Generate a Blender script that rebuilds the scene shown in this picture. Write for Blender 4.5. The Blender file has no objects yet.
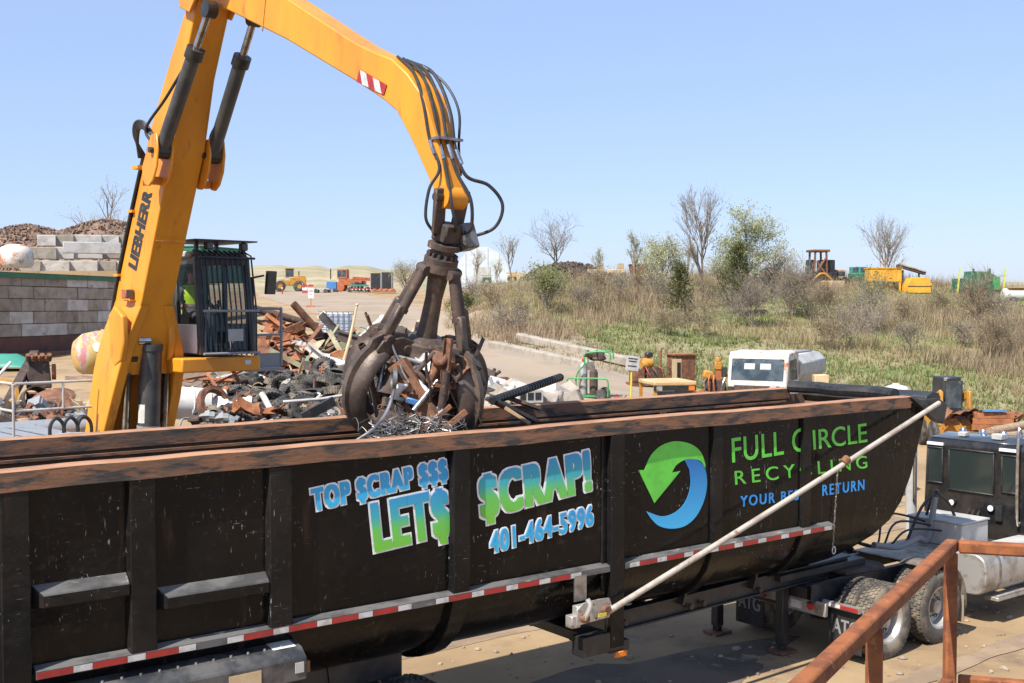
import bpy, bmesh, math, random
from mathutils import Vector, Matrix, Euler
R = math.radians
random.seed(7)
sc = bpy.context.scene
COL = sc.collection

# ------------------------------------------------------------------ camera
F_PX, CX, CY, HOR = 1138.0, 512.0, 341.5, 306.0
PITCH = math.atan((CY - HOR) / F_PX)
CAM = Vector((0.0, 0.0, 5.1))
cd = bpy.data.cameras.new('camera')
cam = bpy.data.objects.new('camera', cd)
COL.objects.link(cam)
cam.location = CAM
cam.rotation_euler = (math.pi / 2 - PITCH, 0, 0)
cd.sensor_width = 36.0
cd.lens = F_PX / 1024.0 * 36.0
cd.clip_start = 0.05
cd.clip_end = 9000
sc.camera = cam

# ------------------------------------------------------------------ light
SUN_DIR = Vector((-0.62, -0.785, 0.0)).normalized()      # towards the sun, on the ground
SUN_EL = R(52)
w = bpy.data.worlds.new('World')
sc.world = w
w.use_nodes = True
nt = w.node_tree
bg = nt.nodes['Background']
sky = nt.nodes.new('ShaderNodeTexSky')
sky.sky_type = 'NISHITA'
sky.sun_disc = False
sky.sun_elevation = SUN_EL
sky.sun_rotation = math.atan2(SUN_DIR.x, SUN_DIR.y)
sky.altitude = 0
sky.air_density = 1.0
sky.dust_density = 0.7
sky.ozone_density = 4.5
nt.links.new(sky.outputs[0], bg.inputs[0])
tint = nt.nodes.new('ShaderNodeMix'); tint.data_type = 'RGBA'; tint.blend_type = 'MULTIPLY'; tint.inputs['Factor'].default_value = 1.0
tint.inputs['B'].default_value = (0.96, 0.88, 1.0, 1)
pale = nt.nodes.new('ShaderNodeMix'); pale.data_type = 'RGBA'; pale.inputs['Factor'].default_value = 0.5      # thin high haze evens out the sky
pale.inputs['B'].default_value = (2.95, 3.95, 5.6, 1)
nt.links.new(sky.outputs[0], tint.inputs['A']); nt.links.new(tint.outputs['Result'], pale.inputs['A']); nt.links.new(pale.outputs['Result'], bg.inputs[0])
bg.inputs[1].default_value = 0.115
sl = bpy.data.lights.new('sun', 'SUN')
sl.energy = 5.0
sl.angle = R(0.53)
sl.color = (1.0, 0.95, 0.87)
sun = bpy.data.objects.new('sun', sl)
COL.objects.link(sun)
sd = Vector((SUN_DIR.x * math.cos(SUN_EL), SUN_DIR.y * math.cos(SUN_EL), math.sin(SUN_EL)))
sun.rotation_euler = sd.to_track_quat('Z', 'Y').to_euler()
sun.location = sd * 60
sc.view_settings.view_transform = 'Standard'
sc.view_settings.look = 'None'
sc.view_settings.exposure = 0.7
sc.view_settings.gamma = 1.0
sc.view_settings.use_curve_mapping = False

# ------------------------------------------------------------------ places seen in the photograph
FWD = Vector((0, math.cos(PITCH), -math.sin(PITCH)))
UPV = Vector((0, math.sin(PITCH), math.cos(PITCH)))
def ray(px, py):
    return FWD + Vector((1, 0, 0)) * ((px - CX) / F_PX) + UPV * ((CY - py) / F_PX)
def at(px, py, Y):
    r = ray(px, py); return CAM + r * (Y / r.y)
def onz(px, py, z):
    r = ray(px, py); return CAM + r * ((z - CAM.z) / r.z)
def onplane(px, py, n, d):
    r = ray(px, py); return CAM + r * ((d - n.dot(CAM)) / n.dot(r))

# ------------------------------------------------------------------ naming
def tag(o, label=None, cat=None, group=None, kind=None):
    if label: o['label'] = label
    if cat: o['category'] = cat
    if group: o['group'] = group
    if kind: o['kind'] = kind
    elif cat: o['kind'] = 'thing'
    return o
def thing(name, label, cat, loc=(0, 0, 0), rotz=0.0, group=None, rot=None):
    o = bpy.data.objects.new(name, None)
    o.empty_display_size = 0.3
    COL.objects.link(o)
    o.location = loc
    o.rotation_euler = rot if rot else (0, 0, rotz)
    return tag(o, label, cat, group)
def copy_tree(o, parent=None):
    c = o.copy(); COL.objects.link(c)
    if parent: c.parent = parent
    for ch in o.children: copy_tree(ch, c)
    return c

# ------------------------------------------------------------------ mesh builder
def frame(axis, hint=None):
    z = Vector(axis).normalized()
    h = Vector(hint) if hint is not None else (Vector((0, 0, 1)) if abs(z.z) < 0.95 else Vector((1, 0, 0)))
    x = h.cross(z)
    if x.length < 1e-5: x = Vector((1, 0, 0)).cross(z)
    x.normalize(); y = z.cross(x)
    return x, y, z
class MB:
    def __init__(s, off=(0, 0, 0)):
        s.v = []; s.f = []; s.off = Vector(off); s.mi = []; s.cur = 0
    def add(s, vs, fs):
        n = len(s.v)
        s.v += [Vector(p) - s.off for p in vs]
        s.f += [tuple(i + n for i in f) for f in fs]
        s.mi += [s.cur] * len(fs)
        return s
    def box(s, c, size, rot=None, top=1.0, shift=(0, 0)):
        c = Vector(c); a, b, h = [k / 2 for k in size]
        M = Euler(rot).to_matrix() if rot is not None and not isinstance(rot, Matrix) else (rot or Matrix.Identity(3))
        vs = []
        for z in (-1, 1):
            k = top if z > 0 else 1.0
            sx, sy = shift if z > 0 else (0, 0)
            for x, y in ((-1, -1), (1, -1), (1, 1), (-1, 1)):
                vs.append(c + M @ Vector((x * a * k + sx, y * b * k + sy, z * h)))
        return s.add(vs, [(3, 2, 1, 0), (4, 5, 6, 7), (0, 1, 5, 4), (1, 2, 6, 5), (2, 3, 7, 6), (3, 0, 4, 7)])
    def span(s, a, b):
        a = Vector(a); b = Vector(b)
        return s.box((a + b) / 2, [abs(b[i] - a[i]) for i in range(3)])
    def beam(s, p, q, w_, h_, up=(0, 0, 1), w2=None, h2=None):
        p = Vector(p); q = Vector(q); x, y, z = frame(q - p, up)
        w2 = w_ if w2 is None else w2; h2 = h_ if h2 is None else h2
        vs = [p + x * a * w_ / 2 + y * b * h_ / 2 for a, b in ((-1, -1), (1, -1), (1, 1), (-1, 1))]
        vs += [q + x * a * w2 / 2 + y * b * h2 / 2 for a, b in ((-1, -1), (1, -1), (1, 1), (-1, 1))]
        return s.add(vs, [(3, 2, 1, 0), (4, 5, 6, 7), (0, 1, 5, 4), (1, 2, 6, 5), (2, 3, 7, 6), (3, 0, 4, 7)])
    def sweep(s, prof, p, q, up=(0, 0, 1)):
        p = Vector(p); q = Vector(q); x, y, z = frame(q - p, up); n = len(prof)
        vs = [p + x * a + y * b for a, b in prof] + [q + x * a + y * b for a, b in prof]
        fs = [(i, (i + 1) % n, n + (i + 1) % n, n + i) for i in range(n)]
        fs += [tuple(range(n - 1, -1, -1)), tuple(range(n, 2 * n))]
        return s.add(vs, fs)
    def ibeam(s, p, q, w_, h_, t, up=(0, 0, 1)):
        a, b = w_ / 2, h_ / 2; k = t / 2
        return s.sweep([(-a, -b), (a, -b), (a, -b + t), (k, -b + t), (k, b - t), (a, b - t), (a, b), (-a, b), (-a, b - t), (-k, b - t), (-k, -b + t), (-a, -b + t)], p, q, up)
    def channel(s, p, q, w_, h_, t, up=(0, 0, 1)):
        a, b = w_ / 2, h_ / 2
        return s.sweep([(-a, -b), (a, -b), (a, -b + t), (-a + t, -b + t), (-a + t, b - t), (a, b - t), (a, b), (-a, b)], p, q, up)
    def tube(s, pts, r, n=8, caps=True, closed=False):
        pts = [Vector(p) for p in pts]; m = len(pts)
        rs = r if isinstance(r, (list, tuple)) else [r] * m
        vs = []; px_ = None
        for i, p in enumerate(pts):
            if closed: t = pts[(i + 1) % m] - pts[i - 1]
            else: t = pts[min(i + 1, m - 1)] - pts[max(i - 1, 0)]
            if t.length < 1e-9: t = Vector((0, 0, 1))
            x, y, z = frame(t, None if px_ is None else None)
            if px_ is not None:
                x = px_ - z * px_.dot(z)
                if x.length < 1e-5: x, y, z = frame(t)
                x.normalize(); y = z.cross(x)
            px_ = x
            vs += [p + (x * math.cos(2 * math.pi * k / n) + y * math.sin(2 * math.pi * k / n)) * rs[i] for k in range(n)]
        fs = []
        for i in range(m if closed else m - 1):
            j = (i + 1) % m
            for k in range(n):
                l = (k + 1) % n
                fs.append((i * n + k, i * n + l, j * n + l, j * n + k))
        if caps and not closed:
            fs.append(tuple(range(n - 1, -1, -1))); fs.append(tuple(range((m - 1) * n, m * n)))
        return s.add(vs, fs)
    def cyl(s, p, q, r, r2=None, n=16):
        return s.tube([p, q], [r, r if r2 is None else r2], n)
    def lathe(s, prof, o, axis, n=24, a0=0.0, a1=2 * math.pi):
        o = Vector(o); x, y, z = frame(axis); full = abs(a1 - a0 - 2 * math.pi) < 1e-6
        k = n if full else n + 1; m = len(prof); vs = []
        for i in range(k):
            a = a0 + (a1 - a0) * i / n; d = x * math.cos(a) + y * math.sin(a)
            vs += [o + d * r + z * h for r, h in prof]
        fs = []
        for i in range(n):
            j = (i + 1) % k
            for t in range(m - 1):
                fs.append((i * m + t, j * m + t, j * m + t + 1, i * m + t + 1))
        return s.add(vs, fs)
    def prism(s, poly, o, ex, ey, th):
        o = Vector(o); ex = Vector(ex); ey = Vector(ey); ez = ex.cross(ey).normalized(); n = len(poly)
        vs = [o + ex * a + ey * b for a, b in poly] + [o + ex * a + ey * b + ez * th for a, b in poly]
        fs = [(i, (i + 1) % n, n + (i + 1) % n, n + i) for i in range(n)]
        fs += [tuple(range(n - 1, -1, -1)), tuple(range(n, 2 * n))]
        return s.add(vs, fs)
    def ball(s, c, r, n=10, m=6, jit=0.0, sq=(1, 1, 1), rnd=random):
        c = Vector(c); vs = [c + Vector((0, 0, r * sq[2]))]
        for i in range(1, m):
            a = math.pi * i / m
            for k in range(n):
                b = 2 * math.pi * k / n; j = 1 + rnd.uniform(-jit, jit)
                vs.append(c + Vector((math.sin(a) * math.cos(b) * sq[0], math.sin(a) * math.sin(b) * sq[1], math.cos(a) * sq[2])) * r * j)
        vs.append(c - Vector((0, 0, r * sq[2])))
        fs = [(0, 1 + k, 1 + (k + 1) % n) for k in range(n)]
        for i in range(m - 2):
            for k in range(n):
                l = (k + 1) % n
                fs.append((1 + i * n + k, 1 + (i + 1) * n + k, 1 + (i + 1) * n + l, 1 + i * n + l))
        e = len(vs) - 1; b = 1 + (m - 2) * n
        fs += [(e, b + (k + 1) % n, b + k) for k in range(n)]
        return s.add(vs, fs)
    def strip(s, rows, closed=False):
        m = len(rows[0]); vs = [p for r_ in rows for p in r_]; fs = []
        for i in range(len(rows) - 1):
            for k in range(m if closed else m - 1):
                l = (k + 1) % m
                fs.append((i * m + k, i * m + l, (i + 1) * m + l, (i + 1) * m + k))
        return s.add(vs, fs)
    def build(s, name, m, parent=None, smooth=35, bevel=0.0, fix=True, seg=1, solid=0.0):
        me = bpy.data.meshes.new(name)
        me.from_pydata([tuple(v) for v in s.v], [], s.f)
        ms = m if isinstance(m, (list, tuple)) else [m]
        for k in ms: me.materials.append(k)
        if len(ms) > 1: me.polygons.foreach_set('material_index', s.mi)
        if fix and len(s.f) < 60000:
            bm = bmesh.new(); bm.from_mesh(me)
            bmesh.ops.recalc_face_normals(bm, faces=bm.faces)
            bm.to_mesh(me); bm.free()
        if smooth:
            me.polygons.foreach_set('use_smooth', [True] * len(me.polygons))
            me.set_sharp_from_angle(angle=R(smooth))
        me.update()
        o = bpy.data.objects.new(name, me)
        COL.objects.link(o)
        if parent: o.parent = parent
        if solid:
            md = o.modifiers.new('thick', 'SOLIDIFY'); md.thickness = solid; md.offset = 0
        if bevel:
            md = o.modifiers.new('edge', 'BEVEL'); md.width = bevel; md.segments = seg
            md.limit_method = 'ANGLE'; md.angle_limit = R(40); md.harden_normals = False
        return o

def bez(pts, n=8):
    """Catmull-Rom through the points"""
    P = [Vector(p) for p in pts]; P = [P[0] * 2 - P[1]] + P + [P[-1] * 2 - P[-2]]; out = []
    for i in range(1, len(P) - 2):
        for k in range(n):
            t = k / n; a, b, c, d = P[i - 1], P[i], P[i + 1], P[i + 2]
            out.append(0.5 * ((2 * b) + (c - a) * t + (2 * a - 5 * b + 4 * c - d) * t * t + (3 * b - a - 3 * c + d) * t ** 3))
    out.append(P[-2]); return out

def text_mesh(body, offset=0.0, shear=0.0, spacing=1.0, res=4):
    cu = bpy.data.curves.new('t', 'FONT'); cu.body = body; cu.size = 1.0
    cu.offset = offset; cu.shear = shear; cu.space_character = spacing; cu.resolution_u = res
    ob = bpy.data.objects.new('t', cu); COL.objects.link(ob)
    bpy.context.view_layer.update()
    me = bpy.data.meshes.new_from_object(ob.evaluated_get(bpy.context.evaluated_depsgraph_get()))
    bpy.data.objects.remove(ob); bpy.data.curves.remove(cu)
    vs = [v.co.copy() for v in me.vertices]; fs = [tuple(p.vertices) for p in me.polygons]
    bpy.data.meshes.remove(me)
    return vs, fs
def put_text(mb, body, O, EX, EY, N, gap, offset=0.0, shear=0.0, spacing=1.0, box=None, th=0.003, bold=(0.0, 0.0), grow=0.0):
    """raised lettering whose bounding box (or box) fills the parallelogram O, O+EX, O+EY, lifted by gap along N;
    bold and grow thicken the strokes (grow on all sides, past the box)"""
    vs, fs = text_mesh(body, offset, shear, spacing)
    bx, by = bold
    if box is None:
        box = (min(v.x for v in vs) - bx, max(v.x for v in vs) + bx, min(v.y for v in vs) - by, max(v.y for v in vs) + by)
    x0, x1, y0, y1 = box
    gx_ = grow * (x1 - x0) / EX.length; gy_ = grow * (y1 - y0) / EY.length
    sh = []
    X = bx + gx_; Y = by + gy_
    nx = max(1, math.ceil(X / 0.035)) if X else 0; ny = max(1, math.ceil(Y / 0.05)) if Y else 0
    for i in range(-nx, nx + 1):
        for j in range(-ny, ny + 1):
            if abs(i) == nx or abs(j) == ny or (i == 0 and j == 0): sh.append((X * i / nx if nx else 0, Y * j / ny if ny else 0))
    for k, (dx, dy) in enumerate(sh):
        g = gap + 0.00012 * k
        out = [O + EX * ((v.x + dx - x0) / (x1 - x0)) + EY * ((v.y + dy - y0) / (y1 - y0)) + N * g for v in vs]
        n = len(out); cnt = {}
        for f in fs:
            for i in range(len(f)):
                e = (f[i], f[(i + 1) % len(f)]); cnt[e] = cnt.get(e, 0) + 1
        side = [(a, b) for (a, b) in cnt if (b, a) not in cnt]
        mb.add(out + [p - N * th for p in out], list(fs) + [(b, a, a + n, b + n) for a, b in side])
    return box

# ------------------------------------------------------------------ materials
MATS = {}
def mat(name, c, rough=0.6, metal=0.0, c2=None, scale=3.0, amt=0.5, bump=0.0, bscale=None, c3=None, s3=9.0, lo=0.45, hi=0.6,
        detail=6.0, spec=0.5, coord='Object', stretch=None, lo3=0.6, hi3=0.68, coat=0.0):
    m = bpy.data.materials.new(name); m.use_nodes = True
    N = m.node_tree.nodes; L = m.node_tree.links; b = N['Principled BSDF']
    b.inputs['Base Color'].default_value = (*c, 1); b.inputs['Roughness'].default_value = rough
    b.inputs['Metallic'].default_value = metal; b.inputs['Specular IOR Level'].default_value = spec
    if coat: b.inputs['Coat Weight'].default_value = coat
    tc = N.new('ShaderNodeTexCoord'); src = tc.outputs[coord]
    oi = N.new('ShaderNodeObjectInfo')
    add = N.new('ShaderNodeVectorMath'); add.operation = 'ADD'
    mul = N.new('ShaderNodeVectorMath'); mul.operation = 'SCALE'
    cmb = N.new('ShaderNodeCombineXYZ')
    for k in range(3): L.new(oi.outputs['Random'], cmb.inputs[k])
    L.new(cmb.outputs[0], mul.inputs[0]); mul.inputs['Scale'].default_value = 37.0
    L.new(src, add.inputs[0]); L.new(mul.outputs[0], add.inputs[1]); vec = add.outputs[0]
    if stretch:
        mp = N.new('ShaderNodeMapping'); mp.inputs['Scale'].default_value = stretch
        L.new(vec, mp.inputs[0]); vec = mp.outputs[0]
    def noise(sc_, det=detail):
        n = N.new('ShaderNodeTexNoise'); n.inputs['Scale'].default_value = sc_; n.inputs['Detail'].default_value = det
        n.inputs['Roughness'].default_value = 0.62; L.new(vec, n.inputs['Vector']); return n
    col = None
    if c2:
        n = noise(scale); mr = N.new('ShaderNodeMapRange'); mr.inputs['From Min'].default_value = lo; mr.inputs['From Max'].default_value = hi
        L.new(n.outputs['Fac'], mr.inputs['Value']); mr.inputs['To Max'].default_value = amt * 2 if amt < 0.5 else 1.0
        mx = N.new('ShaderNodeMix'); mx.data_type = 'RGBA'; L.new(mr.outputs[0], mx.inputs['Factor'])
        mx.inputs['A'].default_value = (*c, 1); mx.inputs['B'].default_value = (*c2, 1); col = mx.outputs['Result']
    if c3:
        n = noise(s3); mr = N.new('ShaderNodeMapRange'); mr.inputs['From Min'].default_value = lo3; mr.inputs['From Max'].default_value = hi3
        L.new(n.outputs['Fac'], mr.inputs['Value'])
        mx = N.new('ShaderNodeMix'); mx.data_type = 'RGBA'; L.new(mr.outputs[0], mx.inputs['Factor'])
        if col: L.new(col, mx.inputs['A'])
        else: mx.inputs['A'].default_value = (*c, 1)
        mx.inputs['B'].default_value = (*c3, 1); col = mx.outputs['Result']
    if col: L.new(col, b.inputs['Base Color'])
    if bump:
        n = noise(bscale or scale * 4); bp = N.new('ShaderNodeBump'); bp.inputs['Strength'].default_value = bump
        bp.inputs['Distance'].default_value = 0.02
        L.new(n.outputs['Fac'], bp.inputs['Height']); L.new(bp.outputs[0], b.inputs['Normal'])
    MATS[name] = m
    return m
def grad(name, stops, axis='Y', rough=0.45, lo=0.0, hi=1.0):
    m = bpy.data.materials.new(name); m.use_nodes = True; N = m.node_tree.nodes; L = m.node_tree.links
    b = N['Principled BSDF']; b.inputs['Roughness'].default_value = rough
    tc = N.new('ShaderNodeTexCoord'); sp = N.new('ShaderNodeSeparateXYZ'); L.new(tc.outputs['Generated'], sp.inputs[0])
    cr = N.new('ShaderNodeValToRGB'); L.new(sp.outputs[axis], cr.inputs[0])
    el = cr.color_ramp.elements
    el[0].position, el[0].color = stops[0][0], (*stops[0][1], 1)
    el[1].position, el[1].color = stops[-1][0], (*stops[-1][1], 1)
    for p, c in stops[1:-1]:
        e = el.new(p); e.color = (*c, 1)
    L.new(cr.outputs[0], b.inputs['Base Color']); return m
def glass(name, c, rough=0.05, trans=0.0, alpha=1.0):
    m = bpy.data.materials.new(name); m.use_nodes = True; b = m.node_tree.nodes['Principled BSDF']
    b.inputs['Base Color'].default_value = (*c, 1); b.inputs['Roughness'].default_value = rough
    b.inputs['Transmission Weight'].default_value = trans; b.inputs['Alpha'].default_value = alpha
    b.inputs['Specular IOR Level'].default_value = 0.6
    return m

YEL = (0.68, 0.27, 0.016)
M = dict(
    yellow=mat('excavator yellow paint', YEL, 0.42, c2=(0.55, 0.205, 0.02), scale=1.6, c3=(0.30, 0.125, 0.03), s3=5, lo3=0.58, hi3=0.76, bump=0.06, bscale=10, stretch=(1, 1, 0.3), lo=0.42, hi=0.66),
    yellow_old=mat('faded machine yellow', (0.46, 0.235, 0.035), 0.6, c2=(0.42, 0.19, 0.03), scale=2, c3=(0.12, 0.06, 0.03), s3=5),
    orange=mat('faded machine orange', (0.42, 0.125, 0.04), 0.65, c2=(0.30, 0.09, 0.04), scale=2.5, c3=(0.10, 0.05, 0.03), s3=6),
    red=mat('red paint', (0.42, 0.04, 0.03), 0.5, c2=(0.30, 0.05, 0.04), scale=3),
    green=mat('green paint', (0.02, 0.14, 0.07), 0.55, c2=(0.03, 0.10, 0.06), scale=2, c3=(0.12, 0.07, 0.04), s3=5, lo3=0.64, hi3=0.72),
    bright_green=mat('bright green tube paint', (0.04, 0.32, 0.08), 0.5, c2=(0.06, 0.22, 0.07), scale=5),
    teal=mat('teal paint', (0.04, 0.24, 0.17), 0.55, c2=(0.05, 0.22, 0.16), scale=3),
    blue=mat('blue paint', (0.06, 0.20, 0.45), 0.5, c2=(0.06, 0.15, 0.33), scale=3),
    white=mat('white paint', (0.68, 0.67, 0.64), 0.5, c2=(0.50, 0.48, 0.44), scale=2.5, c3=(0.30, 0.15, 0.07), s3=6, lo3=0.66, hi3=0.74),
    clean_white=mat('clean white sheet', (0.72, 0.72, 0.72), 0.5, c2=(0.62, 0.62, 0.62), scale=2),
    grey=mat('grey machine paint', (0.24, 0.25, 0.255), 0.5, c2=(0.22, 0.23, 0.24), scale=3, c3=(0.12, 0.11, 0.10), s3=6),
    light_grey=mat('light grey weathered sheet', (0.44, 0.43, 0.41), 0.55, c2=(0.34, 0.33, 0.31), scale=2, bump=0.1),
    steel=mat('worn bare steel', (0.35, 0.34, 0.33), 0.38, 0.8, c2=(0.22, 0.2, 0.19), scale=6),
    chrome=mat('polished rod', (0.55, 0.55, 0.56), 0.22, 1.0, c2=(0.35, 0.33, 0.32), scale=8),
    alu=mat('dull aluminium', (0.45, 0.43, 0.40), 0.45, 0.5, c2=(0.30, 0.26, 0.21), scale=3, c3=(0.18, 0.14, 0.10), s3=6, lo3=0.6, hi3=0.72, bump=0.06),
    dark=mat('black painted steel', (0.018, 0.018, 0.019), 0.42, c2=(0.035, 0.033, 0.031), scale=4, c3=(0.10, 0.07, 0.05), s3=8, lo3=0.66, hi3=0.75, bump=0.08, bscale=18),
    cyl=mat('dark grey cylinder paint', (0.045, 0.047, 0.05), 0.42, c2=(0.07, 0.068, 0.065), scale=5, c3=(0.14, 0.12, 0.10), s3=9, lo3=0.66, hi3=0.76),
    rubber=mat('black hose rubber', (0.016, 0.016, 0.017), 0.5, c2=(0.03, 0.03, 0.03), scale=10),
    tyre=mat('dusty tyre rubber', (0.032, 0.030, 0.028), 0.85, c2=(0.11, 0.10, 0.088), scale=4, bump=0.2, bscale=30),
    tyre_dusty=mat('road tyre rubber', (0.075, 0.066, 0.056), 0.85, c2=(0.21, 0.17, 0.12), scale=3.5, bump=0.2, bscale=40),
    rust=mat('rusty steel', (0.20, 0.085, 0.04), 0.8, c2=(0.10, 0.05, 0.032), scale=5, c3=(0.34, 0.17, 0.08), s3=9, bump=0.3, bscale=25),
    rust_orange=mat('orange rust', (0.33, 0.12, 0.045), 0.85, c2=(0.20, 0.075, 0.035), scale=3, c3=(0.42, 0.20, 0.09), s3=8, bump=0.25, bscale=25),
    rust_dark=mat('dark brown scrap steel', (0.085, 0.055, 0.042), 0.75, 0.15, c2=(0.045, 0.036, 0.032), scale=5, c3=(0.20, 0.11, 0.06), s3=8, bump=0.3, bscale=25),
    grapple=mat('worn oily grapple steel', (0.07, 0.05, 0.04), 0.48, 0.25, c2=(0.125, 0.09, 0.068), scale=4, c3=(0.20, 0.15, 0.11), s3=11, lo3=0.6, hi3=0.75, bump=0.35, bscale=16),
    rail=mat('rusted top rail', (0.21, 0.10, 0.052), 0.82, c2=(0.10, 0.065, 0.045), scale=4.5, c3=(0.04, 0.037, 0.037), s3=6.5, lo3=0.50, hi3=0.60, bump=0.35, bscale=14, stretch=(0.35, 1.5, 1.5)),
    handrail=mat('rust coated handrail tube', (0.28, 0.098, 0.036), 0.8, spec=0.2, c2=(0.17, 0.06, 0.028), scale=14, c3=(0.34, 0.15, 0.08), s3=40, bump=0.12, bscale=120),
    rail_top=mat('scoured rusty rail top', (0.38, 0.20, 0.11), 0.8, c2=(0.27, 0.13, 0.07), scale=5, c3=(0.13, 0.08, 0.055), s3=9, lo3=0.6, hi3=0.68, bump=0.3, bscale=14, stretch=(0.35, 1.5, 1.5)),
    ledge=mat('scuffed black ledge with painted light', (0.11, 0.105, 0.10), 0.7, c2=(0.05, 0.048, 0.046), scale=4, c3=(0.30, 0.28, 0.26), s3=9, lo3=0.6, hi3=0.7, stretch=(0.5, 1, 1)),  # grey tone paints in the sunlit ledge tops; pale flecks are scuffs
    concrete=mat('weathered concrete', (0.34, 0.295, 0.24), 0.9, c2=(0.25, 0.215, 0.17), scale=1.6, c3=(0.19, 0.165, 0.14), s3=3.5, bump=0.3, bscale=14),
    pale_concrete=mat('pale concrete', (0.50, 0.47, 0.43), 0.9, c2=(0.39, 0.36, 0.32), scale=1.6, c3=(0.27, 0.24, 0.21), s3=3.5, bump=0.3, bscale=14),
    wood=mat('weathered timber', (0.33, 0.24, 0.16), 0.85, c2=(0.22, 0.155, 0.105), scale=4, stretch=(1, 6, 6), bump=0.2),
    plastic=mat('translucent white plastic', (0.55, 0.60, 0.66), 0.45, c2=(0.47, 0.52, 0.58), scale=3),
    beige=mat('beige plastic', (0.55, 0.42, 0.24), 0.6, c2=(0.46, 0.34, 0.19), scale=3),
    glass=glass('tinted cab glass', (0.02, 0.035, 0.035), 0.06),
    cab_glass=glass('cab glass tinted for dim interior', (0.025, 0.06, 0.055), 0.03, 0.0, 0.58),  # green tint kept dark to stand in for the dim cab interior
    side_glass=glass('clear side glass', (0.03, 0.07, 0.065), 0.03, 0.0, 0.2),
    window=mat('dusty window', (0.03, 0.045, 0.055), 0.1, c2=(0.08, 0.10, 0.11), scale=1.4, c3=(0.14, 0.14, 0.13), s3=3),
    dark_window=glass('dark cab rear window', (0.022, 0.03, 0.028), 0.06),
    chain=mat('galvanised chain', (0.33, 0.32, 0.30), 0.4, 0.8),
    amber=mat('amber lens', (0.65, 0.18, 0.02), 0.3),
    red_lens=mat('red lens', (0.5, 0.03, 0.03), 0.3),
    red_tape=mat('red reflective tape', (0.36, 0.025, 0.022), 0.4, c2=(0.26, 0.025, 0.022), scale=9),
    white_tape=mat('white reflective tape', (0.55, 0.54, 0.53), 0.4, c2=(0.40, 0.37, 0.34), scale=9),
    hose_grey=mat('grey sleeve', (0.22, 0.22, 0.22), 0.6),
)
# ------------------------------------------------------------------ terrain
def hsh(i, j):
    n = math.sin(i * 127.1 + j * 311.7) * 43758.5453
    return n - math.floor(n)
def vnoise(x, y):
    i, j = math.floor(x), math.floor(y); u, v = x - i, y - j
    u = u * u * (3 - 2 * u); v = v * v * (3 - 2 * v)
    return (hsh(i, j) * (1 - u) + hsh(i + 1, j) * u) * (1 - v) + (hsh(i, j + 1) * (1 - u) + hsh(i + 1, j + 1) * u) * v
COLS = [
    (-900, [(0, 0), (19, 0), (27, 2.3), (60, 2.7), (80, 3.2), (120, 5.5), (170, 7.4), (300, 8), (3000, 8)]),
    (150, [(0, 0), (20, 0), (27, 2.3), (60, 2.7), (80, 3.2), (120, 5.5), (170, 7.4), (300, 8), (3000, 8)]),
    (320, [(0, 0), (21, 0), (28, 2.0), (45, 2.7), (60, 3.5), (95, 4.6), (125, 5.8), (170, 7.3), (300, 8), (3000, 8)]),
    (440, [(0, 0), (22, 0), (30, 1.6), (45, 2.2), (65, 2.9), (90, 4.0), (125, 5.9), (170, 7.6), (300, 8), (3000, 8)]),
    (490, [(0, 0), (22, 0), (30, 1.6), (45, 2.0), (62, 2.7), (80, 4.6), (110, 7.0), (140, 7.8), (3000, 7.8)]),
    (560, [(0, 0), (22, 0), (30, 1.2), (50, 1.9), (55, 2.2), (80, 5.0), (105, 7.7), (130, 8.0), (3000, 7.8)]),
    (640, [(0, 0), (23, 0), (32, 0.9), (46, 1.5), (52, 1.7), (80, 5.0), (105, 7.6), (130, 7.8), (3000, 7.6)]),
    (760, [(0, 0), (25, 0), (36, 0.3), (50, 0.75), (78, 4.8), (105, 7.8), (130, 8.0), (3000, 7.6)]),
    (900, [(0, 0), (30, 0), (44, 0.2), (48, 0.5), (75, 4.3), (100, 7.0), (130, 7.2), (3000, 7.4)]),
    (1024, [(0, 0), (30, 0), (45, 0.1), (50, 0.4), (75, 3.6), (100, 6.1), (130, 6.4), (3000, 7.0)]),
    (2200, [(0, 0), (30, 0), (45, 0.1), (50, 0.4), (75, 3.6), (100, 6.1), (130, 6.4), (3000, 7.0)]),
]
def prof(kn, D):
    if D <= kn[0][0]: return kn[0][1]
    for (a, za), (b, zb) in zip(kn, kn[1:]):
        if D <= b:
            t = (D - a) / (b - a); return za + (zb - za) * t
    return kn[-1][1]
def zcol(px, D):
    if px <= COLS[0][0]: return prof(COLS[0][1], D)
    for (a, ka), (b, kb) in zip(COLS, COLS[1:]):
        if px <= b:
            t = (px - a) / (b - a); t = t * t * (3 - 2 * t)
            return prof(ka, D) * (1 - t) + prof(kb, D) * t
    return prof(COLS[-1][1], D)
BASE = [(436, 400), (446, 74), (470, 66), (500, 62), (560, 55.5), (640, 52), (760, 50), (900, 47), (1024, 46), (2200, 46)]
def grassy(px, D):
    if px < 436: return False
    if px < 470 and D > 118: return False
    for (a, da), (b, db) in zip(BASE, BASE[1:]):
        if px <= b:
            return D > da + (db - da) * (px - a) / (b - a)
    return D > 46
def zt(x, y):
    d = max(y, 14.0); px = CX + F_PX * x / d
    z = zcol(px, y)
    a = min(max((y - 22) / 25.0, 0), 1)
    amp = 0.16 + (0.35 if grassy(px, y) else 0.0)
    return z + a * amp * (vnoise(x * 0.22, y * 0.22) + 0.5 * vnoise(x * 0.6, y * 0.6) - 0.75)
def onground(px, D):
    x = (px - CX) / F_PX * D
    return Vector((x, D, zt(x, D)))
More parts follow.
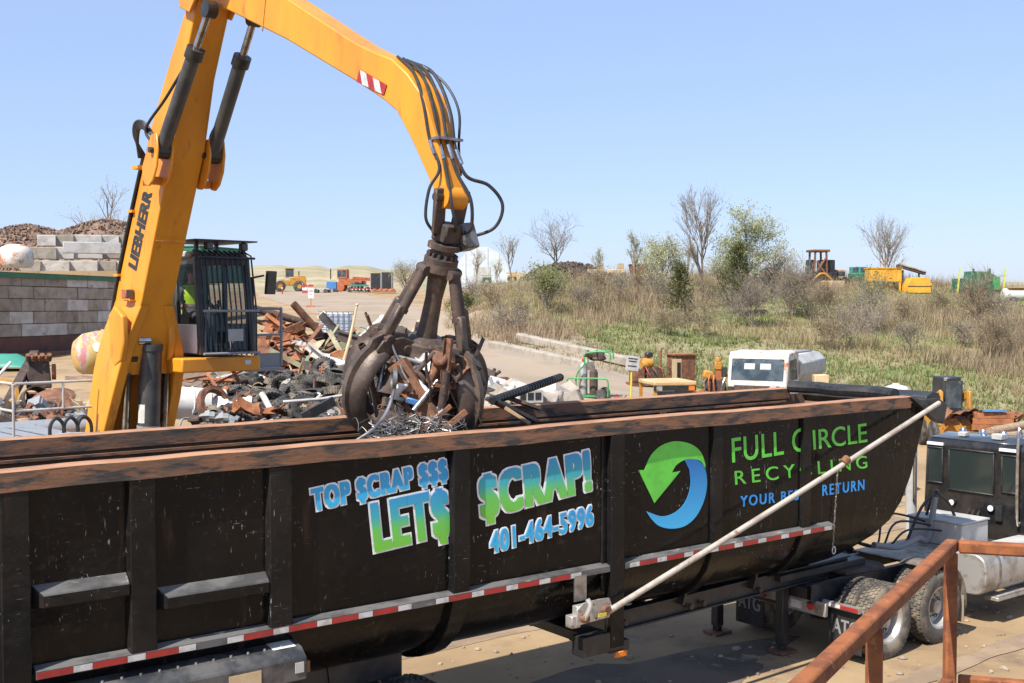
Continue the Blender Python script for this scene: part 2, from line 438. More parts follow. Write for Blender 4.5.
def hit(px, py, d0=20.0):
    """first point of the terrain seen at this pixel"""
    r = ray(px, py); D = d0
    while D < 600:
        p = CAM + r * (D / r.y)
        if p.z < zt(p.x, p.y): return p
        D *= 1.004
    return CAM + r * (200 / r.y)

rows = [-60, -30, -12, 0, 4, 8] + [8 + 0.8 * i for i in range(1, 60)] + [56 + 1.3 * i for i in range(60)] + [136 + 6 * i for i in range(30)] + [330, 380, 450, 560, 700, 1000, 1600, 2600]
cols = [-3.2, -2.6, -2.1, -1.7, -1.4, -1.15, -0.95, -0.8, -0.7] + [-0.62 + 0.0125 * i for i in range(100)] + [0.63, 0.66, 0.7, 0.78, 0.9, 1.1, 1.4, 1.8, 2.3, 3.0]
V = []; nC = len(cols)
for y in rows:
    for t in cols:
        x = t * max(y, 14.0); V.append((x, y, zt(x, y)))
Fg = []; Fh = []
for i in range(len(rows) - 1):
    for j in range(nC - 1):
        f = (i * nC + j, i * nC + j + 1, (i + 1) * nC + j + 1, (i + 1) * nC + j)
        cx = sum(V[k][0] for k in f) / 4; cy = sum(V[k][1] for k in f) / 4
        px = CX + F_PX * cx / max(cy, 14.0)
        (Fh if grassy(px, cy + 1.6 * (vnoise(cx * 0.5, cy * 0.5) - 0.5)) else Fg).append(f)
dirt = mat('yard dirt', (0.34, 0.235, 0.125), 0.95, c2=(0.245, 0.165, 0.085), scale=0.30, c3=(0.17, 0.112, 0.07), s3=0.8, lo3=0.54, hi3=0.70, bump=0.7, bscale=4.0, lo=0.4, hi=0.62, detail=10)
soil = mat('hill soil under grass', (0.235, 0.21, 0.11), 0.95, c2=(0.15, 0.185, 0.06), scale=0.22, c3=(0.24, 0.18, 0.11), s3=0.5, bump=0.5, bscale=4, lo=0.42, hi=0.58)
b = MB(); b.add(V, Fg)
tag(b.build('yard_ground', dirt, smooth=60, fix=False), kind='structure')
b = MB(); b.add(V, Fh)
tag(b.build('hillside', soil, smooth=60, fix=False), kind='structure')

# oil-stained, wheel-packed patch, its colour darkened further to deepen the trailer's shadow
stain_shade = mat('packed dirt with painted shade', (0.15, 0.108, 0.075), 0.92, c2=(0.085, 0.065, 0.05), scale=0.6, c3=(0.32, 0.235, 0.15), s3=1.2, bump=0.3, bscale=5)
U = Vector((0.7965, 0.6046, 0)); NV = Vector((-0.6046, 0.7965, 0))
TROT = math.atan2(U.y, U.x)
def W(s, q, z=0.0): return U * s + NV * q + Vector((0, 0, z))
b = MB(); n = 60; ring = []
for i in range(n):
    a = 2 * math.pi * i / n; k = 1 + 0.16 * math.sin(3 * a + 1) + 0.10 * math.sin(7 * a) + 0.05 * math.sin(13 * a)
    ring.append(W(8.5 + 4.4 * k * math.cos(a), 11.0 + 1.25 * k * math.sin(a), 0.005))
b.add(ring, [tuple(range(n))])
tag(b.build('oil_stained_shaded_ground', stain_shade, smooth=0, fix=False), kind='structure')

# paved apron where the haul road meets the yard
def ribbon(name, pts, w0, m, lift):
    b = MB(); rows_ = []
    P = bez([onground(px, D) for px, D in pts], 14)
    for i, p in enumerate(P):
        t = (P[min(i + 1, len(P) - 1)] - P[max(i - 1, 0)]); t.z = 0; t.normalize(); s = Vector((t.y, -t.x, 0))
        k = w0 if not isinstance(w0, (list, tuple)) else w0[0] + (w0[1] - w0[0]) * i / (len(P) - 1)
        r = []
        for u in (-0.5, -0.3, -0.1, 0.1, 0.3, 0.5):
            e = p + s * k * u * (1 + (0.12 * (vnoise(i * 0.4, u * 9) - 0.5) if abs(u) > 0.4 else 0)); r.append(Vector((e.x, e.y, zt(e.x, e.y) + lift * (1 if abs(u) < 0.4 else 0.15))))
        rows_.append(r)
    b.strip(rows_)
    return tag(b.build(name, m, smooth=60), kind='structure')
road = mat('packed haul road', (0.31, 0.24, 0.17), 0.95, c2=(0.26, 0.20, 0.14), scale=0.25, c3=(0.25, 0.21, 0.17), s3=0.8, bump=0.25, bscale=4)
ribbon('haul_road', [(690, 40), (600, 47), (520, 57), (440, 76), (385, 96), (335, 122), (310, 150), (330, 172)], (11, 13), road, 0.09)
asph = mat('grey worn road strip', (0.25, 0.205, 0.155), 0.95, c2=(0.29, 0.235, 0.175), scale=0.5, bump=0.2, bscale=5)
ribbon('old_road_strip', [(640, 50.5), (570, 54.0), (500, 60.5), (455, 68)], 2.4, asph, 0.14)

rg0 = random.Random(17)
for k, (s0, q0, s1, q1) in enumerate(((-2, 13.6, 24, 14.3), (-2, 15.5, 24, 16.2), (2, 16.8, 26, 15.2), (2, 18.6, 26, 17.0), (8, 9.2, 22, 8.6))):
    b = MB(); rows_ = []
    for i in range(60):
        t = i / 59; s = s0 + (s1 - s0) * t; q = q0 + (q1 - q0) * t + 0.2 * math.sin(t * 5 + k)
        wv = 0.20 * (0.6 + 0.8 * vnoise(i * 0.35, k * 3.1)); p0, p1 = W(s, q - wv), W(s, q + wv)
        rows_.append([Vector((p.x, p.y, zt(p.x, p.y) + 0.006 + 0.0015 * k)) for p in (p0, (p0 + p1) / 2, p1)])
    b.strip(rows_); tag(b.build('tyre_track', MATS.get('tyre track dirt') or mat('tyre track dirt', (0.22, 0.155, 0.10), 0.95, c2=(0.29, 0.205, 0.13), scale=1.2, c3=(0.15, 0.11, 0.08), s3=3, bump=0.6, bscale=16), smooth=60), kind='structure')
b = MB()
for _ in range(2200):
    s = rg0.uniform(-1, 24); q = 8.4 + 16 * rg0.random() ** 1.5; p = W(s, q); r_ = 0.012 + 0.045 * rg0.random() ** 3
    b.ball((p.x, p.y, zt(p.x, p.y) + r_ * 0.3), r_, 5, 4, 0.3, (1.2, 1, 0.7), rg0)
tag(b.build('gravel', mat('yard grit', (0.34, 0.27, 0.20), 0.95, c2=(0.17, 0.13, 0.10), scale=0.9), smooth=0, fix=False), 'loose grit and small stones on the dirt around the trailer', 'gravel', kind='stuff')

# far bare mounds beyond the plateau
far_m = mat('far bare earth', (0.36, 0.285, 0.18), 1.0, c2=(0.25, 0.215, 0.125), scale=0.05, c3=(0.20, 0.21, 0.11), s3=0.11, lo=0.42, hi=0.6, lo3=0.52, hi3=0.62, stretch=(0.5, 1, 3))
b = MB(); rows_ = []
def ridge(px):
    k = [(-600, 270), (0, 268), (200, 266), (255, 265.0), (285, 265.5), (300, 267), (318, 264.8), (330, 268), (350, 265.5), (365, 265.5), (380, 268.5), (400, 269), (440, 270), (500, 272), (600, 276), (900, 282), (1800, 282)]
    for (a, ya), (c, yc) in zip(k, k[1:]):
        if px <= c: return ya + (yc - ya) * (px - a) / (c - a)
    return 282
for px in range(-600, 1800, 5):
    r = []
    for t in (0.0, 0.15, 0.35, 0.6, 0.8, 0.92, 1.0, 1.15, 1.6):
        D = 250 + 190 * t + 12 * vnoise(px * 0.05, t * 3)
        ytop = ridge(px) - 1.2 * (vnoise(px * 0.11, 3.3) - 0.5)
        ztop = CAM.z + (HOR - ytop) * 430 / F_PX
        k = (math.sin(min(t, 1) * math.pi / 2) ** 1.6) if t <= 1 else max(0, 1 - (t - 1) * 1.5)
        z = 6.5 + (ztop - 6.5) * k + (0.9 * (vnoise(px * 0.09, t * 6) - 0.5) if 0.1 < t < 0.95 else 0)
        r.append(Vector(((px - CX) / F_PX * D, D, z)))
    rows_.append(r)
b.strip(rows_)
tag(b.build('far_hills', far_m, smooth=70), kind='structure')

# ------------------------------------------------------------------ grass on the slope
rg = random.Random(3)
def tufts(name, m, count, hmin, hmax, cond, blades=3, wid=0.05, dmin=44, dmax=112):
    b = MB(); k = 0; VS = []; FS = []
    while k < count:
        D = dmin + (dmax - dmin) * rg.random() ** 1.25; px = rg.uniform(440, 1210)
        if not grassy(px, D - 0.5): continue
        x = (px - CX) / F_PX * D
        if not cond(x, D, rg): continue
        z = zt(x, D) - 0.03; k += 1; h = rg.uniform(hmin, hmax)
        for _ in range(blades):
            a = rg.uniform(0, 6.283); d = Vector((math.cos(a), math.sin(a), 0)); o = Vector((x, D, z)) + d * rg.uniform(0, 0.16)
            ln = rg.uniform(0.15, 0.7) * h; s = Vector((-d.y, d.x, 0)) * wid * rg.uniform(0.6, 1.4)
            hh = h * rg.uniform(0.6, 1.1)
            i0 = len(VS); VS += [o - s, o + s, o + d * ln + Vector((0, 0, hh))]; FS.append((i0, i0 + 1, i0 + 2))
    b.v = VS; b.f = FS; b.mi = [0] * len(FS)
    o = b.build(name, m, smooth=0, fix=False)
    return tag(o, kind='stuff')
def patch(x, D): return vnoise(x * 0.11 + 5, D * 0.09) + 0.35 * vnoise(x * 0.4, D * 0.35)
def leaf(name, c, c2, tr=0.4, scale=0.6, rough=0.75):
    m = mat(name, c, rough, c2=c2, scale=scale, lo=0.4, hi=0.6, spec=0.2)
    N = m.node_tree.nodes; L = m.node_tree.links; b_ = N['Principled BSDF']
    t = N.new('ShaderNodeBsdfTranslucent'); mx = N.new('ShaderNodeMixShader'); mx.inputs[0].default_value = tr
    src = b_.inputs['Base Color'].links[0].from_socket
    L.new(src, t.inputs[0]); L.new(b_.outputs[0], mx.inputs[1]); L.new(t.outputs[0], mx.inputs[2]); L.new(mx.outputs[0], N['Material Output'].inputs[0])
    return m
g_green = leaf('spring grass', (0.185, 0.215, 0.07), (0.25, 0.26, 0.105))
g_dry = leaf('dry straw grass', (0.44, 0.34, 0.20), (0.34, 0.255, 0.15))
g_brush = leaf('dead brown brush', (0.29, 0.215, 0.15), (0.36, 0.27, 0.18), 0.3)
def low(D, px): return (D - 46) / 55
tag(tufts('green_grass', g_green, 30000, 0.10, 0.36, lambda x, D, r: r.random() < (1.15 if patch(x, D) < 0.70 else 0.35) * (1.15 - 0.6 * low(D, x)), 3, 0.03),
    'fresh green spring grass growing over the lower hillside', 'grass')
tag(tufts('dry_grass', g_dry, 27000, 0.15, 0.75, lambda x, D, r: r.random() < (0.9 if patch(x, D) > 0.68 else 0.16) * (0.45 + 0.75 * low(D, x)), 3, 0.02),
    'tall straw coloured dead grass on the upper hillside', 'dry grass')
tag(tufts('brush', g_brush, 6500, 0.4, 1.4, lambda x, D, r: vnoise(x * 0.13 + 50, D * 0.12 + 9) > 0.56 and D > 57, 5, 0.02),
    'brown leafless brush and weeds in thickets across the hillside', 'brush')
# ------------------------------------------------------------------ scrap trailer (s along it, q away from the camera, z up)
def sq(px, py, q):
    p = onplane(px, py, NV, q); return p.dot(U), p.z
OFF = (8.7, 11.22, 0)
tr = thing('scrap_trailer', 'long black open top scrap trailer with rusty top rails and lettered side', 'trailer', W(8.7, 11.22), TROT)
def tb(): return MB(OFF)

def trailer_paint(name, base, dusty, lo=0.5):
    m = bpy.data.materials.new(name); m.use_nodes = True; N = m.node_tree.nodes; L = m.node_tree.links; b = N['Principled BSDF']
    tc = N.new('ShaderNodeTexCoord')
    def nz(scale, det, st=None, rough=0.6):
        n = N.new('ShaderNodeTexNoise'); n.inputs['Scale'].default_value = scale; n.inputs['Detail'].default_value = det; n.inputs['Roughness'].default_value = rough
        v = tc.outputs['Object']
        if st:
            mp = N.new('ShaderNodeMapping'); mp.inputs['Scale'].default_value = st[:3]
            if len(st) > 3: mp.inputs['Rotation'].default_value = (0, st[3], 0)
            L.new(v, mp.inputs[0]); v = mp.outputs[0]
        L.new(v, n.inputs['Vector']); return n.outputs['Fac']
    def rng(v, a, c, t=1.0):
        r = N.new('ShaderNodeMapRange'); r.inputs['From Min'].default_value = a; r.inputs['From Max'].default_value = c; r.inputs['To Max'].default_value = t
        L.new(v, r.inputs['Value']); return r.outputs[0]
    def mix(A, B, f):
        x = N.new('ShaderNodeMix'); x.data_type = 'RGBA'
        for k, v in (('A', A), ('B', B)):
            if isinstance(v, tuple): x.inputs[k].default_value = (*v, 1)
            else: L.new(v, x.inputs[k])
        L.new(f, x.inputs['Factor']); return x.outputs['Result']
    c = mix(base, dusty, rng(nz(1.3, 8), 0.46, 0.70, 0.75))
    c = mix(c, (0.04, 0.036, 0.034), rng(nz(9, 8), 0.58, 0.74, 0.45))
    def mul(A, B):
        x = N.new('ShaderNodeMath'); x.operation = 'MULTIPLY'; L.new(A, x.inputs[0]); L.new(B, x.inputs[1]); return x.outputs[0]
    cl = rng(nz(1.1, 3), 0.48, 0.62)
    for st, th in (((26, 20, 3, 0.5), 0.69), ((5, 30, 60, 0.9), 0.69), ((44, 30, 6, -0.7), 0.685), ((4, 20, 90, 0.15), 0.70)):
        c = mix(c, (0.22, 0.21, 0.20), mul(rng(nz(1.0, 3, st), th, th + 0.04, 0.8), cl))
    c = mix(c, (0.26, 0.25, 0.24), mul(rng(nz(18, 2, (1.6, 1, 0.5)), 0.69, 0.73), cl))
    c = mix(c, (0.06, 0.034, 0.022), rng(nz(2.2, 6, (2.5, 2, 0.4)), 0.60, 0.75, 0.6))
    L.new(c, b.inputs['Base Color']); b.inputs['Specular IOR Level'].default_value = 0.18
    r = rng(nz(3, 6), 0.3, 0.7, 1.0); rr = N.new('ShaderNodeMapRange'); L.new(r, rr.inputs['Value']); rr.inputs['To Min'].default_value = 0.12; rr.inputs['To Max'].default_value = 0.26
    L.new(rr.outputs[0], b.inputs['Roughness'])
    bp = N.new('ShaderNodeBump'); bp.inputs['Strength'].default_value = 0.55; bp.inputs['Distance'].default_value = 0.035
    L.new(nz(1.7, 4), bp.inputs['Height']); L.new(bp.outputs[0], b.inputs['Normal'])
    return m
M['tub'] = trailer_paint('scratched black trailer paint', (0.0055, 0.0055, 0.006), (0.014, 0.012, 0.0105))
M['rib'] = trailer_paint('scuffed black rib paint', (0.009, 0.009, 0.0095), (0.024, 0.021, 0.019))
M['inside'] = mat('scoured rusty tub interior', (0.16, 0.095, 0.06), 0.75, c2=(0.085, 0.058, 0.042), scale=1.5, c3=(0.26, 0.16, 0.10), s3=5, bump=0.25, bscale=14, stretch=(0.4, 1, 1.6))

QP, QF = 10.08, 12.38           # outer faces of the two side walls
ZT, ZV, ZB = 3.62, 2.15, 1.16    # under the rail, where the bend starts, lowest point
S0, S1 = -0.6, 15.12
NOSE = [(1.1, 13.0), (1.16, 13.2), (1.3, 13.75), (1.69, 14.5), (1.98, 14.92), (2.47, 15.25), (3.05, 15.5), (3.7, 15.72)]
def s_front(z):                  # the nose sweeps back under
    for (a, sa), (c, sc_) in zip(NOSE, NOSE[1:]):
        if z <= c: return sa + (sc_ - sa) * (z - a) / (c - a)
    return NOSE[-1][1]
def section(n=14):
    """(q, z) outline from the near top, round the belly, to the far top"""
    pts = [(QP, ZT), (QP, 3.3), (QP, 2.9), (QP, 2.5), (QP, ZV)]
    qc = (QP + QF) / 2; r = (QF - QP) / 2
    for i in range(1, n):
        a = math.pi * i / n; pts.append((qc - r * math.cos(a), ZV - (ZV - ZB) * math.sin(a) ** 0.9))
    return pts + [(QF, ZV), (QF, 2.5), (QF, 2.9), (QF, 3.3), (QF, ZT)]
sec = section()
def shell(inset, mname, name, flip):
    rows = []
    qc = (QP + QF) / 2
    for k in range(40):
        u = k / 39; r = []
        for q, z in sec:
            qq = q + (inset if q < qc - 0.01 else (-inset if q > qc + 0.01 else 0)); zz = z + (inset if z < ZV - 0.2 else 0)
            e = s_front(z) - inset; r.append((S0 + (e - S0) * u, qq, zz))
        rows.append(r)
    b = tb(); b.strip(rows)
    n = len(sec); last = rows[-1]
    for i in range(n // 2):          # front wall: bands across
        a, c = last[i], last[i + 1]; d, e = last[n - 1 - i], last[n - 2 - i]
        b.add([a, c, e, d], [(0, 1, 2, 3)])
    first = rows[0]
    for i in range(n // 2):
        a, c = first[i], first[i + 1]; d, e = first[n - 1 - i], first[n - 2 - i]
        b.add([a, c, e, d], [(3, 2, 1, 0)])
    return b.build(name, M[mname], tr, smooth=35, fix=False)
shell(0.0, 'tub', 'tub', False)
shell(0.03, 'inside', 'tub_lining', True)

# top rails: two long ones and a black headboard
def rail_dent(s, k): return 0.012 * (vnoise(s * 1.7, k) - 0.5) + 0.02 * (vnoise(s * 0.5, k + 9) - 0.5)
for q0, q1, nm in ((9.99, 10.17, 'near'), (12.28, 12.44, 'far')):
    b = tb(); rows = []
    for i in range(90):
        s = S0 - 0.1 + (S1 + 0.12 - S0) * i / 89; d = rail_dent(s, q0); e = rail_dent(s, q0 + 30)
        rows.append([(s, q0 + d, 3.565 + e), (s, q0 + d, 3.73 + e), (s, q0 + 0.02 + d, 3.74 + e), (s, q1 - 0.02 + d, 3.745 + e), (s, q1 + d, 3.73 + e), (s, q1 + d, 3.565 + e)])
    b.strip(rows, closed=True); b.add(rows[0], [(0, 1, 2, 3, 4, 5)]); b.add(rows[-1], [(5, 4, 3, 2, 1, 0)])
    b.mi = [1 if (i % 6 in (1, 2, 3) and i < 6 * 89) else 0 for i in range(len(b.f))]
    rl = b.build('top_rail', [M['rail'], M['rail_top']], tr, smooth=40)
    rl['label'] = 'rust covered top rail'
# inner ledge just under the far rail, worn bright
b = tb(); b.span((S0, 12.255, 3.50), (S1 - 0.1, 12.34, 3.53)); b.build('inner_lip', M['rail'], tr)
b = tb(); b.span((9.8 + 2.3, 12.24, 3.41), (9.8 + 2.42, 12.34, 3.5)); b.build('lifting_eye', M['rust'], tr)

# ribs
def rib_poly(depth, zlow=None):
    """rib following the outside of the belly as a curved band"""
    out = []; inn = []
    n = 26; qc = (QP + QF) / 2
    for (q, z) in sec[:len(sec) // 2 - (0 if zlow is None else 0)]:
        out.append((q, z))
    return out
def curved_rib(s, wd, d=0.085, upto=12):
    b = tb(); rows = []
    P = [(QP, 3.57)] + sec[1:upto]
    for i, (q, z) in enumerate(P):
        if i < 4: nq, nz = -1, 0
        else:
            a, c = P[max(i - 1, 0)], P[min(i + 1, len(P) - 1)]; tq, tz = c[0] - a[0], c[1] - a[1]; l = math.hypot(tq, tz); nq, nz = tz / l, -tq / l
        o = (q + nq * d, z + nz * d); h = wd / 2
        rows.append([(s - h, q, z), (s - h * 0.88, *o), (s + h * 0.88, *o), (s + h, q, z)])
    b.strip(rows); b.add(rows[-1], [(0, 1, 2, 3)])
    return b.build('rib', M['rib'], tr, smooth=30, bevel=0.008)
RIBS = {px: sq(px, 500, 10.0)[0] for px in (15, 143, 281, 462, 618, 720, 809)}
for px in (462, 720, 809):
    curved_rib(RIBS[px], 0.24 if px == 462 else 0.2, 0.085 if px == 462 else 0.05)
for px, zl in ((15, 1.5), (143, 1.98), (281, 1.98), (618, 1.02)):
    b = tb(); s = RIBS[px]; h = 0.13
    if px == 618:
        b.span((s - 0.12, 9.985, zl), (s + 0.10, QP + 0.03, 3.567))
        b.span((s - 0.20, QP - 0.02, 1.7), (s - 0.12, QP + 0.02, 3.567))
    else:
        b.prism([(-h, QP + 0.01), (-h * 0.9, 9.995), (h * 0.9, 9.995), (h, QP + 0.01)], (s, 0, zl), (1, 0, 0), (0, 1, 0), 3.567 - zl)
    b.build('rib', M['rib'], tr, smooth=0, bevel=0.01)
s_m1 = RIBS[15] - 1.6
curved_rib(s_m1, 0.26)
# sloped stiffener ledges between the flat ribs
for a, c in ((15, 143), (143, 281)):
    z0 = sq((a + c) / 2, 588, 10.0)[1]; s0, s1 = RIBS[a] + 0.125, RIBS[c] - 0.125
    b = tb(); b.add([(s0, QP + .01, z0 + 0.07), (s1, QP + .01, z0 + 0.07), (s1, 9.99, z0 - 0.02), (s0 + 0.08, 9.99, z0 - 0.02), (s1, 9.99, z0 - 0.13), (s0 + 0.08, 9.99, z0 - 0.13), (s1, QP + .01, z0 - 0.14), (s0, QP + .01, z0 - 0.14)],
                    [(0, 3, 2, 1), (3, 5, 4, 2), (5, 7, 6, 4), (0, 7, 5, 3), (1, 2, 4, 6)])
    b.mi = [1, 0, 0, 0, 0]
    b.build('side_stiffener', [M['rib'], M['ledge']], tr, smooth=0, bevel=0.008)
# raised door-sized plates (patches) in the first two bays
for a, c in ((15, 143), (143, 281)):
    s0, s1 = RIBS[a] + 0.22, RIBS[c] - 0.2
    pass

# rub rail with reflective tape
zst = 1.945
b = tb(); b.prism([(9.99, zst), (9.99, zst + 0.062), (QP + 0.02, zst + 0.10), (QP + 0.02, zst - 0.01)], (S0 - 0.0, 0, 0), (0, 1, 0), (0, 0, 1), -0.001)
b = tb()
for s0, s1 in ((RIBS[15] + 0.15, RIBS[618] - 0.13), (RIBS[618] + 0.11, 13.3)):
    b.add([(s0, 9.992, zst), (s1, 9.992, zst), (s1, 9.992, zst + 0.068), (s0, 9.992, zst + 0.068), (s1, QP + 0.01, zst + 0.10), (s0, QP + 0.01, zst + 0.10), (s1, QP + 0.06, zst), (s0, QP + 0.06, zst)],
          [(0, 1, 2, 3), (3, 2, 4, 5), (0, 7, 6, 1), (1, 6, 4, 2), (0, 3, 5, 7)])
rr = b.build('rub_rail', M['ledge'], tr, smooth=0)
s = RIBS[15] + 0.15; k = 0; rt = random.Random(5)
while s < 13.2:
    e = s + (0.30 if k % 2 == 0 else 0.165)
    if not (s < RIBS[618] + 0.11 and e > RIBS[618] - 0.13) and rt.random() > 0.03:
        b = tb(); b.add([(s + 0.002, 9.988, zst + 0.006), (e - 0.002, 9.988, zst + 0.006), (e - 0.002, 9.988, zst + 0.062), (s + 0.002, 9.988, zst + 0.062)], [(0, 1, 2, 3)])
        b.build('reflective_tape', M['red_tape'] if k % 2 == 0 else M['white_tape'], rr, smooth=0)['label'] = 'red reflective tape' if k % 2 == 0 else 'white reflective tape'
    s = e; k += 1

# ------------------------------------------------------------------ lettering
ND = -NV
def wallpt(px, py, q=10.08):
    s, z = sq(px, py, q); return Vector((s, q, z))
LN = Vector((0, -1, 0))
M['letter_white'] = mat('white vinyl outline', (0.82, 0.84, 0.84), 0.4, c2=(0.68, 0.70, 0.69), scale=8, c3=(0.12, 0.11, 0.10), s3=12, lo3=0.68, hi3=0.73)
M['letter_grad'] = grad('blue to green vinyl', [(0.0, (0.17, 0.50, 0.03)), (0.42, (0.13, 0.50, 0.10)), (0.62, (0.04, 0.38, 0.42)), (1.0, (0.03, 0.25, 0.56))], 'Z')
M['letter_blue'] = grad('sky blue vinyl', [(0.0, (0.03, 0.45, 0.72)), (1.0, (0.03, 0.27, 0.60))], 'Z')
M['logo_green'] = mat('bright green vinyl', (0.12, 0.58, 0.06), 0.4, c2=(0.10, 0.48, 0.05), scale=4)
M['logo_blue'] = mat('blue vinyl', (0.03, 0.30, 0.75), 0.4, c2=(0.025, 0.24, 0.62), scale=4)
M['logo_blue_grad'] = grad('two tone blue vinyl', [(0.0, (0.05, 0.42, 0.75)), (1.0, (0.015, 0.13, 0.42))], 'Z')
def lettering(name, body, bl, brr, tl, m, bold=(0.0, 0.0), outline=0.0, spacing=1.0, shear=0.0):
    O = wallpt(*bl); EX = wallpt(*brr) - O; EY = wallpt(*tl) - O
    x = tb(); box = put_text(x, body, O, EX, EY, LN, 0.016 if outline else 0.007, 0.0, shear, spacing, bold=bold)
    o = x.build(name, m, tr, smooth=0, fix=False); o['label'] = 'lettering reading ' + body
    if outline:
        y = tb(); put_text(y, body, O, EX, EY, LN, 0.006, 0.0, shear, spacing, box=box, bold=bold, grow=outline)
        y.build('white_outline', M['letter_white'], o, smooth=0, fix=False)
    return o
IM = (0.065, 0.03)
lettering('slogan_lettering', 'TOP $CRAP $$$', (313, 515), (448, 482), (310, 489), M['letter_blue'], IM, 0.016, 1.18)
lettering('slogan_lettering', 'LET$', (375, 560), (452, 541), (369, 503), M['letter_grad'], (0.075, 0.03), 0.020, 1.2)
lettering('slogan_lettering', '$CRAP!', (481, 526), (592, 496), (477, 476), M['letter_grad'], (0.075, 0.03), 0.020, 1.2)
lettering('phone_lettering', '401-464-5996', (490, 554), (593, 525), (489, 532), M['letter_blue'], (0.036, 0.02), 0.014, 1.15)
lettering('company_lettering', 'FULL C', (732, 463), (806, 451), (731, 438), M['logo_green'], (0.008, 0.004), 0, 1.06)
lettering('company_lettering', 'IRCLE', (813, 450), (867, 442), (812, 430), M['logo_green'], (0.008, 0.004), 0, 1.0)
lettering('company_lettering', 'RECYCLING', (735, 485), (867, 468), (734, 471), M['logo_green'], (0.004, 0.002), 0, 1.45)
lettering('tagline_lettering', 'YOUR BEST', (740, 507), (806, 499), (740, 496), M['logo_blue'], (0.02, 0.012), 0, 1.25)
lettering('tagline_lettering', 'RETURN', (822, 496), (864, 490), (822, 485), M['logo_blue'], (0.02, 0.012), 0, 1.25)
# round arrow emblem
def logo(name, pts, m, gap=0.008):
    x = tb(); P = [wallpt(*p) + LN * gap for p in pts]; n = len(P)
    x.add(P + [p - LN * 0.004 for p in P], [tuple(range(n))] + [(i, n + i, n + (i + 1) % n, (i + 1) % n) for i in range(n)])
    o = x.build(name, m, tr, smooth=0, fix=True); return o
def cr2(pts, n=6): return [(p.x, p.y) for p in bez([(a, b_, 0) for a, b_ in pts], n)]
green_pts = cr2([(644, 470), (650, 456), (660, 446), (672, 441.5), (684, 442), (694, 446), (701, 453), (705, 464)]) + \
    cr2([(705, 468), (700, 461), (692, 459), (684, 460), (676, 465), (671.5, 472.5)]) + [(680, 471), (654, 503), (638, 470)]
o = logo('arrow_emblem', green_pts, M['logo_green'])
blue_pts = cr2([(684, 460), (692, 459), (700, 462), (705, 470), (706.5, 485), (703, 502), (695, 517), (684, 526), (671, 528.5), (659, 526), (651, 519), (645.5, 511)]) + \
    cr2([(648, 512), (660, 516), (670, 514.5), (680, 508), (687, 497), (690, 483), (689, 470)])
o = logo('arrow_emblem', blue_pts, M['logo_blue_grad'], 0.0095)

# ------------------------------------------------------------------ tarp gear at the front, arm, bracket
M['arm'] = mat('pale worn tarp arm', (0.43, 0.385, 0.33), 0.6, 0.1, c2=(0.31, 0.265, 0.22), scale=3, c3=(0.25, 0.17, 0.11), s3=8, bump=0.1)
pa = onplane(606, 613, NV, 9.86); pb = onplane(775, 508, NV, 9.80); pc = onplane(939, 403, NV, 9.84)
loc = lambda p: Vector((p.dot(U), p.dot(NV), p.z))
b = tb(); b.tube(bez([loc(pa), loc(pb), loc(pc)], 10), 0.037, 12)
arm = b.build('tarp_arm', M['arm'], tr)
b = tb(); q = loc(onplane(845, 461, NV, 9.81)); b.cyl(q - Vector((0.05, 0, 0.03)), q + Vector((0.05, 0, 0.03)), 0.06, n=12); b.build('arm_collar', M['rust'], arm)
# wind deflector plate the arm ends on, and the roller across the front
dp = [loc(onplane(x, y, NV, 9.93)) for x, y in ((912, 397), (921, 400), (938, 398), (948, 404), (944, 424), (936, 421), (926, 411))]
b = tb(); n = len(dp); b.add(dp + [p + Vector((0, 0.10, 0)) for p in dp], [tuple(range(n)), tuple(range(2 * n - 1, n - 1, -1))] + [(i, n + i, n + (i + 1) % n, (i + 1) % n) for i in range(n)])
b.build('wind_deflector', M['dark'], tr, bevel=0.01)
b = tb(); sR = S1 + 0.72
pr = [(-0.30, 3.60), (-0.24, 3.72), (-0.06, 3.78), (0.10, 3.75), (0.16, 3.62), (0.14, 3.42), (-0.1, 3.40)]
b.add([(sR + a, 10.03, z) for a, z in pr] + [(sR + a, 12.45, z) for a, z in pr], [tuple(range(7)), tuple(range(13, 6, -1))] + [(i, 7 + i, 7 + (i + 1) % 7, (i + 1) % 7) for i in range(7)])
b.build('tarp_housing', M['dark'], tr, bevel=0.01)
b = tb(); pts = [(S1 + 0.05 + 0.05 * math.sin(i), 10.3 + i * 0.2, 3.74 + 0.03 * vnoise(i * 0.7, 2)) for i in range(11)]; b.tube(bez(pts, 4), 0.10, 10)
b.build('tarp_roll', M['rubber'], tr)
# silver pivot bracket
b = tb(); s0, z0 = sq(574, 622, 9.9); s1, z1 = sq(612, 600, 9.9); zc = (z0 + z1) / 2
b.prism([(0, -0.13), (0.50, -0.11), (0.55, 0.0), (0.50, 0.12), (0.34, 0.13), (0.10, 0.12), (0.0, 0.06)], (s0 + 0.03, 9.88, zc), (1, 0, 0), (0, 0, 1), -0.02)
b.span((s0 + 0.04, 9.885, zc - 0.08), (s0 + 0.5, 9.98, zc + 0.09))
b.span((s0 - 0.03, 9.90, zc - 0.16), (s0 + 0.10, 10.02, zc - 0.02))
br = b.build('arm_bracket', M['alu'], tr, bevel=0.005)
for ds, dz in ((0.06, 0.04), (0.26, 0.09), (0.30, -0.08), (0.5, 0.06)):
    b = tb(); b.cyl((s0 + ds, 9.85, zc + dz), (s0 + ds, 9.862, zc + dz), 0.014, n=8); b.build('bolt', M['rust'], br)
for ds, dz in ((0.12, -0.05), (0.45, -0.0)):
    b = tb(); b.cyl((s0 + ds, 9.81, zc + dz), (s0 + ds, 9.9, zc + dz), 0.05, n=12); b.build('pivot_pin', M['rust'], br)
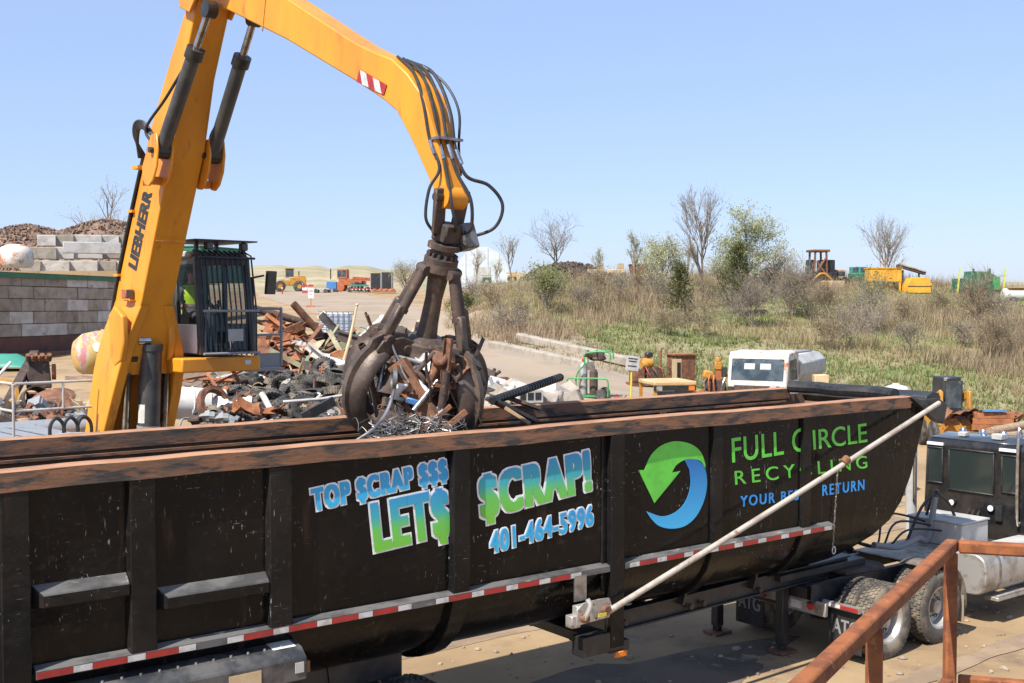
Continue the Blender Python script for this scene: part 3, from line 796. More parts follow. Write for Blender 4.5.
b = tb(); b.tube(bez([(s0 + 0.1, 9.83, zc - 0.06), (s0 + 0.16, 9.80, zc + 0.1), (s0 + 0.15, 9.84, zc + 0.17)], 4), 0.03, 8); b.build('latch_handle', M['alu'], br)
b = tb(); b.span((s0 + 0.08, 9.98, zc + 0.12), (s0 + 0.26, 10.0, zc + 0.42)); b.build('bracket_strap', M['steel'], br)
b = tb(); b.span((s0 + 0.25, 9.755, zc - 0.04), (s0 + 0.37, 9.764, zc + 0.0)); b.build('warning_sticker', mat('yellow sticker', (0.55, 0.45, 0.05), 0.5), br)
# lower outrigger of the bulkhead rib and its amber marker
s6 = RIBS[618]
b = tb(); b.span((s6 - 0.55, 9.99, 0.98), (s6 - 0.12, 10.2, 1.22)); b.span((s6 - 0.12, 10.0, 0.95), (s6 + 0.2, 11.9, 1.08)); b.build('outrigger', M['dark'], tr, bevel=0.01)
b = tb(); b.span((s6 - 0.06, 9.955, 0.90), (s6 + 0.12, 9.995, 0.97)); b.build('marker_light', M['amber'], tr, bevel=0.008)

# ------------------------------------------------------------------ chassis
for q in (10.72, 11.62):
    b = tb(); zf = lambda s: 1.04 + (s - 9.6) * 0.012
    b.ibeam((s6 - 0.1, q, 1.06), (14.6, q, 1.16), 0.14, 0.26, 0.025, up=(0, 1, 0) if False else (0, 0, 1))
    fr = b.build('frame_rail', M['dark'], tr, bevel=0.005)
    for k in (9.9, 11.1, 11.35, 12.5):
        b = tb(); b.cyl((k, q - 0.10, zf(k)), (k, q - 0.05, zf(k)), 0.04, n=10); b.build('bolt', M['rust_dark'], fr)
for k, (s0, s1, z0, z1) in enumerate(((10.3, 11.6, 1.12, 1.5), (11.0, 12.0, 1.18, 1.45), (12.2, 13.4, 1.2, 1.5))):
    b = tb(); b.beam((s0, 10.9, z0), (s1, 11.5, z1), 0.08, 0.08); b.build('cross_brace', M['dark'], tr)
for s in (10.1, 11.2, 12.4, 13.4):
    b = tb(); b.span((s - 0.09, 10.79, 1.0), (s + 0.09, 11.55, 1.16)); b.build('cross_member', M['dark'], tr)
for s in (10.9, 12.3):
    b = tb(); b.prism([(10.6, 1.12), (11.74, 1.12), (11.9, 1.5), (11.3, 1.22), (10.5, 1.5)], (s, 0, 0), (0, 1, 0), (0, 0, 1), 0.04); b.build('saddle', M['dark'], tr)
b = tb(); b.span((12.9, 10.6, 1.12), (14.9, 11.8, 1.22)); b.build('kingpin_plate', M['dark'], tr, bevel=0.01)
# landing gear
LGS = (onz(783, 652, 0).dot(U) + onz(716, 633, 0).dot(U)) / 2
for q in (onz(783, 652, 0).dot(NV), onz(716, 633, 0).dot(NV)):
    s = LGS
    b = tb(); b.span((s - 0.07, q - 0.07, 0.12), (s + 0.07, q + 0.07, 1.15)); b.span((s - 0.055, q - 0.055, 0.03), (s + 0.055, q + 0.055, 0.14)); lg = b.build('landing_leg', M['dark'], tr, bevel=0.008)
    b = tb(); b.prism([(-0.17, -0.15), (0.17, -0.15), (0.2, 0), (0.17, 0.15), (-0.17, 0.15), (-0.2, 0)], (s, q, 0.008), (1, 0, 0), (0, 1, 0), 0.035); b.build('foot_plate', M['rust'], lg, bevel=0.005)
    b = tb(); b.beam((s + 0.08, q, 0.55), (s + 0.32, q, 1.1), 0.03, 0.05); b.build('brace', M['alu'], lg)
b = tb(); b.cyl((LGS, 10.95, 0.72), (LGS, 12.0, 0.72), 0.025, n=8); b.build('cross_shaft', M['dark'], tr)
# chain hanging off the side near the front
b = tb(); s, z = sq(838, 470, 10.04); s2, z2 = sq(833, 548, 10.04)
for i in range(22):
    zz = z + (z2 - z) * i / 22; c = Vector((s + (s2 - s) * i / 22 + 0.006 * math.sin(i * 2), 10.045, zz)); tdir = i % 2
    ring = [c + Vector((0.011 * math.cos(a) * (1 if tdir else 0.25), 0.011 * math.cos(a) * (0.25 if tdir else 1), 0.028 * math.sin(a))) for a in [k * math.pi / 4 for k in range(8)]]
    b.tube(ring, 0.0045, 5, closed=True)
ch = b.build('hanging_chain', M['chain'], tr)
b = tb(); c = Vector((s2, 10.03, z2)); b.tube([c + Vector((0.035 * math.cos(a), 0, 0.05 * math.sin(a) - 0.03)) for a in [k * math.pi / 6 for k in range(12)]], 0.014, 6, closed=True); b.build('shackle', M['chrome'], ch)

# wheels
def wheel(parent, s, q, r=0.54, wd=0.28, face=-1, dusty=True, deep=True, name='wheel', off=OFF, rim='alu', zc=None, nuts=False):
    """one tyre with rim; face=-1 shows its outer side towards the camera"""
    zc = r if zc is None else zc
    o = Vector((s, q, zc)); f = face
    b = MB(off); hw = wd / 2
    pr = [(r * 0.56, -hw * 0.72), (r * 0.62, -hw * 0.92), (r * 0.80, -hw * 1.03), (r * 0.93, -hw * 0.96), (r * 0.985, -hw * 0.80), (r, -hw * 0.5), (r, hw * 0.5), (r * 0.985, hw * 0.80), (r * 0.93, hw * 0.96), (r * 0.80, hw * 1.03), (r * 0.62, hw * 0.92), (r * 0.56, hw * 0.72)]
    b.lathe(pr, o, (0, f, 0), 40)
    # tread blocks
    for i in range(44):
        a = 2 * math.pi * i / 44
        for row in (-0.62, -0.2, 0.22, 0.64):
            aa = a + (0.07 if row in (-0.2, 0.64) else 0); d = Vector((math.cos(aa), 0, math.sin(aa))); t = Vector((-d.z, 0, d.x))
            Rm = Matrix((t, Vector((0, 1, 0)), d)).transposed()
            b.box(o + d * (r + 0.002) + Vector((0, row * hw, 0)), (0.05, hw * 0.34, 0.022), Rm)
    w_ = b.build(name, M['tyre_dusty'] if dusty else M['tyre'], parent, smooth=40, fix=False)
    b = MB(off)
    if deep: pr = [(r * 0.57, hw * 0.80), (r * 0.60, hw * 0.86), (r * 0.545, hw * 0.82), (r * 0.50, hw * 0.5), (r * 0.47, -hw * 0.25), (r * 0.36, -hw * 0.42), (r * 0.22, -hw * 0.42), (r * 0.20, -hw * 0.2), (0.11, -hw * 0.2), (0.10, hw * 0.42), (0.07, hw * 0.5), (0.0, hw * 0.52)]
    else: pr = [(r * 0.57, hw * 0.80), (r * 0.60, hw * 0.86), (r * 0.545, hw * 0.8), (r * 0.5, hw * 0.55), (r * 0.34, hw * 0.78), (0.13, hw * 0.78), (0.12, hw * 1.05), (0.0, hw * 1.1)]
    b.lathe(pr, o, (0, f, 0), 40)
    rm = b.build('rim', M[rim], w_, smooth=40, fix=False)
    zz = (-0.42 if deep else 0.78) * hw
    if nuts:
        for i in range(10):
            a = 2 * math.pi * i / 10; c = o + Vector((math.cos(a) * 0.17, 0, math.sin(a) * 0.17)); b = MB(off); b.cyl(c + Vector((0, f * zz, 0)), c + Vector((0, f * (zz + 0.05), 0)), 0.018, n=6)
            b.build('lug_nut', M['steel'], rm)
            if i % 2: continue
            a = 2 * math.pi * (i + 0.5) / 10; c = o + Vector((math.cos(a) * r * 0.40, 0, math.sin(a) * r * 0.40)); yy = f * (zz + 0.012)
            b = MB(off); b.cyl(c + Vector((0, yy, 0)), c + Vector((0, yy + f * 0.004, 0)), 0.036, n=12); b.build('hand_hole', M['rubber'], rm)
    return w_
for s in (6.53, 5.2, 3.87):
    for q, f in ((10.16, -1), (10.49, 1), (11.62, -1), (11.95, 1)):
        wheel(tr, s, q, 0.52, 0.27, f, dusty=False, rim='steel')
    b = tb(); b.cyl((s, 10.55, 0.52), (s, 11.9, 0.52), 0.07, n=12); b.build('axle', M['dark'], tr)
for s in (5.86, 4.5):
    for q in (10.75, 11.36): 
        b = tb(); b.prism([(-0.12, 0.72), (0.1, 0.72), (0.2, 1.35), (-0.2, 1.35)], (s, q, 0), (1, 0, 0), (0, 0, 1), 0.05); b.build('spring_hanger', M['dark'], tr)
for q in (10.72, 11.45):
    b = tb(); b.span((-0.5, q, 1.0), (6.6, q + 0.12, 1.3)); b.build('rear_frame', M['dark'], tr)
# long step box over the rear wheels with a sticker
sx, zx = sq(303, 650, 9.95)
b = tb(); bx0 = -0.4
b.add([(bx0, 9.86, 1.50), (sx, 9.86, 1.50), (sx, 9.86, 1.72), (bx0, 9.86, 1.72), (bx0, 9.96, 1.80), (sx, 9.96, 1.80), (bx0, 10.35, 1.86), (sx, 10.35, 1.86), (bx0, 10.35, 1.5), (sx, 10.35, 1.5)],
      [(0, 1, 2, 3), (3, 2, 5, 4), (4, 5, 7, 6), (6, 7, 9, 8), (8, 9, 1, 0), (0, 3, 4, 6, 8), (1, 9, 7, 5, 2)])
M['stepbox'] = mat('scuffed black step box', (0.03, 0.031, 0.034), 0.38, 0.0, c2=(0.10, 0.095, 0.09), scale=2.2, c3=(0.28, 0.18, 0.10), s3=4.5, lo3=0.66, hi3=0.72, bump=0.15)
sb = b.build('step_box', M['stepbox'], tr, smooth=0, bevel=0.012)
b = tb(); b.add([(sx - 0.30, 9.975, 1.806), (sx - 0.06, 9.975, 1.806), (sx - 0.06, 10.17, 1.836), (sx - 0.30, 10.17, 1.836)], [(0, 1, 2, 3)]); b.build('sticker', M['white'], sb, smooth=0)
b = tb(); b.span((sx - 0.8, 9.853, 1.56), (sx - 0.48, 9.858, 1.68)); b.build('sticker', M['beige'], sb, smooth=0)
b = tb(); b.span((sx - 0.13, 9.85, 1.58), (sx - 0.04, 9.858, 1.68)); b.build('sticker', M['light_grey'], sb, smooth=0)
b = tb(); b.span((sx + 0.002, 9.9, 1.55), (sx + 0.05, 10.2, 1.66)); b.build('end_bracket', M['rust'], sb, smooth=0)
for i in range(16):
    b = tb(); b.cyl((sx - 0.2 - i * 0.17, 10.02, 1.80), (sx - 0.2 - i * 0.17, 10.02, 1.825), 0.014, n=6); b.build('rivet', M['alu'], sb)
# tail mud flap that carries letters (hangs behind the tractor drive wheels)
# ------------------------------------------------------------------ tractor unit (same s, q, z axes)
TO = (17.0, 10.9, 0)
tk = thing('semi_tractor', 'black day cab truck tractor coupled under the front of the scrap trailer', 'truck', W(17.0, 10.9), TROT)
def kb(): return MB(TO)
ROAD = dict(off=TO)
for s in (14.2, 15.5):
    for q, f in ((9.80, -1), (10.12, 1), (11.68, -1), (12.0, 1)):
        wheel(tk, s, q, 0.54, 0.27, f, off=TO, rim='alu', nuts=(q < 10))
    b = kb(); b.cyl((s, 10.15, 0.54), (s, 11.7, 0.54), 0.08, n=12); b.ball((s, 10.9, 0.54), 0.22, 14, 8); b.build('axle', M['dark'], tk)
for q in (9.98, 11.85):
    wheel(tk, 20.9, q, 0.54, 0.3, -1 if q < 11 else 1, off=TO, deep=False)
for q in (10.42, 11.3):
    b = kb(); b.channel((13.3, q, 0.93), (22.3, q, 0.93), 0.09, 0.27, 0.012); b.build('chassis_rail', M['dark'], tk)
for s in (13.4, 14.7, 16.6, 18.2):
    b = kb(); b.span((s - 0.08, 10.47, 0.84), (s + 0.08, 11.26, 1.0)); b.build('cross_member', M['dark'], tk)
# rear light bar, mud flaps, lettering
b = kb(); b.span((13.40, 10.2, 0.62), (13.46, 11.6, 0.82)); lb = b.build('light_bar', M['alu'], tk, bevel=0.008)
for q in (10.45, 11.35):
    b = kb(); b.cyl((13.395, q, 0.74), (13.36, q, 0.74), 0.055, n=16); b.build('tail_light', M['red_lens'], lb)
b = kb(); b.span((13.39, 10.62, 0.66), (13.396, 10.9, 0.78)); b.build('number_plate', M['white'], lb)
for q in (9.72, 11.5):
    b = kb(); b.prism([(0, 0), (0.55, 0), (0.55, 0.62), (0, 0.62)], (13.58, q, 0.14), (0, 1, 0), (0.02, 0, 1), 0.012); fl = b.build('mud_flap', M['rubber'], tk, smooth=0)
    if q > 11 or True:
        x = kb(); put_text(x, 'ATG', Vector((13.58 + 0.01, q + 0.50, 0.38)), Vector((0, -0.44, 0)), Vector((0.006, 0, 0.22)), Vector((-1, 0, 0)), 0.012, bold=(0.03, 0.01))
        x.build('mud_flap_lettering', M['hose_grey'], fl, smooth=0, fix=False)
    b = kb(); b.span((13.5, q - 0.02, 0.76), (13.56, q + 0.62, 0.84)); fb = b.build('flap_hanger', M['alu'], tk)
    b = kb(); b.span((13.49, q + 0.0, 0.775), (13.498, q + 0.3, 0.825)); b.build('reflective_tape', M['red_tape'], fb)
    b = kb(); b.span((13.49, q + 0.301, 0.775), (13.498, q + 0.6, 0.825)); b.build('reflective_tape', M['white_tape'], fb)
# far mud board with letters seen under the trailer
b = kb(); p = onplane(738, 590, NV, 11.9)
# fenders (quarter) over the drive tyres
for q0, q1 in ((9.66, 10.26), (11.54, 12.14)):
    b = kb(); rows = []
    for i in range(12):
        a = R(25 + 120 * i / 11) - R(35); c = Vector((15.5, 0, 0.54)); rr_ = 0.66
        rows.append([(c.x + rr_ * math.cos(a), q0, c.z + rr_ * math.sin(a)), (c.x + rr_ * math.cos(a), q1, c.z + rr_ * math.sin(a))])
    b.strip(rows); b.build('fender', mat('tan dusty fender', (0.20, 0.16, 0.12), 0.6, c2=(0.11, 0.09, 0.075), scale=4), tk, solid=0.012, fix=False)
b = kb(); b.prism([(0, 0), (0.6, 0), (0.6, 0.42), (0, 0.42)], (16.08, 9.66, 0.22), (0, 1, 0), (0.0, 0, 1), 0.012); b.build('mud_flap', mat('tan dusty flap', (0.26, 0.21, 0.15), 0.8), tk, smooth=0)
# fifth wheel and deck plate
b = kb(); b.prism([(-0.5, -0.42), (0.35, -0.5), (0.5, -0.3), (0.5, 0.3), (0.35, 0.5), (-0.5, 0.42)], (14.7, 10.86, 1.06), (1, 0, 0), (0, 1, 0), 0.06); b.build('fifth_wheel', M['rust_dark'], tk, bevel=0.01)
b = kb(); b.span((15.7, 10.35, 1.075), (18.3, 11.42, 1.095)); b.build('deck_plate', mat('pale deck plate', (0.42, 0.38, 0.33), 0.6, 0.2, c2=(0.26, 0.22, 0.18), scale=5), tk)
# side tank with straps and step
b = kb(); rr_ = 0.33
pf = [(rr_ * (abs(math.cos(a)) ** 0.6) * (1 if math.cos(a) > 0 else -1), rr_ * (abs(math.sin(a)) ** 0.6) * (1 if math.sin(a) > 0 else -1)) for a in [2 * math.pi * k / 28 for k in range(28)]]
b.sweep(pf, (16.75, 10.02, 0.82), (18.9, 10.02, 0.82)); tkk = b.build('fuel_tank', M['alu'], tk, smooth=50, bevel=0.02)
for s in (17.15, 18.0, 18.6):
    b = kb(); b.sweep([(x * 1.02, y * 1.02) for x, y in pf], (s, 10.02, 0.82), (s + 0.06, 10.02, 0.82)); b.build('tank_strap', M['steel'], tkk, smooth=50)
b = kb(); b.span((17.0, 9.62, 0.40), (19.2, 9.86, 0.46)); b.span((17.0, 9.62, 0.46), (19.2, 9.65, 0.50)); b.build('tank_step', M['alu'], tk, bevel=0.008)
b = kb(); b.span((17.3, 9.78, 1.155), (18.7, 10.2, 1.18)); b.build('tread_plate', M['light_grey'], tk, bevel=0.004)
# deck box behind the cab
bs0, bz = 17.1, 1.1
b = kb(); b.span((17.15, 10.35, 1.10), (17.95, 11.35, 1.50)); db = b.build('deck_box', M['light_grey'], tk, bevel=0.02)
b = kb(); b.span((17.13, 10.33, 1.50), (17.97, 11.37, 1.53)); b.build('box_lid', M['light_grey'], db, bevel=0.008)
# cab
zc0, zc1 = 0.95, 2.72
M['cab_black'] = mat('glossy black truck paint', (0.012, 0.012, 0.013), 0.25, c2=(0.03, 0.026, 0.022), scale=3, bump=0.02, coat=0.3)
b = kb(); q0, q1 = 9.92, 12.05
prf = [(18.65, zc0), (18.65, zc1 - 0.10), (18.72, zc1 - 0.03), (19.2, zc1 + 0.02), (19.9, zc1 - 0.02), (20.15, zc1 - 0.14), (20.45, 1.85), (20.45, zc0)]
b.add([(s, q0 + (0.06 if z > 2.5 else 0), z) for s, z in prf] + [(s, q1 - (0.06 if z > 2.5 else 0), z) for s, z in prf],
      [tuple(range(8)), tuple(range(15, 7, -1))] + [(i, 8 + i, 8 + (i + 1) % 8, (i + 1) % 8) for i in range(8)])
cab = b.build('cab', M['cab_black'], tk, smooth=25, bevel=0.04, seg=3)
b = kb()
hd = [(20.4, 1.0), (20.4, 1.82), (21.9, 1.62), (22.2, 1.5), (22.25, 0.7), (21.5, 0.7), (21.4, 1.15), (20.5, 1.15)]
b.add([(s, 10.15, z) for s, z in hd] + [(s, 11.8, z) for s, z in hd], [tuple(range(8)), tuple(range(15, 7, -1))] + [(i, 8 + i, 8 + (i + 1) % 8, (i + 1) % 8) for i in range(8)])
b.build('hood', M['cab_black'], tk, smooth=25, bevel=0.05, seg=2)
# roof skin: gloss panel with ridges, sky reflection painted in as blue; lamps
M['roof'] = mat('gloss roof with painted sky tint', (0.03, 0.04, 0.055), 0.18, c2=(0.05, 0.055, 0.06), scale=2, coat=0.6)
b = kb(); b.add([(18.74, q0 + 0.10, zc1 - 0.02), (18.74, q1 - 0.1, zc1 - 0.02), (19.3, q1 - 0.1, zc1 + 0.035), (19.3, q0 + 0.1, zc1 + 0.035), (19.9, q1 - 0.1, zc1 + 0.0), (19.9, q0 + 0.1, zc1 + 0.0)], [(0, 1, 2, 3), (3, 2, 4, 5)])
b.build('roof_panel', M['roof'], cab, solid=0.02, fix=False)
for i in range(5):
    q = q0 + 0.28 + 0.40 * i
    b = kb(); b.lathe([(0, 0.09), (0.04, 0.085), (0.065, 0.05), (0.07, 0.0)], (19.55, q, zc1 + 0.02), (0, 0, 1), 14); b.build('roof_marker_lamp', M['chrome'], cab)
b = kb(); b.span((18.9, q0 + 0.75, zc1 + 0.02), (19.1, q0 + 0.95, zc1 + 0.12)); b.build('roof_antenna_box', M['light_grey'], cab, bevel=0.01)
b = kb(); b.span((18.9, q0 + 1.45, zc1 + 0.02), (19.05, q0 + 1.6, zc1 + 0.10)); b.build('roof_antenna_box', M['light_grey'], cab, bevel=0.01)
# rear wall windows, lamps
def onback(px, py):      # the rear wall s = 18.65
    p = onplane(px, py, U, 18.65); return p.dot(NV), p.z
def rear_window(x0, y0, x1, y1):
    qa, za = onback(x0, y1); qb, zb = onback(x1, y0)
    if qa > qb: qa, qb = qb, qa
    za, zb = min(za, zb), max(za, zb)
    b = kb(); t = 0.035
    b.span((18.615, qa - t, za - t), (18.66, qb + t, za)); b.span((18.615, qa - t, zb), (18.66, qb + t, zb + t)); b.span((18.615, qa - t, za), (18.66, qa, zb)); b.span((18.615, qb, za), (18.66, qb + t, zb))
    f = b.build('rear_window', M['rubber'], cab, bevel=0.012)
    b = kb(); b.span((18.63, qa - 0.005, za - 0.005), (18.645, qb + 0.005, zb + 0.005)); b.build('pane', M['dark_window'], f)
rear_window(929, 449, 942, 480); rear_window(950, 454, 993, 488); rear_window(1003, 458, 1019, 491)
for px in (953, 992):
    q, z = onback(px, 502 if px == 953 else 508); b = kb(); b.cyl((18.60, q, z), (18.655, q, z), 0.065, n=16); wl = b.build('work_lamp', M['dark'], cab)
    b = kb(); b.cyl((18.59, q, z), (18.602, q, z), 0.052, n=16); b.build('lens', M['clean_white'], wl)
for px, w_ in ((936, 0.3), (1009, 0.3)):
    q, z = onback(px, 443 if px == 936 else 450); b = kb(); b.span((18.61, q - 0.16, z - 0.03), (18.655, q + 0.16, z + 0.02)); b.build('rear_trim', M['clean_white'], cab)
q, z = onback(1000, 513); b = kb(); b.span((18.60, q - 0.06, z - 0.14), (18.655, q + 0.06, z + 0.14)); b.build('rear_vent', M['rubber'], cab)
# grab rail at the near corner and grey exhaust / cab edge strip on the far corner
b = kb(); qn, zn = onback(1021, 465); b.tube(bez([(18.66, qn, zn + 0.55), (18.55, qn, zn + 0.5), (18.54, qn, zn - 0.9), (18.66, qn, zn - 1.0)], 6), 0.025, 8); b.build('grab_rail', M['chrome'], tk)
qf, zf_ = onback(921, 470)
b = kb(); b.tube([(18.5, qf + 0.1, 0.9), (18.5, qf + 0.1, 2.5)], 0.10, 14); b.build('exhaust_stack', M['light_grey'], tk)
b = kb(); b.tube(bez([(18.45, qf + 0.02, 1.55), (18.4, qf - 0.02, 1.6), (18.4, qf - 0.02, 2.35), (18.45, qf + 0.02, 2.4)], 5), 0.02, 8); b.build('grab_rail', M['chrome'], tk)
# hose tripod and air lines
hp = onplane(937, 492, NV, 10.9); hl = loc(hp)
b = kb()
for ds, dq in ((-0.5, 0.25), (0.55, -0.15), (0.1, 0.35)):
    b.tube(bez([hl, hl + Vector((ds * 0.5, dq * 0.5, -0.25)), (hl.x + ds, hl.y + dq, 1.12)], 5), 0.025, 8)
b.ball(hl, 0.05); b.build('hose_tripod', M['dark'], tk)
b = kb(); q, z = hl.y, hl.z
b.tube(bez([hl + Vector((-0.05, 0, -0.08)), (hl.x - 0.25, q, z - 0.75), (hl.x - 0.7, q - 0.1, 1.28), (hl.x - 1.3, q - 0.15, 1.22), (hl.x - 1.9, q - 0.1, 1.32)], 8), 0.05, 10); b.build('air_line', M['hose_grey'], tk)
for k in range(3):
    b = kb(); b.tube(bez([(18.6, q + 0.1 * k, 1.5), (17.9, q - 0.2 + 0.1 * k, 1.25), (hl.x - 0.9, q + 0.2 * k - 0.1, 1.45 + 0.1 * k), (hl.x - 1.4, q + 0.1 * k, 1.2), (hl.x - 2.1, q + 0.1 * k, 1.36)], 8), 0.018, 8); b.build('air_line', M['rubber'], tk)

# ------------------------------------------------------------------ rusty handrail in front of the camera
hr = thing('handrail', 'rust brown square tube handrail of the platform in the foreground corner', 'handrail', (1.147, 3.0, 3.4))
HO = (1.147, 3.0, 3.4)
c0 = at(951, 546, 3.02); zr = c0.z - 0.0
a0 = onz(800, 690, zr); dirn = (a0 - c0); dirn.z = 0
end = c0 + dirn * 1.9
r0 = onz(1060, 552, zr) ; dr = (r0 - c0); dr.z = 0; dr.normalize()
rend = c0 + dr * 1.9
wd = 0.033
b = MB(HO); b.beam(c0 - dirn.normalized() * wd / 2, end, wd, wd); b.build('top_rail', M['handrail'], hr, bevel=0.006, seg=2)
b = MB(HO); b.beam(c0 + dr * (wd / 2 + 0.002), rend, wd, wd); b.build('top_rail', M['handrail'], hr, bevel=0.006, seg=2)
p1 = onz(856, 640, zr - 0.05); 
for p, s in ((c0, 0.030), (c0 + dirn * ((p1 - c0).length / dirn.length), 0.030), (end, 0.030), (rend, 0.030)):
    b = MB(HO); b.span((p.x - s / 2, p.y - s / 2, 3.4), (p.x + s / 2, p.y + s / 2, zr - wd / 2 - 0.001)); b.build('post', M['handrail'], hr, bevel=0.005, seg=2)
zm = at(960, 683, 3.0).z
b = MB(HO); b.beam(c0 + Vector((0.024, 0, zm - zr)), rend + Vector((0, 0, zm - zr)), 0.030, 0.030); b.build('middle_rail', M['handrail'], hr, bevel=0.005, seg=2)
b = MB(HO); b.beam(c0 + dirn.normalized() * 0.03 + Vector((0, 0, zm - zr)), end + Vector((0, 0, zm - zr)), 0.030, 0.030); b.build('middle_rail', M['handrail'], hr, bevel=0.005, seg=2)
pl = MB(); pl.span((-2.2, -1.6, 3.28), (3.2, 3.03, 3.38)); o = pl.build('platform', M['rust_dark'], smooth=0)
tag(o, 'steel platform floor under the rust brown handrail', 'platform')
# ------------------------------------------------------------------ material handler (local x = forward, y = its left, z up)
E0 = Vector((-6.195, 18.7, 0)); EF = Vector((0.695, -0.719, 0)).normalized(); EL = Vector((-EF.y, EF.x, 0))
EG = zt(E0.x, E0.y)
ex = thing('excavator', 'yellow scrap handling excavator with raised boom, holding a grapple over the trailer', 'excavator', (E0.x, E0.y, 0), math.atan2(EF.y, EF.x))
def bp(px, py, lat):
    p = onplane(px, py, EL, EL.dot(E0) + lat); d = p - E0
    return Vector((d.dot(EF), lat, p.z))
def eb(): return MB()
# boom
b = eb(); st = [(-.30, 4.0, .46, 4.0, .50), (-.25, 4.45, .60, 4.35, .44), (-.20, 4.8, .68, 4.7, .36), (-.15, 5.2, .80, 5.2, .27), (.6, 6.7, 1.36, 6.42, .27), (1.14, 7.82, 1.86, 7.5, .27), (1.8, 8.79, 2.16, 8.5, .27), (2.43, 9.64, 2.62, 9.46, .27), (2.60, 9.99, 2.90, 9.75, .25)]
rows = []
for rb_, zb_, rf_, zf_, h in st:
    rows.append([(rb_, -h, zb_), (rf_, -h, zf_), (rf_, h, zf_), (rb_, h, zb_)])
b.strip(rows, closed=True); b.add(rows[-1], [(0, 1, 2, 3)]); b.add(rows[0], [(3, 2, 1, 0)])
for sgn in (-1, 1):
    rows = []
    for rb_, zb_, rf_, zf_, o in ((-.75, 2.3, -.10, 2.3, .66), (-.58, 2.98, .12, 3.05, .62), (-.42, 3.6, .40, 3.62, .60), (-.32, 4.05, .58, 4.05, .57), (-.28, 4.35, .66, 4.35, .52), (-.22, 4.75, .70, 4.7, .42), (-.17, 5.1, .80, 5.1, .29)):
        i_ = o - 0.17
        rows.append([(rb_, sgn * o, zb_), (rf_, sgn * o, zf_), (rf_, sgn * i_, zf_), (rb_, sgn * i_, zb_)])
    b.strip(rows, closed=True); b.add(rows[0], [(0, 1, 2, 3)])
b.add([(-.72, -.5, 2.3), (-.72, .5, 2.3), (-.3, .5, 4.1), (-.3, -.5, 4.1), (-.5, -.5, 2.3), (-.5, .5, 2.3), (-.1, .5, 4.1), (-.1, -.5, 4.1)], [(0, 1, 2, 3), (4, 5, 6, 7), (0, 3, 7, 4), (1, 2, 6, 5), (3, 2, 6, 7)])
boom = b.build('boom', M['yellow'], ex, smooth=30, bevel=0.018, seg=2)
# seam line plate and edge weld
for a in (0.52,):
    b = eb(); b.prism([(0, 0), (0.02, 0), (0.02, 0.5), (0, 0.5)], (1.27, -0.25, 6.10), (0.0, 0, 1), (0, 1, 0), 0.012); b.build('weld_seam', M['yellow'], boom)
# ram lugs low on the boom
for sgn in (-1, 1):
    b = eb(); c = Vector((0.42, sgn * 0.40, 4.55))
    b.prism([(0.0, 0.55), (0.28, 0.40), (0.32, 0.0), (0.22, -0.32), (0.0, -0.42), (-0.16, -0.25), (-0.2, 0.4)], c - Vector((0, 0.05, 0)), (1, 0, 0), (0, 0, 1), -0.10 if False else 0.11)
    lug = b.build('ram_lug', M['yellow'], boom, bevel=0.03, seg=2)
    b = eb(); b.cyl(c + Vector((0.08, -0.14, -0.28)), c + Vector((0.08, 0.14, -0.28)), 0.07, n=14); b.build('pin', M['steel'], lug)
# stick
SL = [(2.35, 9.60), (3.38, 9.26), (4.89, 8.59), (6.4, 7.83), (6.94, 7.54), (7.18, 7.38), (7.42, 7.05), (7.64, 6.69), (7.80, 6.38), (7.85, 6.26)]
SU = [(2.30, 10.22), (3.5, 9.86), (4.9, 9.12), (6.32, 8.33), (6.71, 8.15), (7.07, 8.01), (7.35, 7.80), (7.60, 7.45), (7.70, 7.05), (7.90, 6.50)]
SU[7] = (7.62, 7.50); SU[8] = (7.82, 7.0); SU[9] = (8.00, 6.36)
b = eb(); rows = []
for (r1, z1), (r2, z2), h in zip(SL, SU, (.22, .22, .21, .20, .20, .20, .19, .17, .14, .13)):
    rows.append([(r1, -h, z1), (r2, -h, z2), (r2, h, z2), (r1, h, z1)])
b.strip(rows, closed=True); b.add(rows[0], [(3, 2, 1, 0)]); b.add(rows[-1], [(0, 1, 2, 3)])
stick = b.build('stick', M['yellow'], ex, smooth=30, bevel=0.015, seg=2)
b = eb(); b.cyl((7.92, -0.15, 6.33), (7.92, 0.15, 6.33), 0.13, n=18); b.build('stick_nose', M['yellow'], stick)
b = eb(); b.cyl((2.62, -0.42, 9.78), (2.62, 0.42, 9.78), 0.16, n=18); b.build('elbow_pin', M['dark'], stick)
for sgn in (-1, 1):
    b = eb(); b.prism([(-0.3, -0.32), (0.0, -0.45), (0.25, -0.2), (0.75, -0.34), (0.9, -0.15), (0.2, 0.25), (-0.35, 0.2)], (2.62, sgn * 0.33 - 0.02, 9.78), (1, 0, 0), (0, 0, 1), 0.04); b.build('elbow_plate', M['yellow'], stick, bevel=0.01)
# weld line across the stick
b = eb(); b.beam((4.30, -0.218, 8.80), (4.42, -0.218, 9.40), 0.012, 0.012); b.build('weld_seam', M['yellow_old'], stick)
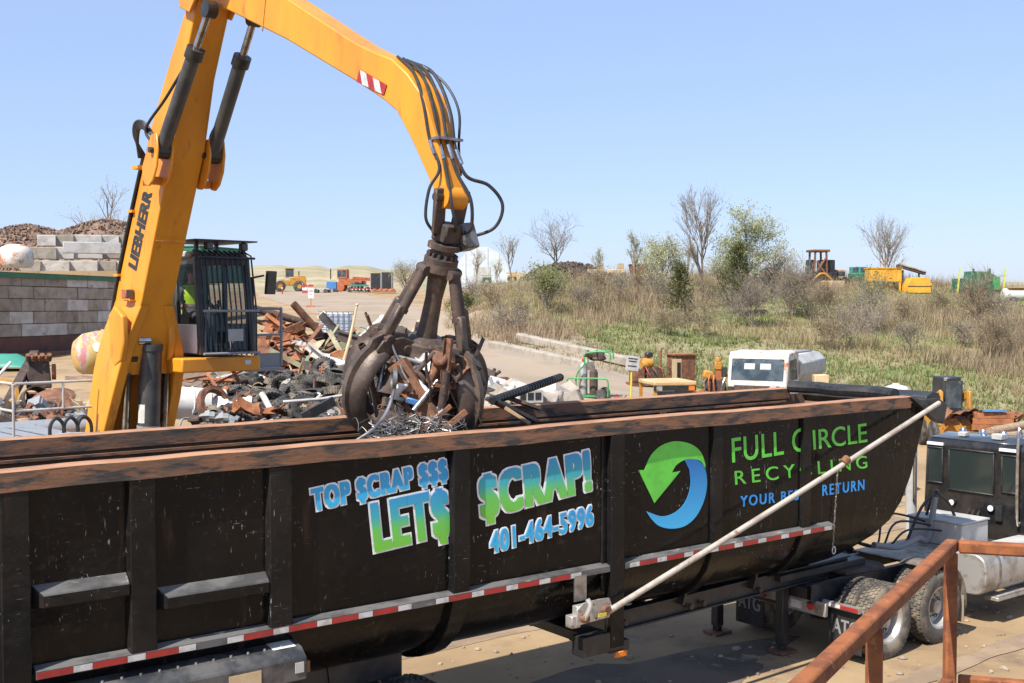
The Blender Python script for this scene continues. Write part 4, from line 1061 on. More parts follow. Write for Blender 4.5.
# striped hazard plate
H = [bp(*p, -0.206) for p in ((357, 82), (384, 95), (387, 85), (360, 69))]
b = eb(); n_ = Vector((0, -1, 0))
b.add([h + n_ * 0.008 for h in H] + H, [(0, 1, 2, 3), (0, 4, 5, 1), (1, 5, 6, 2), (2, 6, 7, 3), (3, 7, 4, 0)]); hz = b.build('hazard_plate', M['red_tape'], stick, smooth=0)
for t0, t1 in ((0.10, 0.34), (0.58, 0.82)):
    b = eb(); f = lambda u, v: (H[0] * (1 - u) + H[1] * u) * (1 - v) + (H[3] * (1 - u) + H[2] * u) * v + n_ * 0.011
    b.add([f(t0, 0.02), f(t1, 0.02), f(t1 + 0.14 if t1 < 0.8 else 0.98, 0.98), f(t0 + 0.14, 0.98)] if False else [f(t0 + 0.12, 0.02), f(t1 + 0.12, 0.02), f(t1 - 0.08, 0.98), f(t0 - 0.08, 0.98)], [(0, 1, 2, 3)]); b.build('stripe', M['white_tape'], hz, smooth=0)
# maker's lettering up the boom
O = bp(136.5, 271, -0.27); EX = bp(152.5, 193, -0.27) - O; EY = bp(127.8, 268.5, -0.27) - O
b = eb(); put_text(b, 'LIEBHERR', O, EX, EY, n_, 0.006, 0.0, 0.25, 1.05, bold=(0.06, 0.03)); b.build('boom_lettering', M['dark'], boom, smooth=0, fix=False)
# stick rams, one each side of the boom
for sgn in (-1, 1):
    base = Vector((1.80, sgn * 0.42, 7.42)); top = Vector((3.15, sgn * 0.36, 9.28)); mid = base + (top - base) * 0.68
    d = (top - base).normalized()
    b = eb(); b.cyl(base, mid, 0.105, n=18); ram = b.build('stick_ram', M['cyl'], ex, smooth=40)
    b = eb(); b.cyl(mid - d * 0.03, mid + d * 0.13, 0.135, n=18); b.build('ram_gland', M['dark'], ram)
    b = eb(); b.cyl(mid, top, 0.055, n=14); b.build('ram_rod', M['chrome'], ram)
    b = eb(); b.cyl(top - Vector((0, 0.08, 0)), top + Vector((0, 0.08, 0)), 0.12, n=16); b.build('ram_eye', M['dark'], ram); b = eb(); b.cyl(base - Vector((0, .09, 0)), base + Vector((0, .09, 0)), 0.12, n=16); b.build('ram_eye', M['dark'], ram)
    # bracket
    b = eb()
    for off in (-0.13, 0.11):
        b.prism([(-0.06, 0.24), (0.12, 0.24), (0.15, 0.0), (0.10, -0.25), (-0.02, -0.45), (-0.14, -0.52), (-0.27, -0.50), (-0.35, -0.40), (-0.36, -0.22)], (1.80, sgn * 0.43 + off, 7.42), (1, 0, 0), (0, 0, 1), -0.035)
    b.beam((1.52, 0.27 * sgn, 7.0), (1.52, 0.53 * sgn, 7.0), 0.12, 0.12)
    bk = b.build('ram_bracket', M['yellow'], ex, bevel=0.012)
    b = eb(); b.cyl((1.80, sgn * 0.43 - 0.19, 7.42), (1.80, sgn * 0.43 + 0.19, 7.42), 0.045, n=12); b.build('pin', M['dark'], bk)
    # supply hose of the ram
    b = eb(); b.tube(bez([base + Vector((-0.1, sgn * 0.08, 0.1)), base + Vector((-0.25, sgn * 0.12, 0.35)), base + (mid - base) * 0.5 + Vector((-0.16, sgn * 0.1, 0.1)), mid + Vector((-0.1, 0, 0))], 6), 0.022, 8); b.build('ram_hose', M['rubber'], ram)
# lift rams
for sgn in (-1, 1):
    a = bp(125, 356, -.33) if sgn < 0 else bp(160, 350, .33); c = bp(117, 436, -.33) if sgn < 0 else bp(158, 436, .33)
    a.x = 0.45; c.x = 0.28; d = (a - c)
    b = eb(); b.cyl(c - d * 1.1, c + d * 0.06, 0.13, n=18); rm = b.build('lift_ram', M['cyl'], ex)
    b = eb(); b.cyl(c, a, 0.06, n=14); b.build('ram_rod', M['chrome'], rm)
    b = eb(); b.cyl(a - Vector((0, .1, 0)), a + Vector((0, .1, 0)), 0.13, n=16); b.build('ram_eye', M['dark'], rm)
a = bp(149, 348, 0); c = bp(145, 440, 0); a.x = 0.55; c.x = 0.42; d = a - c
b = eb(); b.cyl(c - d * 0.8, a, 0.175, n=22); b.cyl(a - d * 0.02, a + d.normalized() * 0.07, 0.19, n=22); gc = b.build('gas_cylinder', M['cyl'], ex)
b = eb(); b.cyl(c - d * 0.1, c + d * 0.17, 0.185, n=22); b.build('cylinder_collar', M['grey'], gc)
b = eb(); vw = Vector((0.78, -0.63, 0)); sd_ = Vector((0.63, 0.78, 0)); o_ = c + d * 0.2
rows = [[o_ + d * t + vw * 0.179 * math.cos(k) - sd_ * 0.179 * math.sin(k) for k in (0.15, 0.4, 0.65, 0.9)] for t in (0.0, 0.2)]
b.strip(rows); b.build('white_decal', M['white'], gc, fix=False)
b = eb(); b.cyl(a + Vector((0.05, -0.25, 0.12)), a + Vector((0.05, -0.05, 0.12)), 0.07, n=14); b.build('accumulator_cap', M['chrome'], gc)
# work lamp on the boom flank, inspection bracket
b = eb(); p = bp(130, 294, -0.30); b.box(p + Vector((0.02, -0.05, 0)), (0.16, 0.14, 0.15)); wl = b.build('work_lamp', M['orange'], boom, bevel=0.01)
b = eb(); b.box(p + Vector((0.105, -0.05, 0)), (0.01, 0.11, 0.11)); b.build('lens', M['window'], wl)
b = eb(); b.box(p + Vector((0.0, -0.02, -0.10)), (0.3, 0.1, 0.02)); b.build('lamp_bracket', M['yellow'], wl)
# ear with pin on the near flank
b = eb(); p = bp(114, 318, -0.32); b.cyl(p + Vector((0, -0.03, 0)), p + Vector((0, 0.06, 0)), 0.09, n=14); b.beam(p, p + Vector((0.28, 0.02, -0.25)), 0.05, 0.1); b.build('lifting_ear', M['yellow'], boom, bevel=0.01)
# hydraulic lines up the back edge of the boom
for k in range(3):
    q = []
    for rb_, zb_ in ((-.80, 2.6), (-.58, 3.1), (-.33, 4.0), (-.18, 5.0), (.25, 6.0), (.72, 6.93), (1.0, 7.45)):
        q.append((rb_ - 0.035 - 0.008 * k, -0.29 + 0.06 * k, zb_ + 0.01))
    b = eb(); b.tube(bez(q, 6), 0.03, 8); b.build('hydraulic_line', M['rubber'], boom)
for k in range(4):
    q = [(0.95, -0.36 + 0.04 * k, 7.4), (1.02 - 0.03 * k, -0.42, 7.62 + 0.03 * k), (1.2, -0.48 - 0.02 * k, 7.8 + 0.03 * k), (1.45, -0.52, 7.78 + 0.03 * k), (1.66, -0.44, 7.62)]
    b = eb(); b.tube(bez(q, 7), 0.024, 8); b.build('hydraulic_hose', M['rubber'], boom)
for z in (3.3, 4.4, 5.6, 6.6):
    rb_ = [-.52, -.25, .03, .55][(3.3, 4.4, 5.6, 6.6).index(z)]
    b = eb(); b.span((rb_ - 0.09, -0.33, z - 0.02), (rb_ + 0.06, -0.08, z + 0.02)); b.build('line_clamp', M['yellow'], boom)
b = eb(); b.span((0.9, -0.46, 7.22), (1.1, -0.26, 7.27)); b.build('hose_bracket', M['yellow'], boom)

# ---------------- cab
CQ0, CQ1, CR0, CR1, CZ0, CZ1 = 0.70, 1.70, -0.75, 0.90, 4.30, 5.92
b = eb(); b.span((CR0 - 0.2, 0.30, 4.02), (CR1 + 0.10, CQ1 + 0.05, 4.26)); b.span((-1.2, 0.30, 2.2), (-0.4, 0.75, 4.02)); b.build('cab_riser', M['yellow'], ex, bevel=0.03, seg=2)
b = eb(); b.span((CR1 + 0.101, 1.45, 4.12), (CR1 + 0.11, 1.56, 4.2)); b.build('warning_label', M['white_tape'], ex)
cab_m = mat('dark grey cab paint', (0.03, 0.031, 0.032), 0.4, c2=(0.05, 0.048, 0.045), scale=4)
b = eb()
def post(r, q, z0, z1, w_=0.08, r2=None): b.beam((r, q, z0), (r if r2 is None else r2, q, z1), w_, w_, up=(0, 1, 0))
for q in (CQ0 + 0.04, CQ1 - 0.04):
    post(CR1 - 0.04, q, CZ0, CZ1, 0.10, CR1 - 0.22); post(CR0 + 0.05, q, CZ0, CZ1, 0.1)
b.beam((0.12, CQ0 + 0.04, CZ0), (-0.02, CQ0 + 0.04, CZ1), 0.09, 0.07, up=(0, 1, 0)); b.beam((-0.0, CQ1 - 0.04, CZ0), (-0.02, CQ1 - 0.04, CZ1), 0.09, 0.07, up=(0, 1, 0))
b.span((CR0, CQ0, CZ0), (CR1, CQ1, CZ0 + 0.06))
b.span((CR0, CQ0, CZ0), (CR0 + 0.08, CQ1, CZ0 + 0.9)); b.span((CR0, CQ0 + 0.02, CZ1 - 0.14), (CR1 - 0.16, CQ1 - 0.02, CZ1 + 0.02))
cabp = b.build('cab_frame', cab_m, ex, bevel=0.012)
b = eb(); b.span((CR0 + 0.02, CQ0 - 0.012, CZ0 + 0.02), (CR1 - 0.14, CQ0 + 0.02, CZ0 + 0.50)); b.build('side_panel', M['clean_white'], cabp, bevel=0.01)
b = eb(); b.span((CR0 + 0.02, CQ1 - 0.02, CZ0 + 0.02), (CR1 - 0.14, CQ1 + 0.012, CZ0 + 0.50)); b.build('side_panel', M['clean_white'], cabp, bevel=0.01)
b = eb(); b.prism([(0, 0), (1.0, 0.0), (1.12, 0.10), (0.0, 0.13)], (CR0 + 0.3, CQ0 - 0.03, CZ1 - 0.02), (1, 0, 0), (0, 0, 1), -1.06); b.build('cab_roof', M['light_grey'], cabp, bevel=0.03, seg=2)
for q in (CQ0 + 0.03, CQ1 - 0.03):
    b = eb(); b.add([(CR0 + 0.08, q, CZ0 + 0.5), (CR1 - 0.10, q, CZ0 + 0.5), (CR1 - 0.24, q, CZ1 - 0.1), (CR0 + 0.08, q, CZ1 - 0.1)], [(0, 1, 2, 3)]); b.build('side_window', M['side_glass'], cabp, smooth=0)
b = eb(); b.add([(CR1 - 0.03, CQ0 + 0.08, CZ0 + 0.08), (CR1 - 0.03, CQ1 - 0.08, CZ0 + 0.08), (CR1 - 0.21, CQ1 - 0.08, CZ1 - 0.1), (CR1 - 0.21, CQ0 + 0.08, CZ1 - 0.1)], [(0, 1, 2, 3)]); b.build('windscreen', M['cab_glass'], cabp, smooth=0)
b = eb(); b.span((CR0 + 0.01, CQ0 + 0.08, CZ0 + 0.9), (CR0 + 0.05, CQ1 - 0.08, CZ1 - 0.14)); b.build('dark_backing', M['dark'], cabp, smooth=0)  # added behind the seat to keep the cab interior dark
# front guard of bars
for i in range(11):
    q = CQ0 + 0.03 + 0.094 * i
    b = eb(); b.tube([(CR1 + 0.10, q, CZ0 - 0.02), (CR1 + 0.10, q, CZ0 + 0.75), (CR1 - 0.06, q, CZ1 + 0.02), (CR1 - 0.30, q, CZ1 + 0.10)], 0.016, 6); b.build('guard_bar', M['dark'], cabp)
for z, r in ((CZ0 + 0.02, CR1 + 0.12), (CZ0 + 0.72, CR1 + 0.12), (CZ1 - 0.02, CR1 - 0.02)):
    b = eb(); b.tube([(r, CQ0 - 0.02, z), (r, CQ1 + 0.02, z)], 0.02, 8); b.build('guard_rail', M['grey'] if z < CZ1 - 0.1 else M['dark'], cabp)
b = eb(); b.span((CR1 + 0.122, CQ0 + 0.42, CZ0 + 0.22), (CR1 + 0.135, CQ0 + 0.70, CZ0 + 0.42)); b.build('number_plate', M['light_grey'], cabp)
# roof guard with lamps
b = eb(); b.span((CR0 + 0.3, CQ0 - 0.08, CZ1 + 0.25), (CR1 - 0.02, CQ1 + 0.08, CZ1 + 0.275))
for q in (CQ0 + 0.06, CQ1 - 0.06):
    for r in (CR0 + 0.5, CR1 - 0.25): b.beam((r, q, CZ1 + 0.08), (r, q, CZ1 + 0.26), 0.06, 0.06)
rg_ = b.build('roof_guard', M['dark'], cabp, bevel=0.006)
for q in (CQ0 + 0.2, CQ1 - 0.15):
    b = eb(); b.box((CR1 - 0.10, q, CZ1 + 0.17), (0.1, 0.13, 0.12)); lp = b.build('work_lamp', M['dark'], cabp, bevel=0.012)
    b = eb(); b.box((CR1 - 0.044, q, CZ1 + 0.17), (0.01, 0.10, 0.09)); b.build('lens', M['window'], lp)
# seat and controls inside
b = eb(); b.box((-0.38, 1.2, CZ0 + 0.50), (0.5, 0.5, 0.13)); b.box((-0.60, 1.2, CZ0 + 0.88), (0.12, 0.48, 0.75), (0, -0.12, 0)); b.span((-0.55, 1.02, CZ0 + 0.06), (-0.2, 1.38, CZ0 + 0.42)); b.build('seat', M['rubber'], cabp, bevel=0.04, seg=2)
for q in (0.86, 1.52):
    b = eb(); b.span((-0.35, q - 0.07, CZ0 + 0.06), (0.05, q + 0.07, CZ0 + 0.66)); cs = b.build('control_console', M['dark'], cabp, bevel=0.02)
    b = eb(); b.cyl((0.0, q, CZ0 + 0.66), (0.03, q, CZ0 + 0.84), 0.02, n=8); b.ball((0.03, q, CZ0 + 0.87), 0.035, 8, 6); b.build('joystick', M['dark'], cs)
# mirror and ladder platform on the far side of the cab
b = eb(); b.tube([(0.75, CQ1, CZ1 - 0.35), (0.85, CQ1 + 0.22, CZ1 - 0.3)], 0.02, 8); b.box((0.86, CQ1 + 0.34, CZ1 - 0.42), (0.06, 0.24, 0.40), (0, 0.1, 0.35)); b.build('mirror', M['dark'], ex, bevel=0.02)
b = eb(); b.box((0.60, CQ1 + 0.10, CZ1 - 0.95), (0.1, 0.08, 1.2)); b.build('cab_pillar', M['dark'], ex)
PL = [bp(262, 318, CQ1 + 0.25), bp(288, 318, CQ1 + 0.85)]
xr = 0.55
b = eb(); b.tube(bez([(xr, CQ1 + 0.22, 4.05), (xr, CQ1 + 0.22, 5.0), (xr, CQ1 + 0.24, 5.05), (xr, CQ1 + 0.70, 5.05), (xr, CQ1 + 0.74, 4.98), (xr, CQ1 + 0.74, 4.05)], 5), 0.026, 8); b.tube([(xr, CQ1 + 0.23, 4.60), (xr, CQ1 + 0.73, 4.60)], 0.02, 8)
pr_ = b.build('platform_railing', M['grey'], ex)
b = eb(); b.span((xr - 0.03, CQ1 + 0.25, 4.03), (xr + 0.0, CQ1 + 0.72, 4.28)); b.build('kick_panel', M['grey'], pr_)
b = eb(); b.span((-0.8, CQ1 + 0.06, 3.97), (xr + 0.05, CQ1 + 0.78, 4.02)); b.build('platform_floor', M['grey'], ex)

# ---------------- deck of the upper carriage, railing on the near side
b = eb(); b.span((-3.4, -1.55, 1.75), (0.4, 1.55, 2.55)); b.build('upper_carriage', M['yellow'], ex, bevel=0.06, seg=2)
b = eb(); b.span((-4.0, -1.5, 1.8), (-3.0, 1.5, 2.95)); b.build('counterweight', M['grey'], ex, bevel=0.12, seg=3)
dk0 = bp(0, 428, -1.9); 
b = eb(); b.span((-2.6, -2.05, 2.55), (0.35, -0.72, 3.02)); hd_ = b.build('grey_hood', M['grey'], ex, bevel=0.05, seg=3)
b = eb(); b.span((0.352, -1.75, 2.66), (0.362, -1.45, 2.9)); b.build('hood_vent', M['dark'], hd_)
C0 = bp(13, 384, -1.95)
zr_ = C0.z; x0 = 0.30
C0.x = C0.x
b = eb()
def rl(p, q): b.tube([p, q], 0.021, 8)
rx = C0.x
b.tube(bez([(rx - 2.0, C0.y, zr_), (rx - 0.2, C0.y, zr_), (rx - 0.02, C0.y, zr_ - 0.01), (rx, C0.y, zr_ - 0.12), (rx, C0.y, 2.95)], 6), 0.022, 8)
rl((rx - 2.0, C0.y, zr_ - 0.42), (rx, C0.y, zr_ - 0.42))
b.build('deck_railing', M['light_grey'], ex)
b = eb(); rl((rx, C0.y + 0.03, zr_), (rx, -0.72, zr_)); rl((rx, C0.y + 0.03, zr_ - 0.42), (rx, -0.72, zr_ - 0.42)); rl((rx, -1.18, zr_ - 0.42), (rx, -1.18, zr_)); b.build('deck_railing', M['light_grey'], ex)
for k in range(3):
    b = eb(); y = -1.35 + 0.22 * k
    b.tube(bez([(rx + 0.05, y - 0.06, 2.95), (rx + 0.05, y - 0.06, 3.22), (rx + 0.05, y + 0.04, 3.34), (rx + 0.05, y + 0.15, 3.22), (rx + 0.05, y + 0.16, 2.95)], 6), 0.03, 8); b.build('looped_hose', M['rubber'] if k else M['dark'], ex)
b = eb(); b.tube(bez([(rx + 0.25, -1.5, 2.98), (rx + 0.25, -1.45, 3.09), (rx + 0.25, -0.95, 3.09), (rx + 0.25, -0.9, 2.98)], 5), 0.02, 8); b.build('grab_handle', M['light_grey'], ex)
# undercarriage: frame, axles and solid wheels
b = eb(); b.cyl((-1.2, 0, 1.35), (-1.2, 0, 1.75), 0.8, n=28); b.span((-3.6, -0.7, 0.85), (1.3, 0.7, 1.35)); b.build('undercarriage', M['dark'], ex, bevel=0.03)
for r in (-3.1, 0.8):
    b = eb(); b.cyl((r, -1.5, 0.9), (r, 1.5, 0.9), 0.14, n=12); b.build('axle', M['dark'], ex)
    for q in (-1.35, 1.35):
        b = eb(); b.lathe([(0.0, -0.3), (0.3, -0.3), (0.32, -0.22), (0.55, -0.3), (0.62, -0.2), (0.62, 0.2), (0.55, 0.3), (0.32, 0.22), (0.3, 0.3), (0, 0.3)], (r, q, 0.66), (0, 1, 0), 30); b.build('wheel', M['tyre'], ex)
for r in (-3.6, 1.25):
    for q in (-1.9, 1.9):
        b = eb(); b.beam((r, q * 0.4, 1.0), (r, q, 0.9), 0.3, 0.25); b.cyl((r, q, 0.9), (r, q, 0.12), 0.1, n=12); b.lathe([(0, 0), (0.3, 0), (0.3, 0.06), (0, 0.12)], (r, q, 0.0), (0, 0, 1), 16); b.build('stabiliser', M['dark'], ex)

# ---------------- grapple
GT = Vector((7.88, 0, 6.08)); GH = Vector((7.43, 0, 4.62)); ga = (GT - GH).normalized()
gx = Vector((0, 1, 0)).cross(ga).normalized(); gy = ga.cross(gx)
GC = Vector((7.43, 0, 0))
def gp(rad, az, h):       # radius, azimuth and height measured down the tilted axis; h = world height near the hub
    base = GH + ga * (h - GH.z); return base + (gx * math.cos(az) + gy * math.sin(az)) * rad
b = eb()
b.lathe([(0.0, 0.14), (0.18, 0.14), (0.28, 0.06), (0.30, -0.10), (0.22, -0.16), (0.0, -0.16)], GH, ga, 20)
b.lathe([(0.14, 0.0), (0.11, 0.3), (0.10, 0.6), (0.12, 0.85), (0.20, 0.92), (0.20, 1.02), (0.13, 1.02)], GH, ga, 16)
grap = b.build('grapple', M['grapple'], ex, smooth=40)
b = eb(); b.lathe([(0.12, 1.02), (0.20, 1.02), (0.20, 1.08), (0.14, 1.10), (0.14, 1.19), (0.19, 1.19), (0.19, 1.25), (0.0, 1.26)], GH, ga, 20)
for k in range(14):
    a = 2 * math.pi * k / 14; p = GH + ga * 1.03 + (gx * math.cos(a) + gy * math.sin(a)) * 0.165; b.cyl(p, p + ga * 0.11, 0.02, n=6)
b.build('rotator', M['rust_dark'], grap, smooth=40)
b = eb(); c = GH + ga * 1.27
b.beam(c, c + ga * 0.22, 0.26, 0.24, up=(0, 1, 0)); b.build('swivel_block', M['rust_dark'], grap, bevel=0.02); b = eb(); b.box(c + Vector((0.12, 0.22, 0.06)), (0.2, 0.2, 0.30), Euler((0.12, -0.25, 0.0)).to_matrix()); b.build('rotator_motor', mat('oily grey motor', (0.16, 0.16, 0.155), 0.45, 0.2, c2=(0.08, 0.075, 0.07), scale=8), grap, bevel=0.02)
for sgn in (-1, 1):
    b = eb(); p0 = c + ga * 0.10 + Vector((0, sgn * 0.13, 0)); p1 = Vector((7.92, sgn * 0.17, 6.33)); b.beam(p0, p1 + (p1 - p0).normalized() * 0.1, 0.14, 0.05, up=(0, 1, 0)) if False else b.beam(p0, p1 + (p1 - p0).normalized() * 0.1, 0.16, 0.06, up=(1, 0, 0)); b.build('link_plate', M['rust_dark'], grap, bevel=0.01)
b = eb(); b.cyl((7.92, -0.24, 6.33), (7.92, 0.24, 6.33), 0.055, n=14); b.build('pin', M['dark'], grap)
AZ = [R(x + 50.5) for x in (-150, -36, 26, 92, 158)]
for i, az in enumerate(AZ):
    er = gx * math.cos(az) + gy * math.sin(az); et = -gx * math.sin(az) + gy * math.cos(az)
    # curved pointed bucket tine: centre line (radius, drop), half width, hollow
    cl = bez([(0.26, 0.0, 0), (0.48, -0.01, 0), (0.70, -0.14, 0), (0.83, -0.40, 0), (0.82, -0.70, 0), (0.66, -0.96, 0), (0.42, -1.13, 0)], 5)
    b = eb(); rows = []; n = len(cl)
    for k, p in enumerate(cl):
        t = k / (n - 1); q = cl[min(k + 1, n - 1)] - cl[max(k - 1, 0)]; q.normalize(); nrm = Vector((-q.y, q.x, 0))    # points outward/up
        if nrm.x * 0.6 + nrm.y < 0 and t < 0.4: nrm = -nrm
        hw = 0.07 + 0.165 * max(0, math.sin(min(max((t - 0.16) / 0.84, 0), 1) ** 0.75 * math.pi)) ** 0.9 * (1 - 0.25 * t)
        th = 0.11 * (1 - 0.62 * t) + (0.05 if t < 0.3 else 0)
        row = []
        def P3(rad, h, w_): return GH + er * rad + ga * h + et * w_
        out = Vector((q.y, -q.x, 0)); 
        if out.x < -0.3 or (t < 0.3 and out.y < 0): out = -out
        for w_, dp_ in ((-1, -0.07), (-0.8, 0.015), (-0.28, 0.05), (-0.2, th + 0.03), (0.2, th + 0.03), (0.28, 0.05), (0.8, 0.015), (1, -0.07)):
            dd = dp_ if t > 0.14 else (th if abs(w_) < 0.5 else 0.02)
            row.append(P3(p.x + out.x * dd, p.y + out.y * dd, hw * w_))
        for w_, dp_ in ((0.97, -0.095), (0.5, -0.03), (-0.5, -0.03), (-0.97, -0.095)):
            dd = dp_ if t > 0.14 else -0.09
            row.append(P3(p.x + out.x * dd, p.y + out.y * dd, hw * w_))
        rows.append(row)
    b.strip(rows, closed=True); b.add(rows[0], [tuple(range(11, -1, -1))]); b.add(rows[-1], [tuple(range(12))])
    b.build('tine', M['grapple'], grap, smooth=50)
    b = eb()
    for w_ in (-0.10, 0.10):
        pp = [GH + er * r_ + ga * h_ + et * (w_ - 0.02) for r_, h_ in ((0.20, 0.09), (0.36, 0.14), (0.62, 0.09), (0.68, -0.04), (0.52, -0.07), (0.22, -0.08))]
        m_ = len(pp); b.add(pp + [p + et * 0.04 for p in pp], [tuple(range(m_)), tuple(range(2 * m_ - 1, m_ - 1, -1))] + [(j, m_ + j, m_ + (j + 1) % m_, (j + 1) % m_) for j in range(m_)])
    b.cyl(GH + er * 0.29 - et * 0.14, GH + er * 0.29 + et * 0.14, 0.055, n=12); b.build('hinge_ear', M['grapple'], grap, bevel=0.008)
    p0 = GH + ga * 0.93 + er * 0.20; p1 = GH + er * 0.52 + ga * 0.10; d = (p1 - p0)
    b = eb(); b.cyl(p0, p0 + d * 0.60, 0.06, n=14); b.cyl(p0 + d * 0.56, p0 + d * 0.62, 0.072, n=14); cy = b.build('closing_ram', M['rust_dark'], grap)
    b = eb(); b.cyl(p0 + d * 0.5, p1, 0.05, n=12); b.build('ram_rod', M['chrome'], cy)
    b = eb(); o = er * 0.075
    pp = [(p0 + d * 0.52 + er * 0.04, 0.10), (p0 + d * 0.98 + er * 0.03, 0.085)]
    b.beam(pp[0][0], pp[1][0], 0.12, 0.10, up=tuple(er)); b.build('rod_guard', M['grapple'], cy, bevel=0.02)
    b = eb(); b.cyl(p0 - et * 0.085, p0 + et * 0.085, 0.06, n=12); b.build('ram_pin', M['rust_dark'], cy); b = eb(); b.cyl(p1 - et * 0.12, p1 + et * 0.12, 0.055, n=12); b.build('ram_pin', M['rust_dark'], cy)
# hoses down the outside of the stick and the loops to the rotator
hs = [([(7.02, -0.06, 8.06), (7.36, -0.10, 7.83), (7.62, -0.17, 7.45), (7.74, -0.17, 7.0), (7.90, -0.16, 6.66), (7.84, -0.26, 6.42), (7.80, -0.28, 6.1), (7.80, -0.16, 5.94), (7.72, -0.06, 5.90)], 0.019),
      ([(7.05, 0.0, 8.04), (7.40, -0.02, 7.83), (7.68, -0.08, 7.42), (7.82, -0.08, 6.95), (7.96, -0.10, 6.58), (8.06, -0.12, 6.25), (8.05, -0.05, 6.0), (7.90, 0.05, 5.93)], 0.020),
      ([(7.05, 0.06, 8.03), (7.42, 0.05, 7.84), (7.74, 0.0, 7.4), (7.88, -0.02, 6.95), (8.02, 0.0, 6.60), (8.16, 0.08, 6.30), (8.12, 0.12, 5.98), (7.96, 0.12, 5.93), (7.80, 0.08, 5.90)], 0.020),
      ([(7.05, 0.11, 8.02), (7.46, 0.13, 7.82), (7.78, 0.10, 7.35), (7.90, 0.08, 6.9), (8.04, 0.12, 6.58), (8.16, 0.36, 6.48), (8.22, 0.52, 6.26), (8.14, 0.46, 6.00), (7.92, 0.22, 5.88)], 0.021),
      ([(7.3, 0.1, 7.93), (7.6, 0.20, 7.68), (7.78, 0.24, 7.35), (7.80, 0.22, 6.95), (7.9, 0.16, 6.6)], 0.016)]
for q, r_ in hs:
    b = eb(); b.tube(bez(q, 7), r_, 8); hh = b.build('hydraulic_hose', M['rubber'], stick)
    if len(q) > 5:
        b = eb(); k = Vector(q[3]); l = Vector(q[4]); dd = (l - k).normalized(); b.cyl(k + dd * 0.02, k + dd * 0.20, r_ * 1.35, n=8); b.build('hose_coupling', M['chrome'], hh)
b = eb(); b.span((7.76, -0.17, 6.99), (7.90, 0.20, 7.02)); b.build('hose_clamp', M['steel'], stick)
# greasy smears and the near link
# ------------------------------------------------------------------ trees and shrubs
def grow(rt, h, spread, levels, kids, tips, r0, up=0.25, trunk=0.35, segs=3, thin=0.62, lenf=0.68):
    """tapered trunk with limbs; returns the mesh builder and the list of twig tips"""
    b = MB()
    def branch(p, d, ln, r, lev):
        pts = [p]; rs = [r]; q = p; dd = d.copy()
        n = segs if lev < levels else 2
        for i in range(n):
            dd = (dd + Vector((rt.uniform(-1, 1), rt.uniform(-1, 1), rt.uniform(-.6, .9))) * 0.16 + Vector((0, 0, up * 0.12))).normalized()
            q = q + dd * ln / n; pts.append(q); rs.append(max(r * (1 - 0.55 * (i + 1) / n), 0.006))
        b.tube(pts, rs, 6 if lev == 0 else (4 if lev < 3 else 3), caps=False)
        tips.append((q, dd, lev))
        if lev >= levels: return
        for k in range(kids[min(lev, len(kids) - 1)]):
            t = rt.uniform(trunk, 1.0) if lev == 0 else rt.uniform(0.3, 1.0)
            i = min(int(t * n), n - 1); o = pts[i] + (pts[i + 1] - pts[i]) * (t * n - i)
            a = rt.uniform(0, 6.283); x, y, z = frame(dd if lev else Vector((0, 0, 1)))
            side = x * math.cos(a) + y * math.sin(a); ang = rt.uniform(0.5, 1.0) * spread
            nd = (z * math.cos(ang) + side * math.sin(ang)).normalized()
            rr = max(rs[i] * thin, 0.006)
            branch(o, nd, ln * lenf * rt.uniform(0.7, 1.15) * (1.15 - 0.45 * t if lev == 0 else 1), rr, lev + 1)
    branch(Vector((0, 0, -0.1)), Vector((0, 0, 1)), h * 0.62, r0, 0)
    return b
def leaves(rt, tips, n, size, spread, minlev, jitter=1.0):
    b = MB(); T = [t for t in tips if t[2] >= minlev]
    for _ in range(n):
        p, d, l = rt.choice(T); c = p + Vector((rt.gauss(0, 1), rt.gauss(0, 1), rt.gauss(0, 1))) * spread
        a = Vector((rt.uniform(-1, 1), rt.uniform(-1, 1), rt.uniform(-1, 1))).normalized(); e = a.cross(Vector((rt.uniform(-1, 1), rt.uniform(-1, 1), rt.uniform(-1, 1)))).normalized()
        s = size * rt.uniform(0.6, 1.4)
        b.add([c - a * s, c + e * s * 0.5, c + a * s, c - e * s * 0.5], [(0, 1, 2, 3)])
    return b
bark = mat('grey brown bark', (0.24, 0.195, 0.155), 0.9, c2=(0.16, 0.13, 0.105), scale=3)
bark_pale = mat('pale bark', (0.27, 0.22, 0.175), 0.9, c2=(0.18, 0.15, 0.12), scale=3)
bark_brown = mat('brown thicket bark', (0.27, 0.205, 0.135), 0.9, c2=(0.20, 0.15, 0.10), scale=3)
lf_bud = leaf('yellow green spring buds', (0.42, 0.40, 0.20), (0.34, 0.34, 0.15), 0.45)
lf_blossom = leaf('pale cream green blossom', (0.56, 0.56, 0.38), (0.42, 0.45, 0.25), 0.5)
lf_conifer = leaf('dark evergreen needles', (0.075, 0.095, 0.03), (0.13, 0.13, 0.05), 0.2)
lf_green = leaf('fresh shrub leaves', (0.20, 0.24, 0.08), (0.28, 0.29, 0.12), 0.45)
